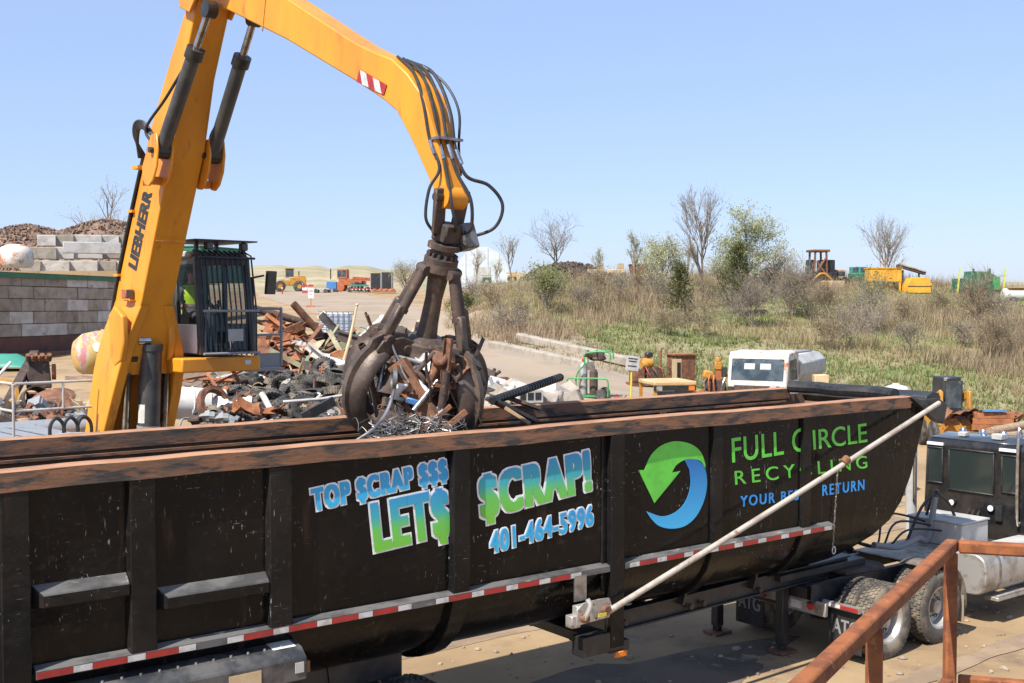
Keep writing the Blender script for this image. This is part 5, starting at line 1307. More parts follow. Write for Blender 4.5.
def tree(name, label, cat, px, D, h, seed, spread=0.75, levels=4, kids=(7, 4, 3, 3), leaf_m=None, n_leaf=0, lsize=0.08, lspread=0.2, minlev=2, bk=None, r0=None, up=0.5, trunk=0.3, group=None, lean=0.0, lenf=0.68, thin=0.62):
    rt = random.Random(seed); tips = []
    t = thing(name, label, cat, onground(px, D), rt.uniform(0, 6.28), group)
    b = grow(rt, h, spread, levels, kids, tips, r0 or h * 0.018, up, trunk, lenf=lenf, thin=thin)
    b.build('trunk', bk or bark, t, smooth=60, fix=False)
    if leaf_m: leaves(rt, tips, n_leaf, lsize, lspread, minlev).build('crown', leaf_m, t, smooth=0, fix=False)
    return t
def conifer(name, label, px, D, h, r, seed, n=2600):
    rt = random.Random(seed); t = thing(name, label, 'evergreen', onground(px, D), 0)
    b = MB(); b.tube([(0, 0, -0.1), (0.05, 0, h * 0.5), (0, 0.04, h * 0.96)], [0.12, 0.07, 0.02], 6)
    tips = []
    for k in range(46):
        z = h * (0.10 + 0.86 * (k / 46)); a = k * 2.4 + rt.uniform(-.3, .3); rr = r * (1 - (z / h) ** 1.35) * rt.uniform(0.6, 1.1) + 0.08
        p = Vector((0, 0, z)); q = Vector((math.cos(a) * rr, math.sin(a) * rr, z + rr * rt.uniform(0.25, 0.7)))
        b.tube([p, (p + q) / 2 - Vector((0, 0, 0.04)), q], [0.03, 0.02, 0.008], 3, caps=False)
        for i in range(10): tips.append((p + (q - p) * (0.25 + 0.75 * i / 9), q - p, 3))
    b.build('trunk', bark_brown, t, smooth=60, fix=False)
    c = MB()
    for _ in range(n):
        p, d, l = rt.choice(tips); o = p + Vector((rt.gauss(0, 1), rt.gauss(0, 1), rt.gauss(0, 1))) * 0.11
        a = (d.normalized() + Vector((rt.uniform(-1, 1), rt.uniform(-1, 1), rt.uniform(-.2, 1.4)))).normalized(); e = a.cross(Vector((rt.uniform(-1, 1), rt.uniform(-1, 1), 1))).normalized(); s = rt.uniform(0.10, 0.24)
        c.add([o - e * 0.035, o + e * 0.035, o + a * s], [(0, 1, 2)])
    c.build('crown', lf_conifer, t, smooth=0, fix=False)
    return t
tree('bare_tree', 'tallest leafless tree on the hillside, slender with upright grey branches', 'tree', 703, 86, 9.3, 11, 0.62, 4, (15, 6, 4, 3), lf_bud, 700, 0.045, 0.18, 3, r0=0.11, up=0.9, trunk=0.2, lenf=0.55)
tree('bare_tree', 'wide spreading leafless tree on the hill crest beside the brown debris heap', 'tree', 556, 98, 5.4, 12, 0.95, 4, (9, 5, 4, 3), None, 0, r0=0.10, up=0.55, trunk=0.15, lenf=0.72)
tree('blossoming_tree', 'cream green blossoming tree standing behind the larger dark evergreen', 'tree', 747, 86, 7.0, 13, 0.85, 4, (14, 6, 4, 3), lf_blossom, 9000, 0.075, 0.2, 3, r0=0.09, trunk=0.12, lenf=0.58)
tree('budding_tree', 'low pale green budding tree left of the small dark evergreen', 'tree', 662, 88, 4.8, 14, 1.0, 4, (13, 6, 4, 3), lf_blossom, 4200, 0.07, 0.2, 3, trunk=0.1, lenf=0.62)
tree('budding_tree', 'thin tall budding tree on the crest beside the red brown skip', 'tree', 636, 101, 5.6, 15, 0.5, 4, (12, 4, 3, 3), lf_bud, 1100, 0.05, 0.16, 3, trunk=0.25, up=0.9, lenf=0.45)
tree('budding_tree', 'small yellow green tree between the thin tall tree and the pale budding tree', 'tree', 652, 97, 3.6, 16, 0.75, 4, (10, 5, 4, 3), lf_bud, 2200, 0.06, 0.2, 2, trunk=0.1)
conifer('evergreen_tree', 'small dark evergreen tree alone on the middle of the slope', 680, 72, 3.9, 1.35, 17)
conifer('evergreen_tree', 'larger ragged dark evergreen in front of the cream blossoming tree', 738, 76, 5.0, 1.7, 18, 3400)
tree('green_shrub', 'rounded fresh green shrub on the slope below the wide bare tree', 'shrub', 547, 76, 3.0, 19, 0.6, 3, (14, 6, 4), lf_green, 2600, 0.07, 0.2, 1, trunk=0.05, bk=bark_pale, lenf=0.7)
tree('dark_shrub', 'dark round shrub at the left end of the hill beside the grapple', 'shrub', 461, 86, 1.9, 20, 0.9, 3, (14, 6, 4), lf_conifer, 2600, 0.08, 0.16, 1, trunk=0.02)
for i, (px, D, h, lb) in enumerate(((476, 124, 4.6, 'thin leafless tree right in front of the white domed building, left one'), (512, 112, 5.4, 'slim leafless tree at the right edge of the white domed building'), (600, 100, 3.8, 'short leafless sapling on the crest right of the debris heap'), (497, 118, 3.2, 'small bare sapling in front of the middle of the white dome'))):
    tree('bare_sapling', lb, 'tree', px, D, h, 30 + i, 0.6, 4, (9, 4, 3, 3), lf_bud, 420, 0.05, 0.2, 3, bk=bark_pale, up=0.8, lenf=0.55)
tree('bare_tree', 'leafless many stemmed tree rising behind the yellow container body', 'tree', 882, 94, 5.4, 41, 0.6, 4, (13, 5, 4, 3), lf_bud, 500, 0.05, 0.2, 3, bk=bark_pale, trunk=0.06, up=0.7, lenf=0.7)
tree('bare_tree', 'small leafless tree with a few yellow leaves left of the scorched tractor frame', 'tree', 788, 92, 3.2, 42, 0.7, 4, (10, 4, 3, 3), lf_bud, 380, 0.05, 0.2, 3, trunk=0.08)
tree('budding_shrub', 'loose yellow green shrub on the slope under the yellow container body', 'shrub', 866, 70, 2.9, 43, 0.8, 4, (11, 5, 4, 2), lf_green, 1500, 0.06, 0.25, 2, trunk=0.04, bk=bark_pale, lenf=0.75)
tree('brown_thicket', 'tangled brown leafless thicket below the green dumper', 'thicket', 975, 76, 3.6, 44, 0.85, 4, (13, 6, 4, 3), None, 0, bk=bark_brown, trunk=0.04, lenf=0.7)
tree('brown_thicket', 'low dark brown thicket near the bottom right of the slope', 'thicket', 990, 62, 2.2, 45, 1.0, 4, (14, 6, 4, 3), lf_green, 300, 0.05, 0.2, 2, bk=bark_brown, trunk=0.02, lenf=0.8)
tree('brown_thicket', 'wide grey brown thicket at the foot of the larger evergreen', 'thicket', 752, 71, 2.6, 46, 1.0, 4, (15, 6, 4, 3), None, 0, bk=bark, trunk=0.02, lenf=0.85)
tree('brown_thicket', 'grey brown brushwood right of the larger evergreen', 'thicket', 792, 76, 3.0, 47, 0.9, 4, (14, 6, 4, 3), lf_bud, 350, 0.05, 0.2, 3, bk=bark, trunk=0.02, lenf=0.8)
tree('brown_thicket', 'reddish brown brushwood below the scorched tractor frame', 'thicket', 824, 74, 2.4, 48, 1.0, 4, (14, 6, 4, 3), None, 0, bk=bark_brown, trunk=0.02, lenf=0.8)
tree('brown_thicket', 'thin brown brushwood at the foot of the tallest bare tree', 'thicket', 706, 80, 2.2, 49, 1.0, 4, (13, 5, 4, 3), None, 0, bk=bark_brown, trunk=0.02, lenf=0.8)
for i in range(30):
    rr_ = random.Random(500 + i); px = 470 + 18.6 * i + rr_.uniform(-9, 9); D = rr_.uniform(62, 92 if px < 780 else 78)
    tree('bramble', 'low pale brown leafless bramble thicket on the upper grass slope', 'bramble', px, D, rr_.uniform(1.2, 2.7), 700 + i % 9, 1.05, 3, (16, 7, 4), lf_bud if i % 3 else lf_green, 260, 0.05, 0.25, 1, bk=bark_brown if i % 2 else bark_pale, trunk=0.02, lenf=0.85, r0=0.025, group='bramble thickets on the slope')
tree('budding_tree', 'bushy pale yellow green tree between the tallest bare tree and the cream tree', 'tree', 722, 92, 3.8, 60, 0.95, 4, (13, 6, 4, 3), lf_blossom, 2400, 0.06, 0.2, 3, trunk=0.08, lenf=0.62)
tree('bare_tree', 'small bare twiggy tree just right of the cream blossoming tree', 'tree', 772, 88, 3.6, 61, 0.8, 4, (13, 6, 4, 3), lf_bud, 300, 0.05, 0.2, 3, trunk=0.06, lenf=0.68)
tree('bare_sapling', 'thin bare sapling on the crest left of the tallest bare tree', 'tree', 688, 95, 3.4, 62, 0.6, 4, (10, 5, 3, 3), lf_bud, 350, 0.05, 0.2, 3, bk=bark_pale, trunk=0.1, lenf=0.6)
tree('bare_tree', 'small pale bare tree above the concrete blocks and the scrap mound', 'tree', 108, 112, 13.0, 50, 0.75, 4, (9, 4, 3, 3), lf_blossom, 900, 0.06, 0.25, 3, bk=bark_pale, trunk=0.15, lenf=0.6)
tree('budding_tree', 'faint budding tree at the end of the far plateau left of the grapple rams', 'tree', 405, 135, 4.6, 51, 0.9, 4, (12, 5, 4, 3), lf_bud, 900, 0.07, 0.25, 2, bk=bark_pale, trunk=0.04, lenf=0.7)

# ------------------------------------------------------------------ left: block wall, blocks, mound, buoy
def rnd_block(b, c, size, M_, rt, j=0.02):
    """rough cast block with slightly uneven corners"""
    x, y, z = [s / 2 for s in size]; vs = []
    for dz in (-1, 1):
        for dx, dy in ((-1, -1), (1, -1), (1, 1), (-1, 1)):
            vs.append(Vector(c) + M_ @ Vector((dx * x + rt.uniform(-j, j), dy * y + rt.uniform(-j, j), dz * z + rt.uniform(-j, j))))
    b.add(vs, [(3, 2, 1, 0), (4, 5, 6, 7), (0, 1, 5, 4), (1, 2, 6, 5), (2, 3, 7, 6), (3, 0, 4, 7)])
wp0 = at(-60, 300, 49.5); wp1 = at(190, 300, 71.0); wd_ = Vector((wp1.x - wp0.x, wp1.y - wp0.y, 0)); wl_ = wd_.length; wd_.normalize(); wn_ = Vector((-wd_.y, wd_.x, 0))
wall = thing('block_wall', 'grey concrete block retaining wall with a green steel cap and brown base', 'wall', (wp0.x, wp0.y, 2.2), math.atan2(wd_.y, wd_.x))
rt = random.Random(21); zb = 3.62 - 2.2; b = MB()
b.span((0, 0.12, 0), (wl_, 0.6, zb + 5 * 0.61 - 0.02))
for k in range(5):
    x = -0.9 * (k % 2)
    while x < wl_:
        e = min(x + 1.83, wl_); s_ = max(x, 0)
        b.cur = rt.choice((0, 0, 1, 2))
        if e - s_ > 0.3: rnd_block(b, ((s_ + e) / 2, 0.14 + rt.uniform(-.025, .025), zb + 0.61 * k + 0.305), (e - s_ - 0.03, 0.4, 0.58), Matrix.Identity(3), rt, 0.012)
        x = e
b.build('block_courses', [M['concrete'], M['pale_concrete'], mat('darker stained concrete', (0.27, 0.225, 0.18), 0.9, c2=(0.19, 0.16, 0.13), scale=1.5, c3=(0.13, 0.11, 0.09), s3=3, bump=0.3, bscale=14)], wall, smooth=0, bevel=0.02)
b = MB(); b.span((-0.1, -0.16, zb + 3.05), (wl_ + 0.1, 0.5, zb + 3.09)); b.span((-0.1, -0.16, zb + 2.83), (wl_ + 0.1, -0.12, zb + 3.06)); b.build('steel_cap', M['green'], wall)
brown = mat('red brown painted plate', (0.12, 0.042, 0.03), 0.7, c2=(0.07, 0.035, 0.028), scale=1.5)
b = MB(); b.span((0, -0.10, 0.2), (wl_, 0.1, zb - 0.02)); b.build('base_plate', brown, wall)
b = MB(); b.beam((3, -0.9, 0.55), (wl_ + 0.5, -0.5, 0.6), 0.3, 0.22); o = b.build('brown_beam', M['rust'], wall)
# loose blocks above the wall
rt = random.Random(8); k = 0
for row, (y0, D) in enumerate(((270, 73), (256.5, 74.5), (244, 76))):
    z = CAM.z + (HOR - y0) * D / F_PX
    x = (22 if row == 0 else (28 if row == 1 else 38))
    while x < 124:
        ln = rt.choice((1.2, 1.83, 1.83)); w_ = ln * F_PX / D
        p = at(x + w_ / 2, y0, D + (x - 60) * 0.035)
        b = MB(); rnd_block(b, (0, 0, 0.36), (ln - 0.05, 0.75, 0.74), Matrix.Identity(3), rt, 0.03)
        o = b.build('concrete_block', M['pale_concrete'] if (row + k) % 3 else M['concrete'], None, smooth=0, bevel=0.03)
        o.location = (p.x, p.y, p.z - 0.15); o.rotation_euler.z = R(20 + rt.uniform(-3, 3)); k += 1
        tag(o, 'pale concrete block in the stacked rows above the capped block wall', 'concrete block', 'loose concrete blocks stacked above the wall')
        x += w_
# long smooth slab on the blocks
b = MB(); b.box((0, 0, 0.35), (3.4, 0.7, 0.7)); o = b.build('concrete_slab', M['light_grey'], None, bevel=0.03); p = at(92, 248, 71.5); o.location = (p.x, p.y, p.z - .35); o.rotation_euler.z = R(22)
tag(o, 'long smooth grey concrete slab lying on the stacked blocks', 'slab')
# ground shelf that carries the blocks
b = MB(); p = at(-60, 270, 72); q = at(210, 270, 76); g_ = lambda px, D: (px - CX) / F_PX * D
b.add([(g_(-160, 68.2), 68.2, 2), (g_(178, 68.2), 68.2, 2), (g_(178, 104), 104, 2), (g_(-160, 104), 104, 2), (g_(-160, 68.2), 68.2, 7.2), (g_(178, 68.2), 68.2, 7.2), (g_(178, 104), 104, 7.2), (g_(-160, 104), 104, 7.2)], [(3, 2, 1, 0), (4, 5, 6, 7), (0, 1, 5, 4), (1, 2, 6, 5), (2, 3, 7, 6), (3, 0, 4, 7)])

shelf = b.build('upper_yard_shelf', dirt, smooth=0); tag(shelf, kind='structure')
# scrap mound: core plus hundreds of nuggets, one mass
rt = random.Random(5); b = MB(); core = []
def mound_h(x):
    px = CX + F_PX * x / 92
    if px < 50: k = 0.72 + 0.14 * math.exp(-((px - 28) / 26) ** 2)
    else: k = 0.72 + 0.22 * math.exp(-((px - 108) / 34) ** 2)
    return 5.3 * k * max(0, min(1, (190 - px) / 50))
xs = [at(-90 + 8 * i, 240, 92).x for i in range(36)]
for x in xs:
    h = mound_h(x); core.append([Vector((x, 84 + 2 * t, 7.0 + h * math.sin(min(1, t / 4) * math.pi / 2) * (1 if t < 5 else max(0, 1 - (t - 5) / 4)))) for t in range(10)])
b.strip(core)
for _ in range(3600):
    i = rt.randrange(len(xs) - 1); t = rt.uniform(0.2, 6.5); x = rt.uniform(xs[i], xs[i + 1]); h = mound_h(x)
    z = 7.0 + h * math.sin(min(1, t / 4) * math.pi / 2) * (1 if t < 5 else max(0, 1 - (t - 5) / 4))
    s = rt.uniform(0.12, 0.32); Rm = Euler((rt.uniform(0, 3), rt.uniform(0, 3), rt.uniform(0, 3))).to_matrix()
    b.box((x, 84 + 2 * t, z + 0.05), (s, s * rt.uniform(.3, 1), s * rt.uniform(.2, .7)), Rm)
o = b.build('scrap_mound', mat('brown shredded scrap', (0.22, 0.14, 0.095), 0.75, 0.1, c2=(0.12, 0.082, 0.06), scale=3, c3=(0.33, 0.25, 0.19), s3=5), None, smooth=0, fix=False)
tag(o, 'long mound of brown shredded scrap above the concrete blocks', 'scrap mound', kind='stuff')
# white rust stained bag-like tank
t = thing('rusted_tank', 'white rust stained round tank lying on top of the block wall', 'tank', at(16, 268, 58))
b = MB(); b.lathe([(0, 0), (0.72, 0.02), (0.86, 0.2), (0.84, 0.75), (0.7, 1.05), (0.35, 1.2), (0, 1.22)], (0, 0, 0), (0, 0, 1), 24)
b.build('tank_body', mat('white tank with rust', (0.62, 0.56, 0.49), 0.6, c2=(0.40, 0.17, 0.08), scale=2.2, lo=0.5, hi=0.62), t, smooth=60)
b = MB(); b.lathe([(0.0, 1.2), (0.2, 1.2), (0.2, 1.32), (0, 1.34)], (0, 0, 0), (0, 0, 1), 16); b.build('lid', M['rust'], t)
# green container behind the boom
t = thing('green_container', 'dark green steel container far behind the excavator boom', 'container', (at(205, 262, 88).x, 88, 6.9), R(-20))
b = MB(); b.box((0, 0, 1.3), (3.4, 6, 2.6))
b.build('body', M['green'], t, bevel=0.03)
for i in range(7):
    b = MB(); b.span((-1.6 + 0.5 * i, -3.05, 0.2), (-1.45 + 0.5 * i, -3.0, 2.4)); b.build('side_ridge', M['green'], t)
b = MB(); b.box((0, 0, 2.65), (3.5, 6.1, 0.1)); b.build('roof', M['green'], t)
# round buoy-like tank
g = onground(99, 42)
t = thing('round_tank', 'round yellow and pink tank with flaking stripes beside the excavator', 'tank', g, R(30))
b = MB(); b.lathe([(0, -0.95), (0.3, -0.93), (0.6, -0.8), (0.80, -0.5), (0.85, 0), (0.80, 0.5), (0.6, 0.8), (0.3, 0.93), (0, 0.95)], (0, 0, 0.85), (1, 0.2, 0.1), 32)
b.build('shell', mat('flaking yellow paint', (0.48, 0.32, 0.09), 0.7, c2=(0.42, 0.37, 0.33), scale=1.6, c3=(0.42, 0.18, 0.18), s3=1.1, lo3=0.52, hi3=0.56, lo=0.5, hi=0.56, stretch=(3, 1, 1)), t, smooth=70)
b = MB(); b.tube([Vector((0.12, 0, 0.85)) + Vector((0, 0.86 * math.cos(a), 0.86 * math.sin(a))) for a in [k * math.pi / 14 for k in range(28)]], 0.05, 6, closed=True); b.build('band', mat('pink band', (0.52, 0.22, 0.24), 0.6), t)
b = MB(); b.lathe([(0.0, 0), (0.18, 0), (0.18, 0.1), (0, 0.12)], (-0.2, -0.75, 1.1), (-0.2, -0.95, 0.25), 14); b.build('hatch', M['white'], t)
tag(MB().box((0, 0, 0.12), (1.5, 0.5, 0.24)).build('timber_block', M['wood'], None, bevel=0.02), 'low brown timber block lying in front of the round tank', 'timber').location = onground(88, 40)
# green tarpaulin
b = MB(); rt = random.Random(4); rows_ = []
for i in range(9):
    rows_.append([Vector((-1.3 + 0.33 * i, -0.9 + 0.3 * j, 0.05 + 0.55 * math.exp(-((i - 4) / 3) ** 2 - ((j - 3) / 2) ** 2) + rt.uniform(0, .08))) for j in range(7)])
b.strip(rows_); o = b.build('green_tarpaulin', M['teal'], None, smooth=60, solid=0.02); o.location = onground(8, 45); tag(o, 'crumpled teal green tarpaulin on the ground near the block wall', 'tarpaulin')

# ------------------------------------------------------------------ scrap pieces
PIECES = {}
def piece_mesh(kind, rt):
    b = MB()
    L_ = rt.uniform(1.0, 2.4)
    if kind == 'beam': b.ibeam((-L_ / 2, 0, 0), (L_ / 2, 0, 0), 0.16, 0.22, 0.022)
    elif kind == 'channel': b.channel((-L_ / 2, 0, 0), (L_ / 2, 0, 0), 0.12, 0.28, 0.02)
    elif kind == 'plate':
        w_ = rt.uniform(0.35, 0.8); rows_ = []
        k = rt.uniform(-0.5, 0.5)
        for i in range(7):
            u = i / 6 - 0.5; rows_.append([Vector((u * L_ * 0.7, (v - 0.5) * w_ + rt.uniform(-.04, .04), k * u * u * 2 + 0.1 * math.sin(v * 4 + u * 5) + rt.uniform(-.02, .02))) for v in (0, 0.33, 0.66, 1)])
        top = [[p + Vector((0, 0, 0.018)) for p in r_] for r_ in rows_]
        b.strip(rows_); b.strip(top)
        ring = lambda G_: G_[0] + [r_[-1] for r_ in G_[1:-1]] + G_[-1][::-1] + [r_[0] for r_ in G_[-2:0:-1]]
        b.strip([ring(rows_), ring(top)], closed=True)
    elif kind == 'pipe': b.lathe([(0.09, -L_ / 2), (0.11, -L_ / 2), (0.11, L_ / 2), (0.09, L_ / 2), (0.09, -L_ / 2)], (0, 0, 0), (1, 0, 0), 14)
    elif kind == 'bar':
        pts = [Vector((-L_ / 2 + L_ * i / 4, rt.uniform(-.12, .12), rt.uniform(-.12, .12))) for i in range(5)]; b.tube(bez(pts, 4), rt.uniform(0.02, 0.045), 7)
    elif kind == 'lump':
        b.ball((0, 0, 0), rt.uniform(0.13, 0.3), 8, 6, 0.35, (1.2, 0.9, 0.7), rt)
        for _ in range(2): 
            p = Vector((rt.uniform(-.12, .12), rt.uniform(-.12, .12), 0)); b.cyl(p, p + Vector((rt.uniform(-.2, .2), rt.uniform(-.2, .2), 0.25)), 0.05, n=8)
    elif kind == 'ring': b.lathe([(0.26, -0.07), (0.34, -0.06), (0.34, 0.06), (0.26, 0.07), (0.22, 0.02), (0.22, -0.02), (0.26, -0.07)], (0, 0, 0), (0, 0, 1), 22)
    elif kind == 'box':
        s_ = rt.uniform(0.35, 0.7); b.box((0, 0, 0), (s_ * 1.3, s_, s_ * 0.8), top=rt.uniform(0.7, 1.0), shift=(rt.uniform(-.1, .1), 0)); b.box((0.05, 0, s_ * 0.42), (s_ * 0.7, s_ * 0.5, 0.06))
    elif kind == 'angle': b.sweep([(-0.07, -0.07), (0.07, -0.07), (0.07, -0.05), (-0.05, -0.05), (-0.05, 0.07), (-0.07, 0.07)], (-L_ / 2, 0, 0), (L_ / 2, 0, 0))
    elif kind == 'sheet':
        rows_ = [[Vector((-0.6 + 0.1 * i, -0.4 + 0.2 * j, 0.05 * (i % 2) + 0.25 * math.sin(i * 0.3 + j))) for j in range(5)] for i in range(13)]; b.strip(rows_)
    elif kind == 'drum': b.lathe([(0, -0.43), (0.29, -0.43), (0.29, -0.15), (0.305, -0.14), (0.29, -0.12), (0.29, 0.14), (0.305, 0.15), (0.29, 0.17), (0.29, 0.43), (0.26, 0.41), (0, 0.41)], (0, 0, 0), (1, 0, 0), 24)
    return b
NAMES_ = {'beam': 'steel_beam', 'channel': 'steel_channel', 'plate': 'steel_plate', 'pipe': 'steel_pipe', 'bar': 'steel_bar', 'lump': 'scrap_casting', 'ring': 'steel_hoop', 'box': 'scrap_box', 'angle': 'steel_angle', 'sheet': 'roofing_sheet', 'drum': 'steel_drum'}
CATS_ = {'beam': 'beam', 'channel': 'channel', 'plate': 'plate', 'pipe': 'pipe', 'bar': 'bar', 'lump': 'scrap metal', 'ring': 'hoop', 'box': 'scrap metal', 'angle': 'angle iron', 'sheet': 'sheet', 'drum': 'drum'}
rs_ = random.Random(77)
def scrap(kind, loc, rot, m, label, group=None, scale=1.0, name=None, cat=None):
    key = (kind, rs_.randrange(4))
    if key not in PIECES: PIECES[key] = piece_mesh(kind, random.Random(hash(kind) % 1000 if False else sum(map(ord, kind)) * 10 + key[1]))
    nm = name or NAMES_[kind]
    o = PIECES[key].build(nm, M[m] if isinstance(m, str) else m, None, smooth=35)
    o.location = loc; o.rotation_euler = rot; o.scale = (scale,) * 3
    return tag(o, label, cat or CATS_[kind], group)
def jit(a): return rs_.uniform(-a, a)

# heap of rusty steel behind the tyres
heap_g = 'rusty steel pieces in the heap behind the tyres'
KM = {'rust_orange': 'orange rusted', 'rust': 'brown rusted', 'rust_dark': 'dark brown'}
pl_green = mat('pale olive painted plate', (0.30, 0.31, 0.19), 0.7, c2=(0.24, 0.16, 0.09), scale=2); M['pl_green'] = pl_green; KM['pl_green'] = 'pale olive painted'
M['tan'] = mat('tan painted plate', (0.42, 0.33, 0.21), 0.7, c2=(0.26, 0.16, 0.09), scale=2); KM['tan'] = 'tan painted'
KIND_W = {'beam': 'steel beam', 'channel': 'channel', 'plate': 'bent plate', 'pipe': 'pipe', 'bar': 'bent bar', 'lump': 'casting', 'ring': 'hoop', 'box': 'box shaped scrap', 'angle': 'angle iron', 'sheet': 'roofing sheet', 'drum': 'drum'}
def heap(n, region, kinds, mats, place, grp, smin=0.8, smax=1.3):
    for i in range(n):
        px, py, D = region(i, n); p = at(px, py, D); k = rs_.choice(kinds); m = rs_.choice(mats)
        s = rs_.uniform(smin, smax)
        scrap(k, p, (jit(0.7), jit(0.5), jit(3.1)), m, '%s %s %s' % (KM.get(m, m), KIND_W[k], place), grp, s)
def reg_orange(i, n):
    px = rs_.uniform(258, 300); t = rs_.random(); top = 316 + abs(px - 276) * 0.5
    return px, top + 42 * t, 41 - 7 * t
heap(34, reg_orange, ['channel', 'plate', 'beam', 'plate', 'box'], ['rust_orange', 'rust_orange', 'rust'], 'in the orange heap by the cab platform', heap_g, 0.9, 1.25)
def reg_mixed(i, n):
    px = rs_.uniform(292, 402); t = rs_.random(); top = 338 + max(0, (px - 350)) * 0.12 + 6 * math.sin(px * 0.2)
    return px, top + (372 - top) * t, 40 - 7 * t
heap(56, reg_mixed, ['channel', 'plate', 'beam', 'plate', 'angle', 'plate', 'box'], ['rust', 'pl_green', 'tan', 'rust_dark', 'rust_orange'], 'in the mixed steel heap behind the tyres', heap_g, 0.7, 1.1)
# filler mass under the heaps so they rest on something
def under(name, label, pts, m):
    b = MB()
    for px, py, D, r_ in pts:
        p = at(px, py, D); g = zt(p.x, p.y); b.ball((p.x, p.y, (p.z + g) / 2 - 0.1), r_, 14, 8, 0.12, (1, 0.8, max(0.3, (p.z - g) / 2 / r_)), rs_)
    return b
fill = mat('trodden scrap dirt', (0.16, 0.115, 0.08), 0.95, c2=(0.09, 0.07, 0.055), scale=2, c3=(0.3, 0.24, 0.18), s3=4, bump=0.6, bscale=8)
b = MB(); rows_ = []
for i in range(40):
    px = 170 + 6.4 * i; row = []
    for D in (22, 24, 26, 28, 30, 32.5, 35, 38, 41, 44, 47):
        x = (px - CX) / F_PX * D
        top = {22: 2.2, 24: 2.35, 26: 2.55, 28: 2.75, 30: 2.95, 32.5: 3.1, 35: 3.4, 38: 3.5, 41: 3.45, 44: 2.9, 47: 2.2}[D]
        e = min(1, (px - 165) / 60, (425 - px) / 50); e = max(0, e)
        row.append(Vector((x, D, zt(x, D) - 0.15 + max(0, top - zt(x, D)) * e + 0.2 * (vnoise(x * 1.5, D * 1.5) - 0.5))))
    rows_.append(row)
b.strip(rows_); tag(b.build('heap_ground', fill, smooth=60), kind='structure')
M['teal_old'] = mat('faded teal sheet', (0.10, 0.30, 0.24), 0.7, c2=(0.20, 0.20, 0.15), scale=2); KM['teal_old'] = 'faded teal'
M['dusty_white'] = mat('dusty white sheet', (0.55, 0.53, 0.49), 0.7, c2=(0.38, 0.34, 0.29), scale=2.5); KM['dusty_white'] = 'dusty white'; KM['grey'] = 'grey'
def reg_over(i, n):
    px = rs_.uniform(258, 412); t = rs_.random(); top = 322 + abs(px - 285) * 0.16 + 8 * math.sin(px * 0.13)
    return px, top + (374 - top) * t, 40.5 - 8 * t
for i in range(46):
    px, py, D = reg_over(i, 46); k = rs_.choice(['beam', 'pipe', 'angle', 'sheet', 'channel', 'bar', 'plate', 'pipe']); m = rs_.choice(['rust', 'rust_dark', 'rust_orange', 'tan', 'dusty_white', 'grey', 'teal_old', 'rust', 'pl_green'])
    scrap(k, at(px, py, D), (jit(0.9), jit(1.0), jit(3.1)), m, '%s %s jutting out of the tangle behind the tyres' % (KM[m], KIND_W[k]), heap_g, rs_.uniform(0.6, 1.25) if k != 'sheet' else 0.8)
for i in range(30):
    t = rs_.random(); px = rs_.uniform(205, 392); py = 372 + 44 * t
    k = rs_.choice(['plate', 'bar', 'pipe', 'lump', 'sheet', 'angle']); m = rs_.choice(['rust', 'rust_dark', 'tan', 'dusty_white', 'rust_orange', 'grey'])
    scrap(k, at(px, py - 2, 30.6 - 6.6 * t), (jit(0.8), jit(0.7), jit(3.1)), m, '%s %s lying among the worn tyres' % (KM[m], KIND_W[k]), 'scrap mixed into the tyre heap', rs_.uniform(0.35, 0.65))
# pale leaning pole
p0, p1 = at(341, 372, 32.5), at(357, 305, 33.0)
b = MB(); b.tube([p0, p0 + (p1 - p0) * 0.5 + Vector((0.03, 0, 0)), p1], [0.055, 0.045, 0.03], 8); b.ball(p1, 0.05, 10, 6); o = b.build('leaning_pole', M['beige'], None); tag(o, 'pale thin pole leaning out of the steel heap', 'pole')
# dark beam sticking out to the left of the grapple
b = MB(); b.ibeam(at(338, 335, 34), at(384, 349, 33), 0.2, 0.28, 0.025); tag(b.build('steel_beam', M['rust_dark'], None, smooth=0), 'long dark steel beam with a tan face jutting over the mixed heap', 'beam')
b = MB(); b.box((0, 0, 0), (1.3, 0.8, 0.05), (0.15, 0.3, 0.2)); o = b.build('white_sheet', M['clean_white'], None); o.location = at(350, 366, 31); tag(o, 'white sheet lying against the foot of the leaning pole', 'sheet')
# caged plastic tank
t = thing('caged_tank', 'white plastic tank in a wire cage behind the steel heap', 'tank', (at(336, 340, 43).x, 43, at(336, 338, 43).z), R(25))
b = MB(); b.box((0, 0, 0.5), (0.95, 1.1, 0.9)); b.build('tank_body', M['plastic'], t, bevel=0.08, seg=2)
for k in range(6):
    x = -0.52 + 0.208 * k
    b = MB(); b.tube([(x, -0.58, 0), (x, -0.58, 1.0), (x, 0.58, 1.0)], 0.014, 5); b.build('cage_bar', M['steel'], t)
for z in (0.15, 0.4, 0.65, 0.9):
    b = MB(); b.tube([(-0.53, -0.585, z), (0.53, -0.585, z), (0.53, 0.585, z), (-0.53, 0.585, z)], 0.014, 5, closed=True); b.build('cage_hoop', M['steel'], t)
b = MB(); b.box((0, 0, -0.05), (1.1, 1.2, 0.12)); b.build('pallet', M['steel'], t)

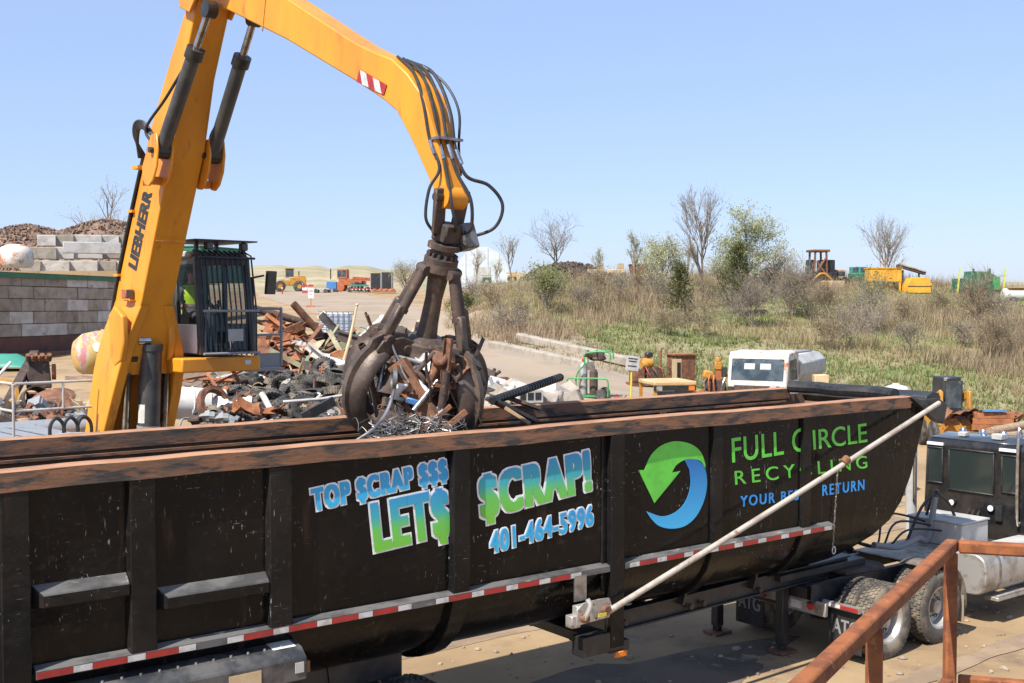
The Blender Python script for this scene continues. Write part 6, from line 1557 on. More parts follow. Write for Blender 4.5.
# ------------------------------------------------------------------ tyre heap
def tyre_mesh(r=0.31, w_=0.2):
    b = MB(); h = w_ / 2
    b.lathe([(r * 0.58, -h * 0.8), (r * 0.75, -h), (r * 0.93, -h * 0.95), (r, -h * 0.6), (r, h * 0.6), (r * 0.93, h * 0.95), (r * 0.75, h), (r * 0.58, h * 0.8), (r * 0.62, h * 0.6), (r * 0.85, h * 0.7), (r * 0.88, 0), (r * 0.85, -h * 0.7), (r * 0.62, -h * 0.6), (r * 0.58, -h * 0.8)], (0, 0, 0), (0, 0, 1), 26)
    for i in range(26):
        a = 2 * math.pi * i / 26
        for z in (-0.3, 0.3): 
            d = Vector((math.cos(a + z), math.sin(a + z), 0)); t_ = Vector((-d.y, d.x, 0)); b.box(d * (r + 0.001) + Vector((0, 0, z * w_)), (0.014, 0.045, w_ * 0.36), Matrix((d, t_, Vector((0, 0, 1)))).transposed())
    return b
proto = tyre_mesh().build('tyre', M['tyre'], None, smooth=40, fix=False)
rt = random.Random(15); first = True
spots = []
for i in range(92):
    px = rt.uniform(212, 388); top = 366 + abs(px - 310) * 0.07 + (10 if px < 250 else 0); t_ = (i + 0.5) / 92; py = top + (418 - top) * t_
    spots.append((px, py, 31 - 6.8 * t_))
for px, py, D in spots:
    o = proto if first else proto.copy()
    if not first: COL.objects.link(o)
    first = False
    if rt.random() < 0.4:
        if 'tyre_d' not in PIECES: PIECES['tyre_d'] = proto.data.copy(); PIECES['tyre_d'].materials[0] = M['tyre_dusty']
        if o is not proto: o.data = PIECES['tyre_d']
    o.location = at(px, py, D); k = rt.uniform(0.85, 1.1); o.scale = (k, k, k * rt.uniform(0.85, 1.1))
    a = rt.uniform(0, 6.28); tilt = rt.choice((0.15, 0.3, 0.6, 1.2, 1.4)) * rt.uniform(0.7, 1.2)
    o.rotation_euler = (tilt * math.cos(a), tilt * math.sin(a), rt.uniform(0, 6))
    tag(o, 'dusty black worn car tyre without a rim in the tyre heap', 'tyre', 'worn tyres in the heap behind the trailer')
def rimmed(px, py, D, rot, label, rim_m, r=0.32):
    t = thing('wheel', label, 'wheel', at(px, py, D), rot=rot)
    tyre_mesh(r, 0.22).build('tyre', M['tyre'], t, smooth=40, fix=False)
    b = MB(); b.lathe([(r * 0.60, 0.09), (r * 0.55, 0.07), (r * 0.5, 0.0), (r * 0.25, 0.04), (r * 0.22, 0.07), (0, 0.07)], (0, 0, 0), (0, 0, 1), 24); b.build('rim', rim_m, t, smooth=40)
    for k in range(8):
        a = k * math.pi / 4; b = MB(); c = Vector((math.cos(a) * r * 0.38, math.sin(a) * r * 0.38, 0.035)); b.cyl(c, c + Vector((0, 0, 0.012)), 0.03, n=10); b.build('hand_hole', M['rubber'], t.children[1] if len(t.children) > 1 else t)
rimmed(304, 409, 24.6, (1.05, 0.15, 0.3), 'wheel with a rusty cream rim leaning at the front of the tyre heap', M['tan'])
rimmed(331, 414, 24.0, (0.5, 0.3, 0), 'wheel with a bare silver rim lying at the trailer edge', M['alu'])
rimmed(324, 369, 30.5, (1.1, -0.3, 0.2), 'wheel with an orange rusted rim on top of the tyre heap', M['rust_orange'])
# ------------------------------------------------------------------ under the cab: drum, sheets, orange scrap
o = scrap('drum', at(199, 404, 25.0), (0.1, 0.1, 0.5), 'white', 'white drum lying on its side below the excavator cab', scale=1.25)
o = scrap('ring', at(214, 404, 24.6), (1.2, 0.2, 0.9), 'rust', 'brown rusty hoop at the open end of the white drum', scale=1.2)
o = scrap('sheet', at(234, 405, 24.0), (0.4, 0.2, 0.4), 'clean_white', 'crumpled white sheet among the tyres below the cab', scale=0.62)
o = scrap('plate', at(256, 409, 23.8), (0.5, 0.3, 0.8), 'rust_orange', 'curved orange rusted plate at the front of the tyre heap', scale=0.8)
o = scrap('plate', at(247, 413, 23.4), (0.2, -0.3, 2.0), 'rust_orange', 'flat orange rusted plate next to the crumpled white sheet', scale=0.7)
for i, (px, py) in enumerate(((190, 378), (199, 381), (209, 376), (218, 380), (226, 377), (236, 376), (206, 386), (194, 388))):
    scrap(rs_.choice(['plate', 'bar', 'angle']), at(px, py, 27.5), (jit(0.8), jit(0.6), jit(3)), 'rust_orange', 'orange rusted strip in the tangle under the cab platform', 'orange rusted strips under the cab', 0.5)
for i, (px, py) in enumerate(((186, 418), (196, 420), (208, 417), (222, 419), (270, 420), (283, 421), (232, 421))):
    scrap(rs_.choice(['plate', 'lump', 'bar']), at(px, py, 22.6), (jit(0.5), jit(0.4), jit(3)), rs_.choice(['rust_dark', 'grey']), 'small dark scrap piece between the tyres and the trailer edge', 'dark scrap along the trailer edge', 0.55)
b = MB(); b.tube([at(283, 402, 24), at(322, 399, 24.2), at(352, 394, 24.5)], 0.035, 8); tag(b.build('bent_pipe', M['light_grey'], None), 'thin pale pipe lying across the tyre heap', 'pipe')
b = MB(); b.channel(at(302, 418, 23.2), at(334, 401, 23.6), 0.1, 0.2, 0.02); tag(b.build('steel_channel', M['dark'], None, smooth=0), 'short black channel leaning across the tyres by the grapple', 'channel')

# ------------------------------------------------------------------ left edge scrap
b = MB(); b.beam(at(8, 403, 27), at(35, 353, 29.5), 0.22, 0.16); tag(b.build('steel_beam', M['rust_dark'], None, smooth=0, bevel=0.01), 'dark brown beam leaning up over the left scrap', 'beam')
t = thing('engine_block', 'dark brown rusted engine block on the left scrap pile', 'engine', at(39, 384, 28.5), 0.4)
b = MB(); b.box((0, 0, 0.25), (0.6, 0.45, 0.7), top=0.8); b.build('block', M['rust_dark'], t, bevel=0.03)
for k in range(4):
    b = MB(); b.cyl((-0.24 + 0.16 * k, -0.2, 0.6), (-0.24 + 0.16 * k, -0.33, 0.75), 0.06, n=10); b.build('exhaust_port', M['rust'], t)
b = MB(); b.cyl((0.3, 0, 0.3), (0.4, 0, 0.3), 0.2, n=18); b.build('flywheel', M['rust_orange'], t)
b = MB(); b.box((0, 0, 0.66), (0.62, 0.3, 0.1)); b.build('valve_cover', M['rust_orange'], t, bevel=0.02)
scrap('ring', at(3, 393, 26.5), (1.2, 0.3, 0.4), 'yellow_old', 'yellow painted ring at the left end of the scrap', scale=1.0)
b = MB(); b.lathe([(0.0, 0.16), (0.3, 0.12), (0.48, 0.02), (0.5, 0), (0.48, -0.02), (0, 0.1)], (0, 0, 0), (0, -0.5, 1), 26); o = b.build('lid', M['rust'], None); o.location = at(53, 399, 26); tag(o, 'round rust brown dished lid tilted towards the trailer', 'lid')
b = MB(); b.lathe([(0.24, -0.25), (0.27, -0.25), (0.29, 0.25), (0.26, 0.25), (0.24, -0.25)], (0, 0, 0), (0.6, -0.8, 0.2), 20); o = b.build('pipe_stub', M['rust_dark'], None); o.location = at(34, 399, 26.5); tag(o, 'short wide dark pipe stub left of the dished lid', 'pipe')
b = MB(); b.beam(at(28, 391, 30), at(66, 396, 30), 0.2, 0.12); tag(b.build('pale_plank', M['beige'], None, bevel=0.01), 'pale flat plank behind the dished lid', 'plank')
b = MB(); b.tube([at(-3, 377, 28), at(11, 362, 28.2)], 0.035, 8); tag(b.build('white_rod', M['clean_white'], None), 'short white rod at the left end of the scrap', 'rod')
rows_ = []; b = MB()
for i in range(24):
    px = -60 + 8 * i; row = []
    for D in (19.5, 21, 23, 25, 27, 29, 31.5):
        x = (px - CX) / F_PX * D; z0 = zt(x, D); e = max(0, min(1, (120 - px) / 30)); top = {19.5: 0.4, 21: 2.2, 23: 2.5, 25: 2.65, 27: 2.75, 29: 2.75, 31.5: 2.2}[D]
        row.append(Vector((x, D, z0 - 0.1 + max(0, top - z0) * e + 0.12 * vnoise(x * 2, D * 2))))
    rows_.append(row)
b.strip(rows_); tag(b.build('scrap_ground', fill, smooth=60), kind='structure')
for i in range(62):
    t_ = rs_.random(); px = rs_.uniform(-12, 96); py = 402 + 24 * t_; k = rs_.choice(['lump', 'lump', 'box', 'ring', 'plate', 'bar'])
    m = rs_.choice(['rust_dark', 'rust', 'tan', 'rust', 'grey'])
    KM['grey'] = 'grey'
    scrap(k, at(px, py, 27 - 5.5 * t_), (jit(1), jit(1), jit(3)), m, '%s %s in the small scrap behind the deck railing' % (KM[m], KIND_W[k]), 'small scrap behind the excavator deck railing', 0.62)

# ------------------------------------------------------------------ load in the grapple and in the trailer
def el(x, y, z):      # excavator axes to world
    return E0 + EF * x + EL * y + Vector((0, 0, z))
VR = Vector((1, 0, 0)); VD = Vector((0, 1, 0))
gc = el(7.43, 0, 0)
def gl(dx, dy, z): return Vector((gc.x + dx, gc.y + dy, z))
ld = 'scrap held in the grapple'
def bar(name, label, cat, p, q, w_, h_, m, kind='beam', grp=ld):
    b = MB()
    if kind == 'beam': b.beam(p, q, w_, h_)
    elif kind == 'ibeam': b.ibeam(p, q, w_, h_, 0.02)
    elif kind == 'channel': b.channel(p, q, w_, h_, 0.016)
    else: b.tube([p, (Vector(p) + Vector(q)) / 2 + Vector((jit(0.04), jit(0.04), jit(0.04))), q], w_, 9)
    o = b.build(name, M[m], None, smooth=35, bevel=0.006); return tag(o, label, cat, grp)
bar('steel_channel', 'wide brown channel slanting down through the grapple towards the right', 'channel', gl(-0.28, -0.35, 4.45), gl(0.22, -0.5, 3.72), 0.16, 0.22, 'rust', 'channel')
bar('steel_strip', 'pale silver strip standing up in the middle of the grapple load', 'strip', gl(0.16, -0.62, 3.75), gl(0.32, -0.42, 4.25), 0.10, 0.03, 'alu')
bar('steel_strip', 'brown strip hanging out of the bottom of the grapple load', 'strip', gl(-0.06, -0.62, 3.62), gl(0.34, -0.55, 3.98), 0.11, 0.05, 'rust')
bar('steel_pipe', 'white pipe piece in the upper part of the grapple load', 'pipe', gl(-0.12, -0.4, 4.28), gl(0.10, -0.45, 4.05), 0.055, 0, 'clean_white', 'tube')
bar('steel_beam', 'dark brown beam at the right of the grapple load', 'beam', gl(0.30, -0.4, 4.35), gl(0.58, -0.3, 3.70), 0.2, 0.2, 'rust_dark', 'ibeam')
bar('steel_bar', 'short brown bar crossing the lower right of the grapple load', 'bar', gl(0.2, -0.65, 3.66), gl(0.52, -0.6, 3.92), 0.06, 0.07, 'rust')
bar('grey_box_section', 'grey brown box section lying across the bottom of the grapple', 'box section', gl(-0.45, -0.62, 3.88), gl(-0.05, -0.68, 3.74), 0.18, 0.15, 'rust_dark')
bar('steel_angle', 'thin grey bar arching over the upper middle of the load', 'bar', gl(-0.3, -0.3, 4.52), gl(0.3, -0.35, 4.42), 0.03, 0.04, 'steel', 'tube')
b = MB(); b.box((0, 0, 0), (0.34, 0.30, 0.42), (0.4, 0.3, 0.5)); b.cyl((0.0, -0.1, 0.1), (0.0, -0.28, 0.2), 0.09, n=14); o = b.build('motor_housing', M['rust'], None, bevel=0.03, seg=2); o.location = gl(0.22, -0.25, 4.32); tag(o, 'box shaped brown motor housing near the top of the grapple load', 'motor', ld)
b = MB(); b.box((0, 0, 0), (0.17, 0.03, 0.07), (0.2, 0.3, 0.1)); o = b.build('blue_board', M['blue'], None, bevel=0.01); o.location = gl(-0.08, -0.56, 4.02); tag(o, 'small bright blue board in the grapple load', 'board', ld)
b = MB(); b.box((0, 0, 0), (0.24, 0.04, 0.22), (0.5, 0.2, 0.6), top=0.8); o = b.build('white_casing', M['clean_white'], None, bevel=0.02); o.location = gl(-0.22, -0.45, 4.12); tag(o, 'white appliance casing at the left of the grapple load', 'casing', ld)
for i in range(64):
    a = rs_.uniform(0, 6.28); r_ = 0.66 * rs_.random() ** 0.6; z = rs_.uniform(3.62, 4.5); r_ *= 1 - 0.35 * abs(z - 4.1)
    k = rs_.choice(['lump', 'plate', 'bar', 'pipe', 'plate', 'angle', 'ring', 'channel', 'bar', 'beam']); m = rs_.choice(['rust_dark', 'rust_dark', 'rust', 'steel', 'rust_dark'])
    KM['steel'] = 'bare grey'
    scrap(k, gl(r_ * math.cos(a), r_ * math.sin(a), z), (jit(1.5), jit(1.5), jit(3)), m, '%s %s packed inside the grapple load' % (KM[m], KIND_W[k]), ld, rs_.uniform(0.25, 0.48) if k not in ('lump', 'box') else 0.6)
for i in range(26):
    a = R(-90 + jit(75)); r_ = rs_.uniform(0.3, 0.62); z = rs_.uniform(3.62, 4.45)
    k = rs_.choice(['plate', 'bar', 'channel', 'angle', 'plate', 'pipe']); m = rs_.choice(['rust', 'rust_dark', 'rust', 'rust_orange', 'steel'])
    scrap(k, gl(r_ * math.cos(a), r_ * math.sin(a), z), (jit(1.2), rs_.uniform(0.3, 1.5), jit(3)), m, '%s %s packed inside the grapple load' % (KM[m], KIND_W[k]), ld, rs_.uniform(0.25, 0.42))
# tangle of grey wire mesh under the grapple
b = MB(); rt = random.Random(31); c0_ = onplane(412, 424, NV, 10.75)
for i in range(150):
    p = c0_ + U * rt.uniform(-0.42, 0.45) + NV * rt.uniform(-0.3, 0.3) + Vector((0, 0, rt.uniform(-0.18, 0.06)))
    pts = [p]
    for k in range(5): p = p + Vector((rt.uniform(-.14, .14), rt.uniform(-.14, .14), rt.uniform(-.06, .07))); pts.append(p)
    b.tube(bez(pts, 2), 0.004, 4, caps=False)
o = b.build('wire_tangle', M['chain'], None, fix=False); tag(o, 'tangle of thin grey wire mesh under the grapple at the trailer rim', 'wire', kind='stuff')
b = MB(); b.tube(bez([onplane(356, 441, NV, 10.5), onplane(372, 430, NV, 10.5), onplane(385, 415, NV, 10.6), onplane(392, 398, NV, 10.7), onplane(394, 390, NV, 10.8)], 6), 0.02, 7); tag(b.build('grey_strap', M['steel'], None), 'bent grey strap hanging off the left front tine over the rim', 'strap')
# long ribbed bar and dark plates leaning over the far rim
a_, c_ = onplane(492, 401, NV, 11.9), onplane(561, 377, NV, 12.9)
b = MB(); b.tube([a_, c_], 0.05, 12)
for k in range(26):
    p = a_ + (c_ - a_) * (k + 0.5) / 26; b.tube([p - (c_ - a_).normalized() * 0.012, p + (c_ - a_).normalized() * 0.012], 0.06, 12)
tag(b.build('ribbed_pipe', M['dark'], None, smooth=30), 'dark ribbed pipe sticking up over the far trailer rim', 'pipe')
for i, (x0, y0, x1, y1, q, w_, m, lb) in enumerate(((488, 398, 534, 421, 11.9, 0.30, 'dark', 'wide black plate leaning down inside the trailer right of the grapple'), (500, 395, 540, 409, 12.2, 0.16, 'rust_dark', 'narrow dark plate resting on the far rim beside the ribbed pipe'), (505, 408, 530, 424, 11.6, 0.10, 'tan', 'tan strip leaning between the black plates in the trailer'))):
    b = MB(); b.beam(onplane(x0, y0, NV, q + 0.15), onplane(x1, y1, NV, q - 0.1), w_, 0.05, up=(0.3, 0.2, 1)); tag(b.build('steel_plate', M[m], None, bevel=0.01), lb, 'plate')
# scrap inside the trailer, mostly below the rails
for i in range(16):
    s = rs_.uniform(4.5, 8.6); q = rs_.uniform(10.95, 11.5)
    k = rs_.choice(['plate', 'beam', 'pipe', 'box', 'lump', 'bar']); m = rs_.choice(['rust_dark', 'rust', 'grey'])
    scrap(k, W(s, q, rs_.uniform(2.2, 2.9)), (jit(0.3), jit(0.3), TROT + jit(0.25)), m, '%s %s lying inside the trailer' % (KM[m], KIND_W[k]), 'scrap lying inside the trailer', 0.6)

# ------------------------------------------------------------------ behind the trailer, middle: rubble, cart, sign, machine roof
for i in range(46):
    px = rs_.uniform(488, 572); t_ = rs_.random(); py = 384 + (px - 488) * 0.10 + 12 * t_
    b = MB(); s = rs_.uniform(0.2, 0.5); rnd_block(b, (0, 0, 0), (s * 1.4, s, s * 0.7), Matrix.Identity(3), rs_, s * 0.15)
    o = b.build('concrete_rubble', M['concrete'] if i % 3 else M['pale_concrete'], None, smooth=0, bevel=0.02); o.location = at(px, py, 34 - 5 * t_); o.rotation_euler = (jit(0.5), jit(0.5), jit(3))
    tag(o, 'broken pale concrete chunk in the rubble beyond the trailer rim', 'rubble', 'concrete rubble beyond the trailer')
b = MB(); rows_ = []
for i in range(16):
    px = 470 + 8 * i; row = []
    for D in (24, 27, 30, 33, 36, 38):
        x = (px - CX) / F_PX * D; z0 = zt(x, D); e = max(0, min(1, (px - 470) / 20, (585 - px) / 25)); top = CAM.z - (398 + (33 - D) * 1.6 - HOR) * D / F_PX
        row.append(Vector((x, D, z0 - 0.1 + max(0, top - z0) * e * (0 if D in (24, 38) else 1))))
    rows_.append(row)
b.strip(rows_); tag(b.build('rubble_ground', mat('pale rubble dust', (0.38, 0.34, 0.29), 0.95, c2=(0.28, 0.24, 0.19), scale=2, bump=0.5, bscale=8), smooth=60), kind='structure')
t = thing('hollow_block', 'pale hollow concrete block with three openings on the rubble', 'concrete block', at(528, 401, 29), 0.5)
b = MB(); b.box((0, 0, 0.12), (0.75, 0.3, 0.34)); b.build('block', M['pale_concrete'], t, bevel=0.02)
for k in range(3):
    b = MB(); b.span((-0.31 + 0.22 * k, -0.158, 0.03), (-0.14 + 0.22 * k, -0.151, 0.22)); b.build('opening', M['rubber'], t)
scrap('box', at(503, 382, 33), (0.1, 0, 0.5), 'rust', 'small rust brown box on the rubble right of the grapple', scale=0.8)
scrap('lump', at(490, 377, 33), (0.1, 0.4, 0.5), 'rust_dark', 'dark brown casting on the rubble touching the grapple outline', scale=1.1)
scrap('lump', at(496, 390, 31), (0.1, 0.4, 0.5), 'grey', 'grey casting low on the rubble beside the grapple', scale=1.0)
# welding cart with two gas bottles
g = onground(590, 43.5); t = thing('gas_bottle_cart', 'bright green tube cart with gas bottles standing beyond the trailer', 'cart', g, R(-12))
def cart_tube(nm, pts, r_=0.03): b = MB(); b.tube(bez(pts, 4), r_, 8); return b.build(nm, M['bright_green'], t)
for y in (-0.45, 0.45):
    cart_tube('frame_hoop', [(-0.45, y, 0.1), (-0.45, y, 0.9), (-0.15, y, 1.35), (-0.1, y, 1.75), (0.75, y, 1.8), (0.85, y, 1.5)])
cart_tube('side_rail', [(-0.8, -0.5, 0.1), (-0.8, -0.5, 0.75), (-0.45, -0.5, 0.8), (0.5, -0.5, 0.8), (0.75, -0.5, 0.7), (0.75, -0.5, 0.1)])
for x in (-0.1, 0.25, 0.6): cart_tube('cross_tube', [(x, -0.45, 1.78), (x, 0.0, 1.85), (x, 0.45, 1.78)], 0.025)
b = MB(); b.box((-0.05, 0, 0.12), (1.5, 1.0, 0.06)); b.build('deck', M['bright_green'], t)
for y in (-0.55, 0.55):
    b = MB(); b.lathe([(0, -0.05), (0.2, -0.05), (0.22, 0), (0.2, 0.05), (0, 0.05)], (0.5, y, 0.2), (0, 1, 0), 18); b.build('wheel', M['tyre'], t)
for x, y, r_, h, m, lb in ((-0.25, -0.1, 0.17, 1.25, 'alu', 'tall silver gas bottle strapped on the green cart'), (0.16, -0.1, 0.16, 1.0, 'rust_dark', 'shorter brown gas bottle strapped on the green cart')):
    u = thing('gas_bottle', lb, 'gas bottle', g + Matrix.Rotation(R(-12), 3, 'Z') @ Vector((x, y, 0.16)), 0)
    b = MB(); b.lathe([(0, 0), (r_, 0), (r_, h * 0.85), (r_ * 0.75, h * 0.95), (r_ * 0.3, h), (0, h)], (0, 0, 0), (0, 0, 1), 20); b.build('bottle', M[m], u)
    b = MB(); b.cyl((0, 0, h), (0, 0, h + 0.12), 0.05, n=10); b.build('valve_cap', M['red'] if m == 'alu' else M['steel'], u)
b = MB(); b.ball((0, 0, 0), 0.28, 10, 6, 0.3, (1.5, 1, 0.6), rs_); o = b.build('dark_bundle', M['rust_dark'], None); o.location = g + Vector((0.2, 0, 1.62)); tag(o, 'dark brown bundle lying in the top of the green cart', 'bundle')
b = MB(); b.lathe([(0, 0), (0.16, 0), (0.18, 0.2), (0.08, 0.3), (0, 0.32)], (0, 0, 0), (0, 0, 1), 14); o = b.build('red_can', M['red'], None); o.location = onground(617, 42.5); tag(o, 'small red can at the foot of the yellow sign post', 'can')
# sign on a yellow post
g = onground(631, 43.0); t = thing('sign_post', 'small grey sign board on a thin yellow post beside the green cart', 'sign', g, R(8))
b = MB(); b.cyl((0, 0, 0), (0.03, 0, 1.35), 0.035, n=10); b.beam((0, 0, 0.3), (-0.25, 0, 0), 0.04, 0.04); b.build('post', mat('yellow post paint', (0.62, 0.48, 0.04), 0.5), t)
b = MB(); b.box((0.05, -0.05, 1.55), (0.5, 0.03, 0.55), (0, 0.12, 0)); sgn_ = b.build('sign_board', M['light_grey'], t)
for k, (z, l_) in enumerate(((1.72, 0.36), (1.62, 0.30), (1.44, 0.34))):
    b = MB(); b.box((0.05 + (z - 1.55) * 0.12, -0.068, z), (l_, 0.004, 0.045), (0, 0.12, 0)); b.build('text_bar', M['dark'], sgn_)
# yellow roofed loader mostly hidden by the trailer
p = at(667, 380, 34.0); g = zt(p.x, p.y)
t = thing('small_loader', 'small loader showing only its cream yellow cab roof above the trailer rim', 'loader', (p.x, p.y, g), R(12)); H_ = p.z - g
b = MB(); b.box((0, 0, H_ - 0.06), (1.32, 1.5, 0.14)); b.build('cab_roof', mat('cream yellow roof', (0.55, 0.40, 0.20), 0.6, c2=(0.45, 0.30, 0.14), scale=2), t, bevel=0.04, seg=2)
b = MB(); b.box((0, -0.70, H_ - 0.20), (1.3, 0.05, 0.14)); b.build('roof_fascia', M['dark'], t)
for x in (-0.6, 0.58):
    b = MB(); b.box((x * 0.85, -0.76, H_ - 0.2), (0.16, 0.08, 0.12)); lp = b.build('work_lamp', M['amber'] if x > 0 else M['alu'], t)
    for y in (-0.65, 0.65): 
        b = MB(); b.beam((x, y, 0.9), (x, y, H_ - 0.13), 0.09, 0.09); b.build('cab_post', M['yellow_old'], t)
b = MB(); b.span((-0.54, -0.68, 1.1), (0.52, -0.66, H_ - 0.28)); b.build('windscreen', M['window'], t)
b = MB(); b.span((-0.75, -1.8, 0.35), (0.75, 1.2, 1.0)); b.build('body', M['yellow_old'], t, bevel=0.06)
for x in (-0.7, 0.7):
    for y in (-1.3, 0.9): b = MB(); b.lathe([(0, -0.13), (0.3, -0.13), (0.42, -0.1), (0.42, 0.1), (0.3, 0.13), (0, 0.13)], (x, y, 0.42), (1, 0, 0), 20); b.build('wheel', M['tyre'], t)

# concrete beams along the road
for i, (x0, y0, D0, x1, y1, D1, lb) in enumerate(((519, 338, 67, 646, 368, 52, 'long grey concrete beam lying along the grass edge, upper one'), (492, 346, 66, 590, 369, 54.5, 'long grey concrete beam lying along the grass edge, lower one'))):
    p, q = hit(x0, y0 + 5, 40), hit(x1, y1 + 4, 40); p.z += 0.33; q.z += 0.33; d = (q - p).normalized(); rt = random.Random(i)
    t = thing('concrete_beam', lb, 'concrete beam', p)
    b = MB(p); n = 9
    for k in range(1): b.sweep([(-0.25, -0.22), (0.25, -0.22), (0.25, 0.20), (0.18, 0.23), (-0.2, 0.22), (-0.25, 0.17)], p, q)
    b.build('beam_body', M['concrete'], t, smooth=0, bevel=0.03)
    b = MB(p); b.sweep([(-0.30, -0.25), (0.30, -0.25), (0.30, -0.19), (-0.30, -0.19)], p + d * 0.3 - Vector((0, 0, .06)), q - d * 0.3 - Vector((0, 0, .06))); b.build('bearing_flange', M['rust_dark'], t)
    for k in range(3): b = MB(p); c = p + d * ((q - p).length * (0.2 + 0.3 * k)) + Vector((0, 0, 0.23)); b.tube([c - d * 0.1, c - d * 0.08 + Vector((0, 0, .12)), c + d * 0.08 + Vector((0, 0, .12)), c + d * 0.1], 0.02, 6); b.build('lifting_loop', M['rust'], t)

# ------------------------------------------------------------------ old machinery at the foot of the hill
def machine(px, D, rotz, name, label, cat): return thing(name, label, cat, onground(px, D), R(rotz))
t = machine(650, 49, 15, 'rusty_compressor', 'rusty engine set with a yellow top on a brown skid', 'machine')
b = MB(); b.box((0, 0, 0.18), (1.9, 0.8, 0.14)); b.build('skid', M['rust'], t)
b = MB(); b.box((-0.6, 0, 0.55), (0.5, 0.6, 0.55)); b.build('radiator', M['rust'], t, bevel=0.02)
b = MB(); b.box((0.15, 0, 0.6), (0.8, 0.5, 0.6), top=0.75); b.build('engine', M['rust_dark'], t, bevel=0.03)
b = MB(); b.lathe([(0, -0.25), (0.2, -0.25), (0.24, -0.15), (0.24, 0.15), (0.2, 0.25), (0, 0.25)], (-0.15, 0, 1.05), (1, 0, 0.1), 18); b.build('air_tank', M['yellow_old'], t)
b = MB(); b.box((-0.05, 0.0, 1.42), (0.3, 0.3, 0.22)); b.build('air_filter', M['dark'], t, bevel=0.04)
b = MB(); b.tube([(0.5, 0, 0.8), (0.5, 0, 1.5), (0.55, 0, 1.7)], 0.05, 8); b.build('exhaust_pipe', M['rust'], t)
for k in range(4): b = MB(); b.tube(bez([(0.3 * k - 0.3, -0.3, 0.9), (0.3 * k - 0.2, -0.45, 0.6 + 0.1 * k), (0.3 * k, -0.35, 0.3)], 4), 0.03, 6); b.build('loose_pipe', M['rust'] if k % 2 else M['red'], t)
t = machine(678, 49, 20, 'rusty_cabinet', 'tall rust brown steel cabinet with a pale open door', 'cabinet')
b = MB(); b.box((0.15, 0, 0.8), (0.95, 0.8, 1.6)); b.build('cabinet_body', M['rust'], t, bevel=0.02)
b = MB(); b.span((-0.50, -0.42, 0.1), (-0.05, -0.405, 1.45)); d_ = b.build('door', M['beige'], t)
b = MB(); b.span((-0.26, -0.425, 0.2), (-0.08, -0.42, 1.3)); b.build('door_gap', M['rubber'], d_)
b = MB(); b.box((0.15, 0, 1.63), (1.1, 0.95, 0.06)); b.build('top_plate', M['rust_orange'], t)
t = machine(718, 47.5, 0, 'orange_machine', 'tangled orange drilling machine with a yellow engine on top', 'machine')
b = MB(); b.span((-0.75, -0.4, 0.3), (0.9, 0.4, 0.5)); b.build('chassis', M['orange'], t, bevel=0.02)
for x in (-0.55, 0.6):
    for y in (-0.45, 0.45): b = MB(); b.lathe([(0, -0.1), (0.22, -0.1), (0.32, -0.08), (0.32, 0.08), (0.22, 0.1), (0, 0.1)], (x, y, 0.32), (0, 1, 0), 18); b.build('wheel', M['orange'] if x < 0 else M['tyre'], t)
b = MB(); b.box((-0.1, 0, 0.85), (0.9, 0.55, 0.5), top=0.8); b.build('engine', M['rust_dark'], t, bevel=0.03)
b = MB(); b.box((-0.42, -0.1, 1.3), (0.42, 0.4, 0.34), (0, 0.2, 0)); b.build('fuel_tank', M['yellow_old'], t, bevel=0.05)
b = MB(); b.box((0.02, 0, 1.68), (0.3, 0.3, 0.34)); b.cyl((0.02, 0, 1.85), (0.02, 0, 2.02), 0.13, n=12); b.build('control_head', M['yellow_old'], t, bevel=0.03)
b = MB(); b.beam((0.02, 0, 1.0), (0.02, 0, 1.55), 0.22, 0.22); b.build('mast', M['orange'], t)
for k in range(7):
    b = MB(); x = -0.6 + 0.22 * k; b.tube(bez([(x, -0.35, 0.5), (x + jit(0.2), -0.45, 0.9 + jit(0.2)), (x + jit(0.3), -0.3, 1.2 + jit(0.15))], 4), 0.035, 6); b.build('hydraulic_pipe', M['orange'] if k % 3 else M['steel'], t)
b = MB(); b.span((0.95, -0.35, 0.2), (1.03, 0.35, 1.9)); b.span((1.2, -0.35, 0.2), (1.28, 0.35, 1.9)); b.span((1.03, -0.3, 1.0), (1.2, 0.3, 1.08)); b.span((1.03, -0.3, 1.7), (1.2, 0.3, 1.78)); b.build('ladder_frame', M['orange'], t)
# white truck with grey hopper body
g = onground(776, 46.5); t = thing('white_truck', 'old white cab-over truck with a grey hopper body and rust stained roof', 'truck', (g.x, g.y, 0.88), R(-119)); t.scale = (1.0, 1.06, 1.0)
wt = mat('chalky white cab paint', (0.58, 0.55, 0.50), 0.6, c2=(0.42, 0.38, 0.33), scale=1.8, c3=(0.34, 0.13, 0.06), s3=2.0, lo3=0.56, hi3=0.64)
b = MB(); cx0 = 0.9
pr_ = [(0.9, 0.55), (2.55, 0.55), (2.62, 1.25), (2.42, 2.25), (2.30, 2.42), (0.9, 2.46)]
b.add([(x, -1.12, z) for x, z in pr_] + [(x, 1.12, z) for x, z in pr_], [tuple(range(6)), tuple(range(11, 5, -1))] + [(i, 6 + i, 6 + (i + 1) % 6, (i + 1) % 6) for i in range(6)])
cab_ = b.build('cab', wt, t, bevel=0.06, seg=2, smooth=25)
def fr(y0, y1, z0, z1, off): # a quad on the sloping windscreen plane
    f = lambda z: (2.62 + (2.42 - 2.62) * (z - 1.25)) + off
    return [(f(z0), y0, z0), (f(z0), y1, z0), (f(z1), y1, z1), (f(z1), y0, z1)]
b = MB(); b.add(fr(-0.98, 0.98, 1.32, 2.16, 0.012), [(0, 1, 2, 3)]); ws = b.build('windscreen', M['window'], cab_, smooth=0)
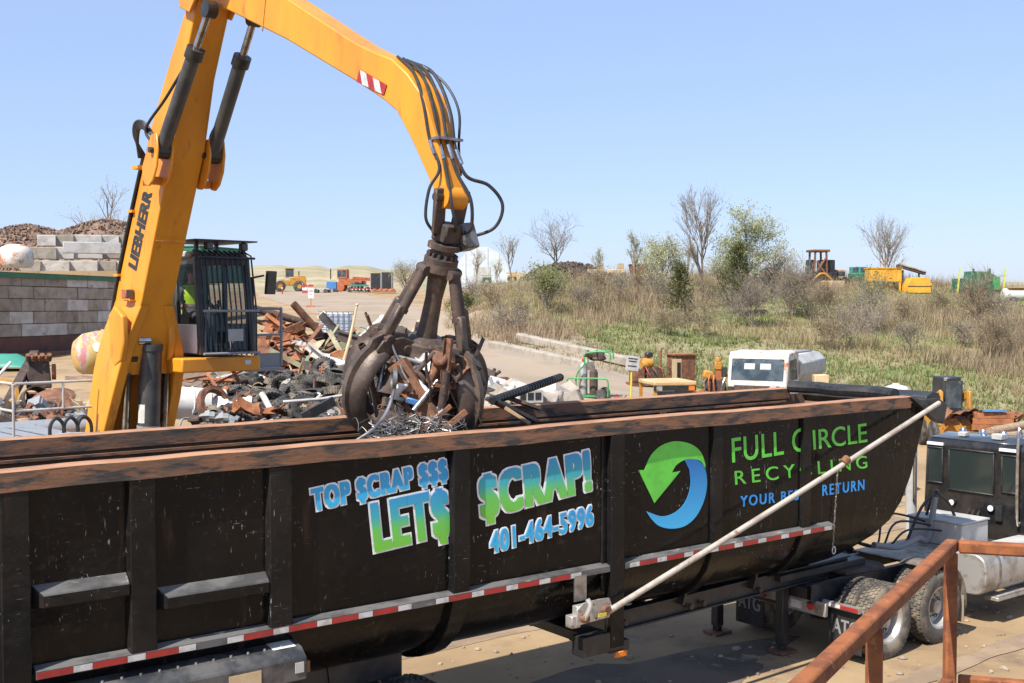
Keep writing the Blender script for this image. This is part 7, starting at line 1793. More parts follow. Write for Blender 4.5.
for y in (-0.3, 0.3):
    b = MB(); b.add(fr(y - 0.2, y + 0.2, 1.75, 1.98, 0.016), [(0, 1, 2, 3)]); b.build('windscreen_sticker', M['light_grey'], ws, smooth=0)
b = MB(); b.box((2.62, 0, 0.92), (0.03, 1.7, 0.4)); gr_ = b.build('grille', M['rust_dark'], cab_)
for y in (-0.98, 0.98): b = MB(); b.box((2.63, y, 0.92), (0.04, 0.24, 0.28)); b.build('headlight', M['dark'], cab_)
b = MB(); b.box((2.645, 0.62, 1.02), (0.012, 0.26, 0.26), (R(45), 0, 0)); b.build('hazard_diamond', mat('faded pink placard', (0.55, 0.38, 0.40), 0.6), cab_)
b = MB(); b.box((2.62, 0, 0.55), (0.16, 2.2, 0.22)); b.build('bumper', M['rust'], cab_, bevel=0.03)
for y in (-1.125, 1.125):
    b = MB(); b.add([(1.25, y, 1.35), (2.25, y, 1.3), (2.2, y, 2.1), (1.25, y, 2.15)], [(0, 1, 2, 3)]); b.build('side_window', M['window'], cab_, smooth=0)
    b = MB(); b.box((2.35, y * 1.18, 1.6), (0.08, 0.2, 0.42)); b.build('mirror', M['dark'], cab_, bevel=0.02)
b = MB(); pr_ = [(-0.8, 0.9), (0.8, 0.9), (1.16, 1.5), (1.16, 1.95), (0.85, 2.28), (-0.85, 2.28), (-1.16, 1.95), (-1.16, 1.5)]
b.add([(0.7, y, z) for y, z in pr_] + [(-3.4, y, z) for y, z in pr_], [tuple(range(8)), tuple(range(15, 7, -1))] + [(i, 8 + i, 8 + (i + 1) % 8, (i + 1) % 8) for i in range(8)])
hp_ = b.build('hopper_body', M['light_grey'], t, bevel=0.04, smooth=25)
b = MB(); b.span((-3.0, -0.7, 2.285), (0.5, 0.7, 2.34)); b.build('hopper_lid', M['grey'], hp_)
b = MB(); b.span((-3.6, -0.9, 1.5), (-3.41, 0.9, 1.95)); b.build('tail_box', M['grey'], hp_)
b = MB(); b.span((-3.5, -0.5, 0.5), (2.4, 0.5, 0.75)); b.build('chassis', M['dark'], t)
for x in (1.8, -2.2):
    for y in (-0.95, 0.95): b = MB(); b.lathe([(0, -0.14), (0.26, -0.14), (0.3, -0.1), (0.46, -0.14), (0.5, -0.08), (0.5, 0.08), (0.46, 0.14), (0.3, 0.1), (0.26, 0.14), (0, 0.14)], (x, y, 0.5), (0, 1, 0), 24); b.build('wheel', M['tyre'], t)
b = MB(); rnd_block(b, (0, 0, 0.4), (0.55, 0.5, 0.9), Matrix.Identity(3), rs_, 0.02); o = b.build('pale_block', M['beige'], None, bevel=0.02); o.location = at(820, 396, 45); tag(o, 'pale upright block standing behind the white truck', 'block')
b = MB(); b.beam((0, 0, 0), (0.1, 0, 1.4), 0.12, 0.12); o = b.build('timber_post', M['wood'], None); o.location = onground(837, 47); tag(o, 'short pale timber post in the grass right of the truck', 'post')
# white tank and white bar seen over the front of the trailer
p = at(896, 393, 43); t = thing('plastic_tank', 'low white plastic tank seen over the front end of the trailer', 'tank', (p.x, p.y, 0.45), 0.2)
b = MB(); b.lathe([(0, 0), (0.50, 0), (0.52, 0.1), (0.5, 1.4), (0.42, 1.58), (0.2, 1.66), (0, 1.67)], (0, 0, 0), (0, 0, 1), 26); b.build('tank_body', M['clean_white'], t)
b = MB(); b.lathe([(0, 1.66), (0.14, 1.66), (0.14, 1.71), (0, 1.72)], (0, 0, 0), (0, 0, 1), 16); b.build('cap', M['clean_white'], t)
b = MB(); b.beam(at(846, 393.5, 30), at(880, 391, 30.5), 0.13, 0.13); tag(b.build('white_pipe', M['clean_white'], None, bevel=0.03), 'white square pipe lying behind the trailer front corner', 'pipe')
p = at(863, 400, 30); b = MB(); b.span((p.x - 0.8, p.y - 0.2, zt(p.x, p.y)), (p.x + 0.8, p.y + 0.25, p.z + 0.12)); tag(b.build('dark_crate', M['rust_dark'], None, bevel=0.02), 'dark crate under the white square pipe', 'crate')
# skid steer loader
p = onground(948, 40.5); t = thing('skid_steer', 'yellow skid steer loader with a black framed cab, seen from behind', 'loader', (p.x, p.y, p.z), R(185)); t.scale = (0.85, 0.85, 1.3)
b = MB(); b.span((-0.75, -0.9, 0.3), (0.75, 0.9, 0.95)); b.build('body', M['yellow_old'], t, bevel=0.05)
b = MB(); b.span((-0.42, -0.5, 0.95), (0.42, 0.55, 1.92)); cb = b.build('cab', M['dark'], t, bevel=0.04)
b = MB(); b.span((-0.34, 0.551, 1.08), (0.34, 0.56, 1.82)); b.build('rear_window', M['window'], cb)
for x in (-0.62, 0.62):
    b = MB(); b.beam((x, 0.75, 0.5), (x * 0.98, 0.7, 1.55), 0.14, 0.22); b.beam((x * 0.98, 0.7, 1.5), (x, -1.3, 0.9), 0.12, 0.2); b.build('lift_arm', M['yellow_old'], t, bevel=0.02)
    for y in (-0.55, 0.55): b = MB(); b.lathe([(0, -0.12), (0.2, -0.12), (0.36, -0.1), (0.38, 0), (0.36, 0.1), (0, 0.12)], (x * 1.35, y, 0.38), (1, 0, 0), 18); b.build('wheel', M['tyre'], t)
for x in (-0.36, 0.36): b = MB(); b.box((x, 0.56, 1.86), (0.1, 0.06, 0.07)); b.build('rear_lamp', M['alu'], cb)
b = MB(); b.span((-0.8, -1.9, 0.1), (0.8, -1.3, 0.7)); b.build('bucket', M['rust_dark'], t, bevel=0.03)
# stacked orange steel and logs
for k, (px, py, lb) in enumerate(((992, 427, 'orange steel channel lying lowest in the stack by the skid steer'), (993, 421, 'orange steel channel lying second in the stack by the skid steer'), (994, 415, 'orange steel channel lying on top of the stack with blue ends'))):
    p = at(px, py, 39); b = MB(); b.channel(p + Vector((-0.7, 0.1, 0)), p + Vector((0.62, -0.1, 0)), 0.4, 0.2, 0.05); o = b.build('steel_channel', M['rust_orange'], None, smooth=0, bevel=0.01); tag(o, lb, 'frame')
    if k == 2:
        b = MB(); b.beam(p + Vector((-0.45, -0.1, 0.16)), p + Vector((0.3, -0.18, 0.16)), 0.3, 0.05); tag(b.build('blue_board', M['blue'], None), 'blue board lying on the orange steel stack', 'board')
for k, (x0, y0, x1, y1, lb) in enumerate(((990, 432, 1030, 424, 'peeled log in front of the orange steel stack'), (1005, 437, 1040, 433, 'second peeled log nearer the tractor roof'))):
    b = MB(); b.tube([at(x0, y0, 37), at(x1, y1, 38)], [0.16, 0.14], 12); tag(b.build('log', M['wood'], None), lb, 'log')
for i, (px, py) in enumerate(((958, 417), (966, 420), (973, 416), (965, 413), (975, 423), (1012, 420), (1018, 416), (953, 420), (946, 417))):
    scrap(rs_.choice(['lump', 'box', 'plate']), at(px, py, 39.2), (jit(1), jit(1), jit(3)), rs_.choice(['rust', 'rust_dark']), 'brown scrap casting on the ground around the skid steer', 'brown scrap around the skid steer', 0.9, 'scrap_casting', 'scrap metal')
# ------------------------------------------------------------------ far plateau, left
def wheel_loader(px, D, rotz, label, k=1.0, name='wheel_loader'):
    g = onground(px, D); t = thing(name, label, 'wheel loader', g, R(rotz))
    m = M['yellow_old']
    b = MB(); b.span((-2.6, -1.0, 0.9), (-0.2, 1.0, 2.1)); b.span((-2.5, -0.8, 2.1), (-0.9, 0.8, 2.3)); b.build('rear_body', m, t, bevel=0.08)
    b = MB(); b.span((-0.2, -0.6, 0.9), (1.6, 0.6, 1.6)); b.build('front_frame', m, t, bevel=0.05)
    b = MB(); b.span((-0.9, -0.75, 2.0), (0.35, 0.75, 2.1)); b.span((-0.95, -0.8, 3.3), (0.4, 0.8, 3.42))
    for x in (-0.85, 0.3):
        for y in (-0.7, 0.7): b.beam((x, y, 2.1), (x, y, 3.3), 0.1, 0.1)
    cb = b.build('cab_frame', m, t)
    b = MB(); b.span((-0.83, -0.69, 2.15), (0.28, 0.69, 3.28)); b.build('cab_windows', M['window'], cb)
    for x in (-1.6, 1.1):
        for y in (-1.05, 1.05):
            b = MB(); b.lathe([(0.35, -0.26), (0.6, -0.28), (0.78, -0.2), (0.8, 0), (0.78, 0.2), (0.6, 0.28), (0.35, 0.26)], (x, y, 0.8), (0, 1, 0), 26); w_ = b.build('tyre', M['tyre'], t)
            b = MB(); b.lathe([(0, -0.2), (0.36, -0.22), (0.38, 0), (0.36, 0.22), (0, 0.2)], (x, y, 0.8), (0, 1, 0), 20); b.build('rim', m, w_)
    for y in (-0.5, 0.5): b = MB(); b.beam((0.5, y, 1.7), (2.3, y, 0.8), 0.16, 0.3); b.build('lift_arm', m, t)
    b = MB(); b.prism([(0, 0.1), (0.9, 0), (0.95, 0.1), (0.3, 0.5), (0.15, 1.25), (0, 1.2)], (2.2, 1.35, 0.05), (1, 0, 0), (0, 0, 1), 2.7); b.build('bucket', m, t)
    b = MB(); b.cyl((-1.6, -0.4, 2.3), (-1.6, -0.4, 3.0), 0.08, n=10); b.build('exhaust_stack', M['dark'], t)
    return t
wheel_loader(288, 165, 192, 'yellow wheel loader standing alone on the far plateau left of the signs')
# orange tractor / grader with cab
t = thing('orange_grader', 'orange old grader with a boxy glass cab and exhaust on the far plateau', 'grader', onground(344, 162), R(175))
b = MB(); b.span((-2.8, -0.7, 0.9), (0.6, 0.7, 1.9)); b.build('engine_body', M['orange'], t, bevel=0.06)
b = MB(); b.span((-3.0, -0.5, 1.0), (-2.8, 0.5, 1.9)); b.build('radiator', M['dark'], t)
b = MB(); b.span((-0.6, -0.75, 1.9), (0.8, 0.75, 3.2)); cb = b.build('cab', M['orange'], t)
for y in (-0.756, 0.756): b = MB(); b.span((-0.5, y - .003, 2.1), (0.05, y + .003, 3.05)); b.build('window', M['window'], cb); b = MB(); b.span((0.15, y - .003, 2.1), (0.7, y + .003, 3.05)); b.build('window', M['window'], cb)
b = MB(); b.cyl((1.9, 0, 1.8), (1.9, 0, 3.3), 0.08, n=10); b.build('exhaust_pipe', M['dark'], t)
for x in (-2.0, 0.4):
    for y in (-0.9, 0.9): b = MB(); b.lathe([(0, -0.2), (0.4, -0.2), (0.7, -0.16), (0.72, 0.16), (0.4, 0.2), (0, 0.2)], (x, y, 0.72), (0, 1, 0), 22); b.build('wheel', M['orange'] if x > 0 else M['tyre'], t)
def simple(px, D, name, label, cat, rotz=0): return thing(name, label, cat, onground(px, D), R(rotz))
t = simple(332, 158, 'blue_box_trailer', 'bright blue box body in front of the orange grader', 'box')
b = MB(); b.box((0, 0, 1.05), (1.35, 1.0, 1.0)); b.build('box', M['blue'], t, bevel=0.03)
b = MB(); b.box((0, 0, 0.42), (1.7, 0.9, 0.15)); b.build('frame', M['grey'], t)
for x in (-0.5, 0.5): b = MB(); b.cyl((x, -0.5, 0.3), (x, 0.5, 0.3), 0.3, n=16); b.build('wheel', M['tyre'], t)
t = simple(322, 156, 'grey_trailer', 'low grey flat trailer left of the blue box body', 'trailer')
b = MB(); b.box((0, 0, 0.6), (2.2, 1.2, 0.18)); b.build('deck', M['light_grey'], t)
for x in (-0.7, 0.6): b = MB(); b.cyl((x, -0.6, 0.3), (x, 0.6, 0.3), 0.3, n=16); b.build('wheel', M['tyre'], t)
t = simple(359, 157, 'teal_seeder', 'teal green farm implement with a low frame on the far plateau', 'farm machine')
b = MB(); b.box((0, 0, 1.0), (2.6, 1.0, 0.2)); b.build('frame', M['teal'], t)
for k in range(6): b = MB(); b.tube(bez([(-1.1 + 0.45 * k, -0.3, 1.0), (-1.1 + 0.45 * k, -0.6, 0.6), (-1.0 + 0.45 * k, -0.5, 0.1)], 3), 0.05, 6); b.build('tine', M['teal'], t)
for x in (-1.2, 1.2): b = MB(); b.cyl((x, -0.1, 0.4), (x, 0.1, 0.4), 0.4, n=16); b.build('wheel', M['tyre'], t)
t = simple(366, 160, 'red_harrow', 'red folding harrow rack behind the teal farm implement', 'farm machine')
for k in range(4): b = MB(); b.box((0, -0.4 + 0.3 * k, 1.55 + 0.12 * k), (3.8, 0.12, 0.14), (0, 0.02 * k, 0)); b.build('bar', M['red'] if k % 2 else M['orange'], t)
for x in (-1.7, 0, 1.7): b = MB(); b.beam((x, 0, 0), (x, 0, 2.0), 0.12, 0.12); b.build('upright', M['orange'], t)
t = simple(361, 155, 'red_disc_plough', 'low red disc plough lying in front of the teal implement', 'farm machine')
b = MB(); b.beam((-1.5, 0, 0.5), (1.6, 0.3, 0.5), 0.2, 0.2); b.build('frame', M['red'], t)
for k in range(6): b = MB(); b.lathe([(0, 0), (0.28, 0.06), (0.3, 0.1), (0, 0.04)], (-1.3 + 0.5 * k, 0, 0.3), (1, 0.3, 0), 14); b.build('disc', M['steel'], t)
for k, (px, lb) in enumerate(((376.5, 'dark box container on the far plateau, left of the pair'), (387.5, 'dark box container on the far plateau, right of the pair'))):
    t = simple(px, 150, 'dark_container', lb, 'container')
    b = MB(); b.box((0, 0, 1.7), (1.38, 1.6, 2.1)); b.build('body', M['dark'], t, bevel=0.03)
    for x in (-0.66, 0.66): b = MB(); b.span((x - 0.05, -0.83, 0.65), (x + 0.05, -0.80, 2.75)); b.build('corner_post', M['grey'], t)
    b = MB(); b.span((-0.69, -0.8, 2.755), (0.69, 0.8, 2.80)); b.build('roof', M['yellow_old'] if k == 0 else M['dark'], t)
t = simple(384, 147, 'orange_mower_deck', 'row of orange mower decks in front of the dark containers', 'mower')
b = MB(); b.box((0, 0, 0.35), (3.0, 0.9, 0.3)); b.build('deck', M['orange'], t, bevel=0.05)
for k in range(4): b = MB(); b.lathe([(0, 0.2), (0.28, 0.18), (0.3, 0), (0, 0)], (-1.1 + 0.75 * k, -0.2, 0.5), (0, 0, 1), 14); b.build('spindle_cover', M['orange'], t)
for k, (px, m, lb) in enumerate(((251, 'red', 'red and white delineator post near the cab mirror'), (266, 'red', 'pinkish delineator post left of the wheel loader'), (270.5, 'clean_white', 'pale delineator post left of the wheel loader'), (282.5, 'red', 'red delineator post right in front of the wheel loader'))):
    t = simple(px, 150, 'delineator_post', lb, 'post')
    b = MB(); b.cyl((0, 0, 0.05), (0, 0, 1.2), 0.09, n=10); b.build('tube', M[m], t)
    b = MB(); b.cyl((0, 0, 0.75), (0, 0, 0.95), 0.097, n=10); b.build('reflective_band', M['clean_white'], t)
    b = MB(); b.cyl((0, 0, 0), (0, 0, 0.06), 0.28, n=12); b.build('base', M['rubber'], t)
for px, m, lb in ((305, 'red', 'red and white barricade right of the wheel loader'), (311, 'red', 'plain red barricade behind the white sign')):
    t = simple(px, 152, 'barricade', lb, 'barricade')
    for k in range(3): b = MB(); b.box((0, 0, 0.35 + 0.42 * k), (0.7, 0.08, 0.3)); b.build('board', M['red'] if (k % 2 == 0 or px > 308) else M['clean_white'], t)
    for x in (-0.3, 0.3): b = MB(); b.beam((x, 0.05, 0), (x, 0.05, 1.5), 0.06, 0.06); b.build('leg', M['clean_white'], t)
t = simple(311, 104, 'road_sign', 'white notice board on an orange base beside the haul road', 'sign')
b = MB(); b.beam((0, 0, 0.1), (0, 0, 1.0), 0.06, 0.06); b.build('post', M['orange'], t)
b = MB(); b.box((0.02, -0.05, 1.35), (0.5, 0.04, 0.95)); sb_ = b.build('sign_board', M['clean_white'], t)
for z, l_ in ((1.62, 0.34), (1.5, 0.38), (1.2, 0.3)): b = MB(); b.box((0.02, -0.073, z), (l_, 0.004, 0.05)); b.build('text_bar', M['red'], sb_)
b = MB(); b.box((-0.05, 0, 0.12), (0.9, 0.4, 0.22), top=0.7); b.build('base', M['orange'], t)

# ------------------------------------------------------------------ crest of the hill
# white domed building
t = thing('dome_building', 'large white fabric domed building behind the hill crest', 'building', (at(482, 270, 165).x, 165, 7.5), R(0))
b = MB(); rows_ = []
for i in range(25):
    a = math.pi * i / 24; rows_.append([Vector((-4.1 * math.cos(a), 0, 6.2 * math.sin(a) ** 0.8 if i not in (0, 24) else 0)), Vector((-4.1 * math.cos(a), 24, 6.2 * math.sin(a) ** 0.8 if i not in (0, 24) else 0))])
b.strip(rows_); b.add([r_[0] for r_ in rows_], [tuple(range(25))]); b.build('fabric_roof', mat('white fabric', (0.52, 0.55, 0.58), 0.7, c2=(0.46, 0.49, 0.52), scale=0.6), t, smooth=60)
for x in (-2.4, -0.8, 0.8, 2.4): b = MB(); b.beam((x, -0.06, 0), (x, -0.06, 6.15 * (1 - (x / 4.1) ** 2) ** 0.4), 0.1, 0.05); b.build('seam', M['clean_white'], t)
b = MB(); b.span((-1.2, -0.07, 0), (1.2, -0.03, 3.2)); b.build('door', M['light_grey'], t)
# brown debris heap
b = MB(); rt = random.Random(9)
p = at(568, 275, 112); rows_ = []
for i in range(22):
    u = i / 21; rows_.append([Vector((p.x - 4.8 + 9.6 * u, 108 + 1.4 * j, 7.0 + (2.2 * math.sin(math.pi * min(1, u * 1.08)) ** 0.6 if u < 0.92 else 0.3) * math.sin(math.pi * j / 6) + rt.uniform(-.2, .2))) for j in range(7)])
b.strip(rows_)
for _ in range(900):
    u = rt.random(); j = rt.uniform(0.4, 4.5); z = 7.0 + 2.2 * math.sin(math.pi * u) ** 0.6 * math.sin(math.pi * j / 6); s = rt.uniform(0.15, 0.5)
    b.box((p.x - 4.8 + 9.6 * u, 108 + 1.4 * j, z), (s * 1.5, s * .5, s * .4), Euler((rt.uniform(0, 3), rt.uniform(0, 3), rt.uniform(0, 3))).to_matrix())
o = b.build('debris_heap', mat('brown debris', (0.105, 0.075, 0.055), 0.9, c2=(0.06, 0.045, 0.036), scale=1.5, c3=(0.24, 0.17, 0.11), s3=3), None, smooth=0, fix=False); tag(o, 'long dark brown debris heap on the hill crest', 'debris heap', kind='stuff')
def crest(px, D, z): return Vector(((px - CX) / F_PX * D, D, z))
def cz(py, D): return CAM.z + (HOR - py) * D / F_PX
def on_crest(name, label, cat, px, py, D, rotz=0):
    p = crest(px, D, cz(py, D)); p.z = max(zt(p.x, p.y) - 0.1, min(p.z, zt(p.x, p.y) + 0.3)); return thing(name, label, cat, p, R(rotz))
t = on_crest('rusty_skip', 'red brown open skip on the crest beside the thin budding tree', 'skip', 640, 279, 106)
b = MB(); b.prism([(-0.8, 0), (0.8, 0), (1.0, 1.2), (-1.0, 1.2)], (0, 0.8, 0.1), (1, 0, 0), (0, 0, 1), 1.6); b.build('body', M['rust'], t)
for x in (-0.7, 0, 0.7): b = MB(); b.beam((x * 0.9, -0.82, 0.1), (x * 1.1, -0.82, 1.3), 0.08, 0.05); b.build('side_rib', M['rust_orange'], t)
b = MB(); b.span((-1.05, -0.85, 1.3), (1.05, 0.85, 1.36)); b.build('rim', M['rust_orange'], t)
for k, (px, lb) in enumerate(((596, 'tan painted old machine on the crest right of the debris heap'), (616, 'pale yellow old machine on the crest left of the skip'))):
    t = on_crest('old_machine', lb, 'machine', px, 280, 107)
    b = MB(); b.box((0, 0, 0.7), (1.7, 1.0, 0.55)); b.build('body', M['tan'] if k == 0 else M['beige'], t, bevel=0.05)
    b = MB(); b.box((0.4, 0, 1.25), (0.6, 0.8, 0.6)); b.build('cab', M['tan'], t, bevel=0.03)
    for x in (-0.6, 0.6): b = MB(); b.cyl((x, -0.6, 0.35), (x, 0.6, 0.35), 0.35, n=16); b.build('wheel', M['tyre'], t)
for k, (px, m, lb) in enumerate(((487, 'green', 'small green implement in front of the dome, left of the yellow machine'), (512, 'yellow_old', 'small yellow implement at the right side of the dome'))):
    t = on_crest('farm_implement', lb, 'farm machine', px, 278, 128); t.scale = (0.5, 0.5, 0.6)
    b = MB(); b.box((0, 0, 0.9), (2.0, 1.0, 0.5)); b.build('body', M[m], t, bevel=0.05)
    b = MB(); b.beam((-1.3, 0, 1.5), (1.2, 0, 1.4), 0.12, 0.2); b.build('beam', M['yellow_old'], t)
    for x in (-0.7, 0.7): b = MB(); b.cyl((x, -0.5, 0.4), (x, 0.5, 0.4), 0.4, n=16); b.build('wheel', M['tyre'], t)
t = on_crest('rusty_implement', 'small rusty red implement on the crest right of the cream blossoming tree', 'machine', 770, 280, 103)
b = MB(); b.box((0, 0, 0.5), (1.5, 0.7, 0.5)); b.build('body', M['rust_orange'], t, bevel=0.05)
b = MB(); b.tube([(-0.8, 0, 0.9), (0, 0, 1.1), (0.9, 0, 0.7)], 0.08, 8); b.build('drawbar', M['rust'], t)
# burnt tractor
t = on_crest('burnt_tractor', 'scorched black tractor with a bare rusty cab frame on the crest', 'tractor', 818, 284, 99, 8)
fr_m = M['rust']
for x, h in ((-0.55, 2.75), (0.45, 2.8)):
    for y in (-0.6, 0.6): b = MB(); b.beam((x * 1.15, y, 0.7), (x, y, h), 0.14, 0.14); b.build('cab_post', fr_m, t)
b = MB(); b.span((-0.85, -0.75, 2.72), (0.75, 0.75, 2.92)); b.build('cab_roof', M['rust'], t, bevel=0.04)
b = MB(); b.box((0.75, 0.2, 1.45), (1.3, 1.0, 1.2)); b.build('engine_cover', M['dark'], t, bevel=0.06)
b = MB(); b.box((-0.75, 0.1, 1.4), (0.5, 1.1, 1.3), top=0.8); b.build('tank', M['dark'], t, bevel=0.04)
b = MB(); b.span((-1.0, -0.6, 0.5), (1.4, 0.6, 0.85)); b.build('chassis', M['rust_dark'], t)
b = MB(); b.beam((-0.6, -0.7, 0.8), (0.35, -0.7, 2.2), 0.1, 0.1); b.beam((0.35, -0.75, 0.8), (-0.5, -0.75, 1.9), 0.09, 0.09); b.build('cross_bracing', M['rust_orange'], t)
for x in (-0.8, 0.9):
    for y in (-0.8, 0.8): b = MB(); b.lathe([(0, -0.15), (0.45, -0.15), (0.5, 0), (0.45, 0.15), (0, 0.15)], (x, y, 0.5), (0, 1, 0), 20); b.build('wheel', M['rubber'], t)
b = MB(); b.tube(bez([(-0.9, -0.9, 0.2), (-0.3, -0.9, 0.75), (0.3, -0.9, 0.75), (1.0, -0.9, 0.1)], 4), 0.12, 8); b.build('yellow_arm', M['yellow_old'], t)
t = on_crest('tan_machine', 'small tan boxy machine right of the scorched tractor', 'machine', 839, 283, 100)
b = MB(); b.box((0, 0, 0.75), (1.0, 0.9, 0.8)); b.build('body', M['tan'], t, bevel=0.05)
b = MB(); b.box((0, -0.46, 0.8), (0.7, 0.02, 0.4)); b.build('window', M['window'], t)
for x in (-0.35, 0.35): b = MB(); b.cyl((x, -0.45, 0.25), (x, 0.45, 0.25), 0.28, n=16); b.build('wheel', M['tyre'], t)
t = on_crest('cream_panel_box', 'low cream coloured box panel on the slope below the scorched tractor', 'box', 832, 290, 96)
b = MB(); b.box((0, 0, 0.5), (1.9, 0.5, 0.55)); b.build('panel', M['beige'], t, bevel=0.03)
b = MB(); b.span((-0.9, -0.27, 0.3), (-0.35, -0.255, 0.72)); b.build('lid', M['yellow_old'], t)
t = on_crest('teal_cab_machine', 'dark teal machine with glazed cab between the tan machine and yellow container', 'machine', 858, 283, 101)
b = MB(); b.box((0, 0, 0.6), (1.6, 1.0, 0.5)); b.build('body', M['green'], t, bevel=0.05)
b = MB(); b.box((0, 0, 1.12), (1.4, 0.9, 0.6)); cb = b.build('cab', M['teal'], t, bevel=0.03)
for x in (-0.4, 0.3): b = MB(); b.box((x, -0.46, 1.15), (0.5, 0.02, 0.4)); b.build('window', M['window'], cb)
for x in (-0.5, 0.5): b = MB(); b.cyl((x, -0.55, 0.3), (x, 0.55, 0.3), 0.3, n=16); b.build('wheel', M['tyre'], t)
sy = mat('sunny yellow container paint', (0.72, 0.36, 0.03), 0.55, c2=(0.60, 0.28, 0.03), scale=1.5, c3=(0.30, 0.14, 0.04), s3=4)
t = on_crest('yellow_container', 'bright yellow orange container body raised on legs', 'container', 883, 296, 94)
z1 = cz(268, 94) - t.location.z; z0 = cz(282, 94) - t.location.z
b = MB(); b.span((-1.28, -0.7, z0), (1.28, 0.9, z1)); b.build('body', sy, t, bevel=0.03)
for k in range(7): b = MB(); b.span((-1.2 + 0.4 * k - 0.03, -0.73, z0), (-1.2 + 0.4 * k + 0.03, -0.70, z1 - 0.05)); b.build('side_rib', sy, t)
b = MB(); b.span((-1.33, -0.76, z1 - 0.08), (1.33, 0.94, z1 + 0.02)); b.build('top_rim', sy, t)
for x in (-1.1, 1.15):
    for y in (-0.6, 0.8): b = MB(); b.beam((x, y, -0.2), (x, y, z0), 0.13, 0.13); b.build('leg', sy, t)
b = MB(); b.box((-0.1, 0.1, 0.35), (1.6, 0.8, 0.5), top=0.7); b.build('chute', sy, t, bevel=0.03)
t = on_crest('dark_conveyor', 'dark conveyor boom lying slanted behind the two yellow boxes', 'conveyor', 908, 284, 99)
b = MB(); b.beam((-1.0, 0, 1.6), (1.4, 0, 0.9), 0.6, 0.22); b.build('boom', M['rust_dark'], t)
b = MB(); b.beam((-1.0, -0.32, 1.75), (1.4, -0.32, 1.05), 0.08, 0.1); b.build('side_rail', M['tan'], t)
for x in (-0.5, 0.9): b = MB(); b.beam((x, 0, -0.1), (x, 0, 1.2), 0.12, 0.12); b.build('leg', M['rust_dark'], t)
t = on_crest('yellow_hopper', 'yellow orange hopper with a sloped lid right of the yellow container', 'hopper', 916, 297, 93)
b = MB(); b.prism([(-1.0, 0.0), (0.95, 0.0), (0.95, 0.85), (0.75, 1.25), (-0.65, 1.25), (-1.0, 0.55)], (0, 0.6, 0.1), (1, 0, 0), (0, 0, 1), 1.3); b.build('body', sy, t, bevel=0.03)
b = MB(); b.span((-0.95, -0.73, 0.62), (1.0, -0.70, 0.68)); b.build('lid_seam', M['rust_dark'], t)
b = MB(); b.span((0.955, -0.5, 0.2), (1.1, 0.4, 0.9)); b.build('end_box', sy, t)
# green dumper bodies with yellow frames
t = on_crest('green_dumper', 'green tipped dumper body with thin yellow end frames on the crest', 'dumper', 974, 295, 94)
b = MB(); b.prism([(-0.75, 0.55), (1.35, 0.55), (1.5, 1.55), (1.35, 1.6), (0.75, 1.9), (-0.55, 1.95)], (0, 0.8, 0.0), (1, 0, 0), (0, 0, 1), 1.6); b.build('tipping_body', M['green'], t, bevel=0.03)
b = MB(); b.span((-1.6, -0.8, 0.4), (-0.76, 0.7, 1.35)); b.build('side_body', M['green'], t, bevel=0.04); b = MB(); b.span((1.2, -0.9, 0.4), (1.75, 0.6, 1.5)); b.build('side_body', M['bright_green'], t, bevel=0.04)
b = MB(); b.span((-1.8, -0.6, 0.2), (1.9, 0.6, 0.45)); b.build('chassis', M['green'], t)
for x, l in ((-1.75, 0.35), (2.0, 0.25), (0.95, -0.1), (-0.35, -0.15)):
    b = MB(); b.beam((x, -0.85, 0.0), (x + l * 0.6, -0.85, 2.15), 0.12, 0.12); b.build('end_frame', mat('lime yellow frame', (0.52, 0.52, 0.08), 0.6) if abs(x) > 1.5 else M['green'], t)
for x in (-1.1, 1.1):
    for y in (-0.7, 0.7): b = MB(); b.cyl((x, y - 0.12, 0.2), (x, y + 0.12, 0.2), 0.35, n=16); b.build('wheel', M['tyre'], t)
t = on_crest('white_tank_trailer', 'white tank trailer with a yellow strip at the right end of the crest', 'tank trailer', 1022, 302, 90)
b = MB(); b.lathe([(0, -1.6), (0.35, -1.6), (0.5, -1.45), (0.5, 1.45), (0.35, 1.6), (0, 1.6)], (0, 0, 0.75), (1, 0, 0), 22); b.build('tank', M['white'], t)
b = MB(); b.span((-1.3, -0.5, 1.25), (1.0, 0.4, 1.32)); b.build('walkway', M['yellow_old'], t)
for x in (-0.9, 0.8): b = MB(); b.cyl((x, -0.5, 0.25), (x, 0.5, 0.25), 0.32, n=16); b.build('wheel', M['tyre'], t)

# ------------------------------------------------------------------ the operator in the cab
def skinned(name, joints, edges, m, parent=None, sub=2):
    me = bpy.data.meshes.new(name); me.from_pydata([j[0] for j in joints], edges, [])
    o = bpy.data.objects.new(name, me); COL.objects.link(o)
    sk = o.modifiers.new('skin', 'SKIN'); sk.use_smooth_shade = True
    for v, j in zip(me.skin_vertices[0].data, joints): v.radius = (j[1], j[1] if len(j) < 3 else j[2])
    me.skin_vertices[0].data[0].use_root = True
    ss = o.modifiers.new('sub', 'SUBSURF'); ss.levels = sub; ss.render_levels = sub
    bpy.context.view_layer.update()
    nm = bpy.data.meshes.new_from_object(o.evaluated_get(bpy.context.evaluated_depsgraph_get()))
    bpy.data.objects.remove(o); bpy.data.meshes.remove(me); nm.name = name; nm.materials.clear(); nm.materials.append(m)
    nm.polygons.foreach_set('use_smooth', [True] * len(nm.polygons))
    o = bpy.data.objects.new(name, nm); COL.objects.link(o)
    if parent: o.parent = parent
    return o
skin = mat('skin', (0.42, 0.24, 0.16), 0.5, c2=(0.36, 0.19, 0.13), scale=6)
hivis = mat('fluorescent yellow green vest', (0.45, 0.72, 0.02), 0.7, c2=(0.36, 0.60, 0.02), scale=6)
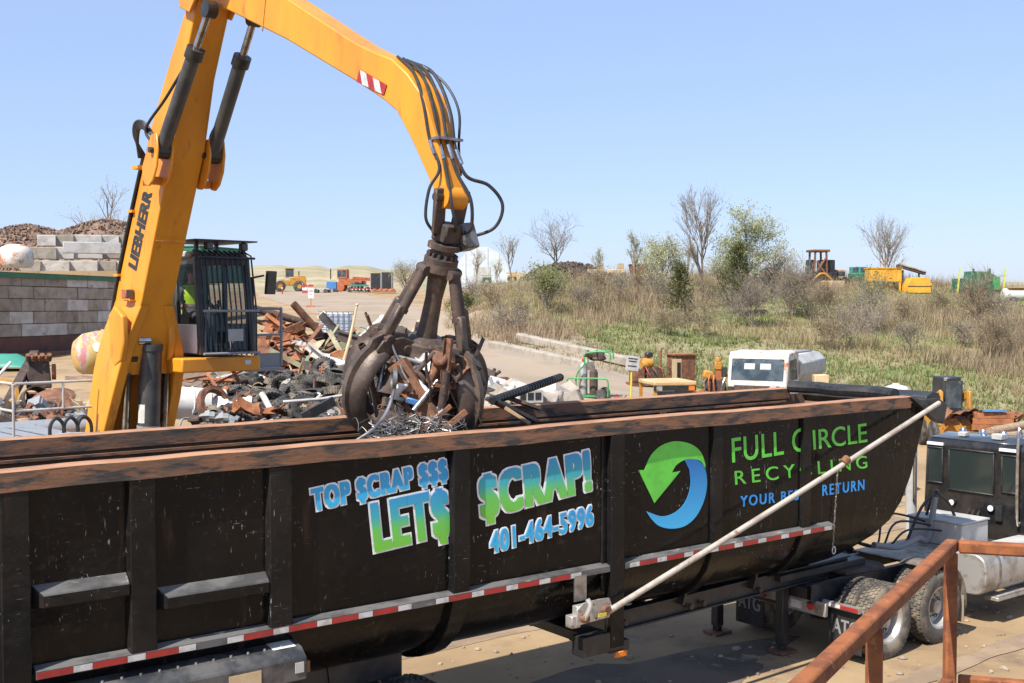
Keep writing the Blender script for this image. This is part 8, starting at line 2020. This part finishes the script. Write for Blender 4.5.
cloth = mat('dark work clothes', (0.04, 0.045, 0.06), 0.85, c2=(0.06, 0.06, 0.075), scale=8)
seat = el(-0.34, 1.2, 4.30 + 0.57)
op = thing('person', 'person in a fluorescent yellow green vest and dark cap sitting in the excavator cab', 'person', seat, math.atan2(EF.y, EF.x))
# seated body: pelvis, spine, neck, head; arms to the joysticks; legs forward
J = [((0, 0, 0.10), 0.15, 0.13), ((-0.03, 0, 0.28), 0.15, 0.12), ((-0.02, 0, 0.46), 0.17, 0.12), ((0.0, 0, 0.57), 0.10, 0.09), ((0.02, 0, 0.66), 0.055), ((0.05, 0, 0.76), 0.095, 0.085), ((0.05, 0, 0.84), 0.085, 0.08)]
E_ = [(0, 1), (1, 2), (2, 3), (3, 4), (4, 5), (5, 6)]
for sgn in (-1, 1):
    n = len(J)
    J += [((0.0, sgn * 0.20, 0.50), 0.07), ((0.05, sgn * 0.27, 0.30), 0.05), ((0.22, sgn * 0.30, 0.20), 0.042), ((0.33, sgn * 0.32, 0.24), 0.032),
          ((0.10, sgn * 0.12, 0.08), 0.095), ((0.42, sgn * 0.14, 0.06), 0.075), ((0.50, sgn * 0.14, -0.22), 0.055), ((0.54, sgn * 0.14, -0.46), 0.045), ((0.68, sgn * 0.14, -0.50), 0.04)]
    E_ += [(2, n), (n, n + 1), (n + 1, n + 2), (n + 2, n + 3), (0, n + 4), (n + 4, n + 5), (n + 5, n + 6), (n + 6, n + 7), (n + 7, n + 8)]
body = skinned('body', J, E_, cloth, op)
# skin material on head, neck and hands
body.data.materials.append(skin)
for p_ in body.data.polygons:
    c = p_.center
    if c.z > 0.615 or (c.x > 0.26 and c.z > 0.12 and abs(c.y) > 0.24): p_.material_index = 1
for sgn in (-1, 1):
    for f in range(4):
        y = sgn * 0.32 - sgn * 0.012 + 0.017 * (f - 1.5); b = MB(); l_ = (0.05, 0.056, 0.054, 0.042)[f]
        b.tube(bez([(0.33, y, 0.255 - 0.0 * f), (0.33 + l_, y, 0.262), (0.345 + l_, y, 0.23), (0.33 + l_ * 0.5, y, 0.215)], 3), 0.009, 6); b.build('finger', skin, op)
    b = MB(); b.tube(bez([(0.31, sgn * 0.285, 0.245), (0.34, sgn * 0.27, 0.26), (0.37, sgn * 0.285, 0.25)], 3), 0.011, 6); b.build('thumb', skin, op)
b = MB()
ring = lambda z, rx, ry, cx: [Vector((cx + rx * math.cos(a), ry * math.sin(a), z)) for a in [k * math.pi / 12 for k in range(24)]]
b.strip([ring(0.06, 0.165, 0.19, 0.0), ring(0.2, 0.155, 0.19, -0.02), ring(0.36, 0.155, 0.21, -0.02), ring(0.50, 0.14, 0.22, -0.01), ring(0.58, 0.09, 0.16, 0.0), ring(0.60, 0.07, 0.10, 0.01)], closed=True)
vest = b.build('vest', hivis, op, smooth=60)
for z in (0.24,):
    b = MB(); b.strip([ring(z - 0.025, 0.162, 0.196, -0.02), ring(z + 0.025, 0.162, 0.197, -0.02)], closed=True); b.build('reflective_band', M['alu'], vest)
b = MB(); b.ball((0.035, 0, 0.845), 0.105, 16, 10, 0, (1.0, 0.9, 0.75)); b.prism([(0, -0.08), (0.09, -0.06), (0.12, 0), (0.09, 0.06), (0, 0.08)], (0.10, 0, 0.83), (1, 0, -0.15), (0, 1, 0), 0.012); b.build('cap', cloth, op, smooth=50)
b = MB(); b.prism([(0, 0.02), (0.028, -0.012), (0, -0.02)], (0.13, 0.012, 0.775), (1, 0, 0), (0, 0, 1), 0.024); b.build('nose', skin, op)
for sgn in (-1, 1):
    b = MB(); b.ball((0.138, sgn * 0.033, 0.795), 0.013, 8, 6); b.build('eye', M['rubber'], op)
    b = MB(); b.ball((0.04, sgn * 0.09, 0.78), 0.028, 8, 6, 0, (0.7, 0.4, 1.1)); b.build('ear', skin, op)
b = MB(); b.beam((0.142, -0.022, 0.735), (0.142, 0.022, 0.735), 0.012, 0.01); b.build('mouth', mat('lips', (0.3, 0.12, 0.09), 0.5), op)
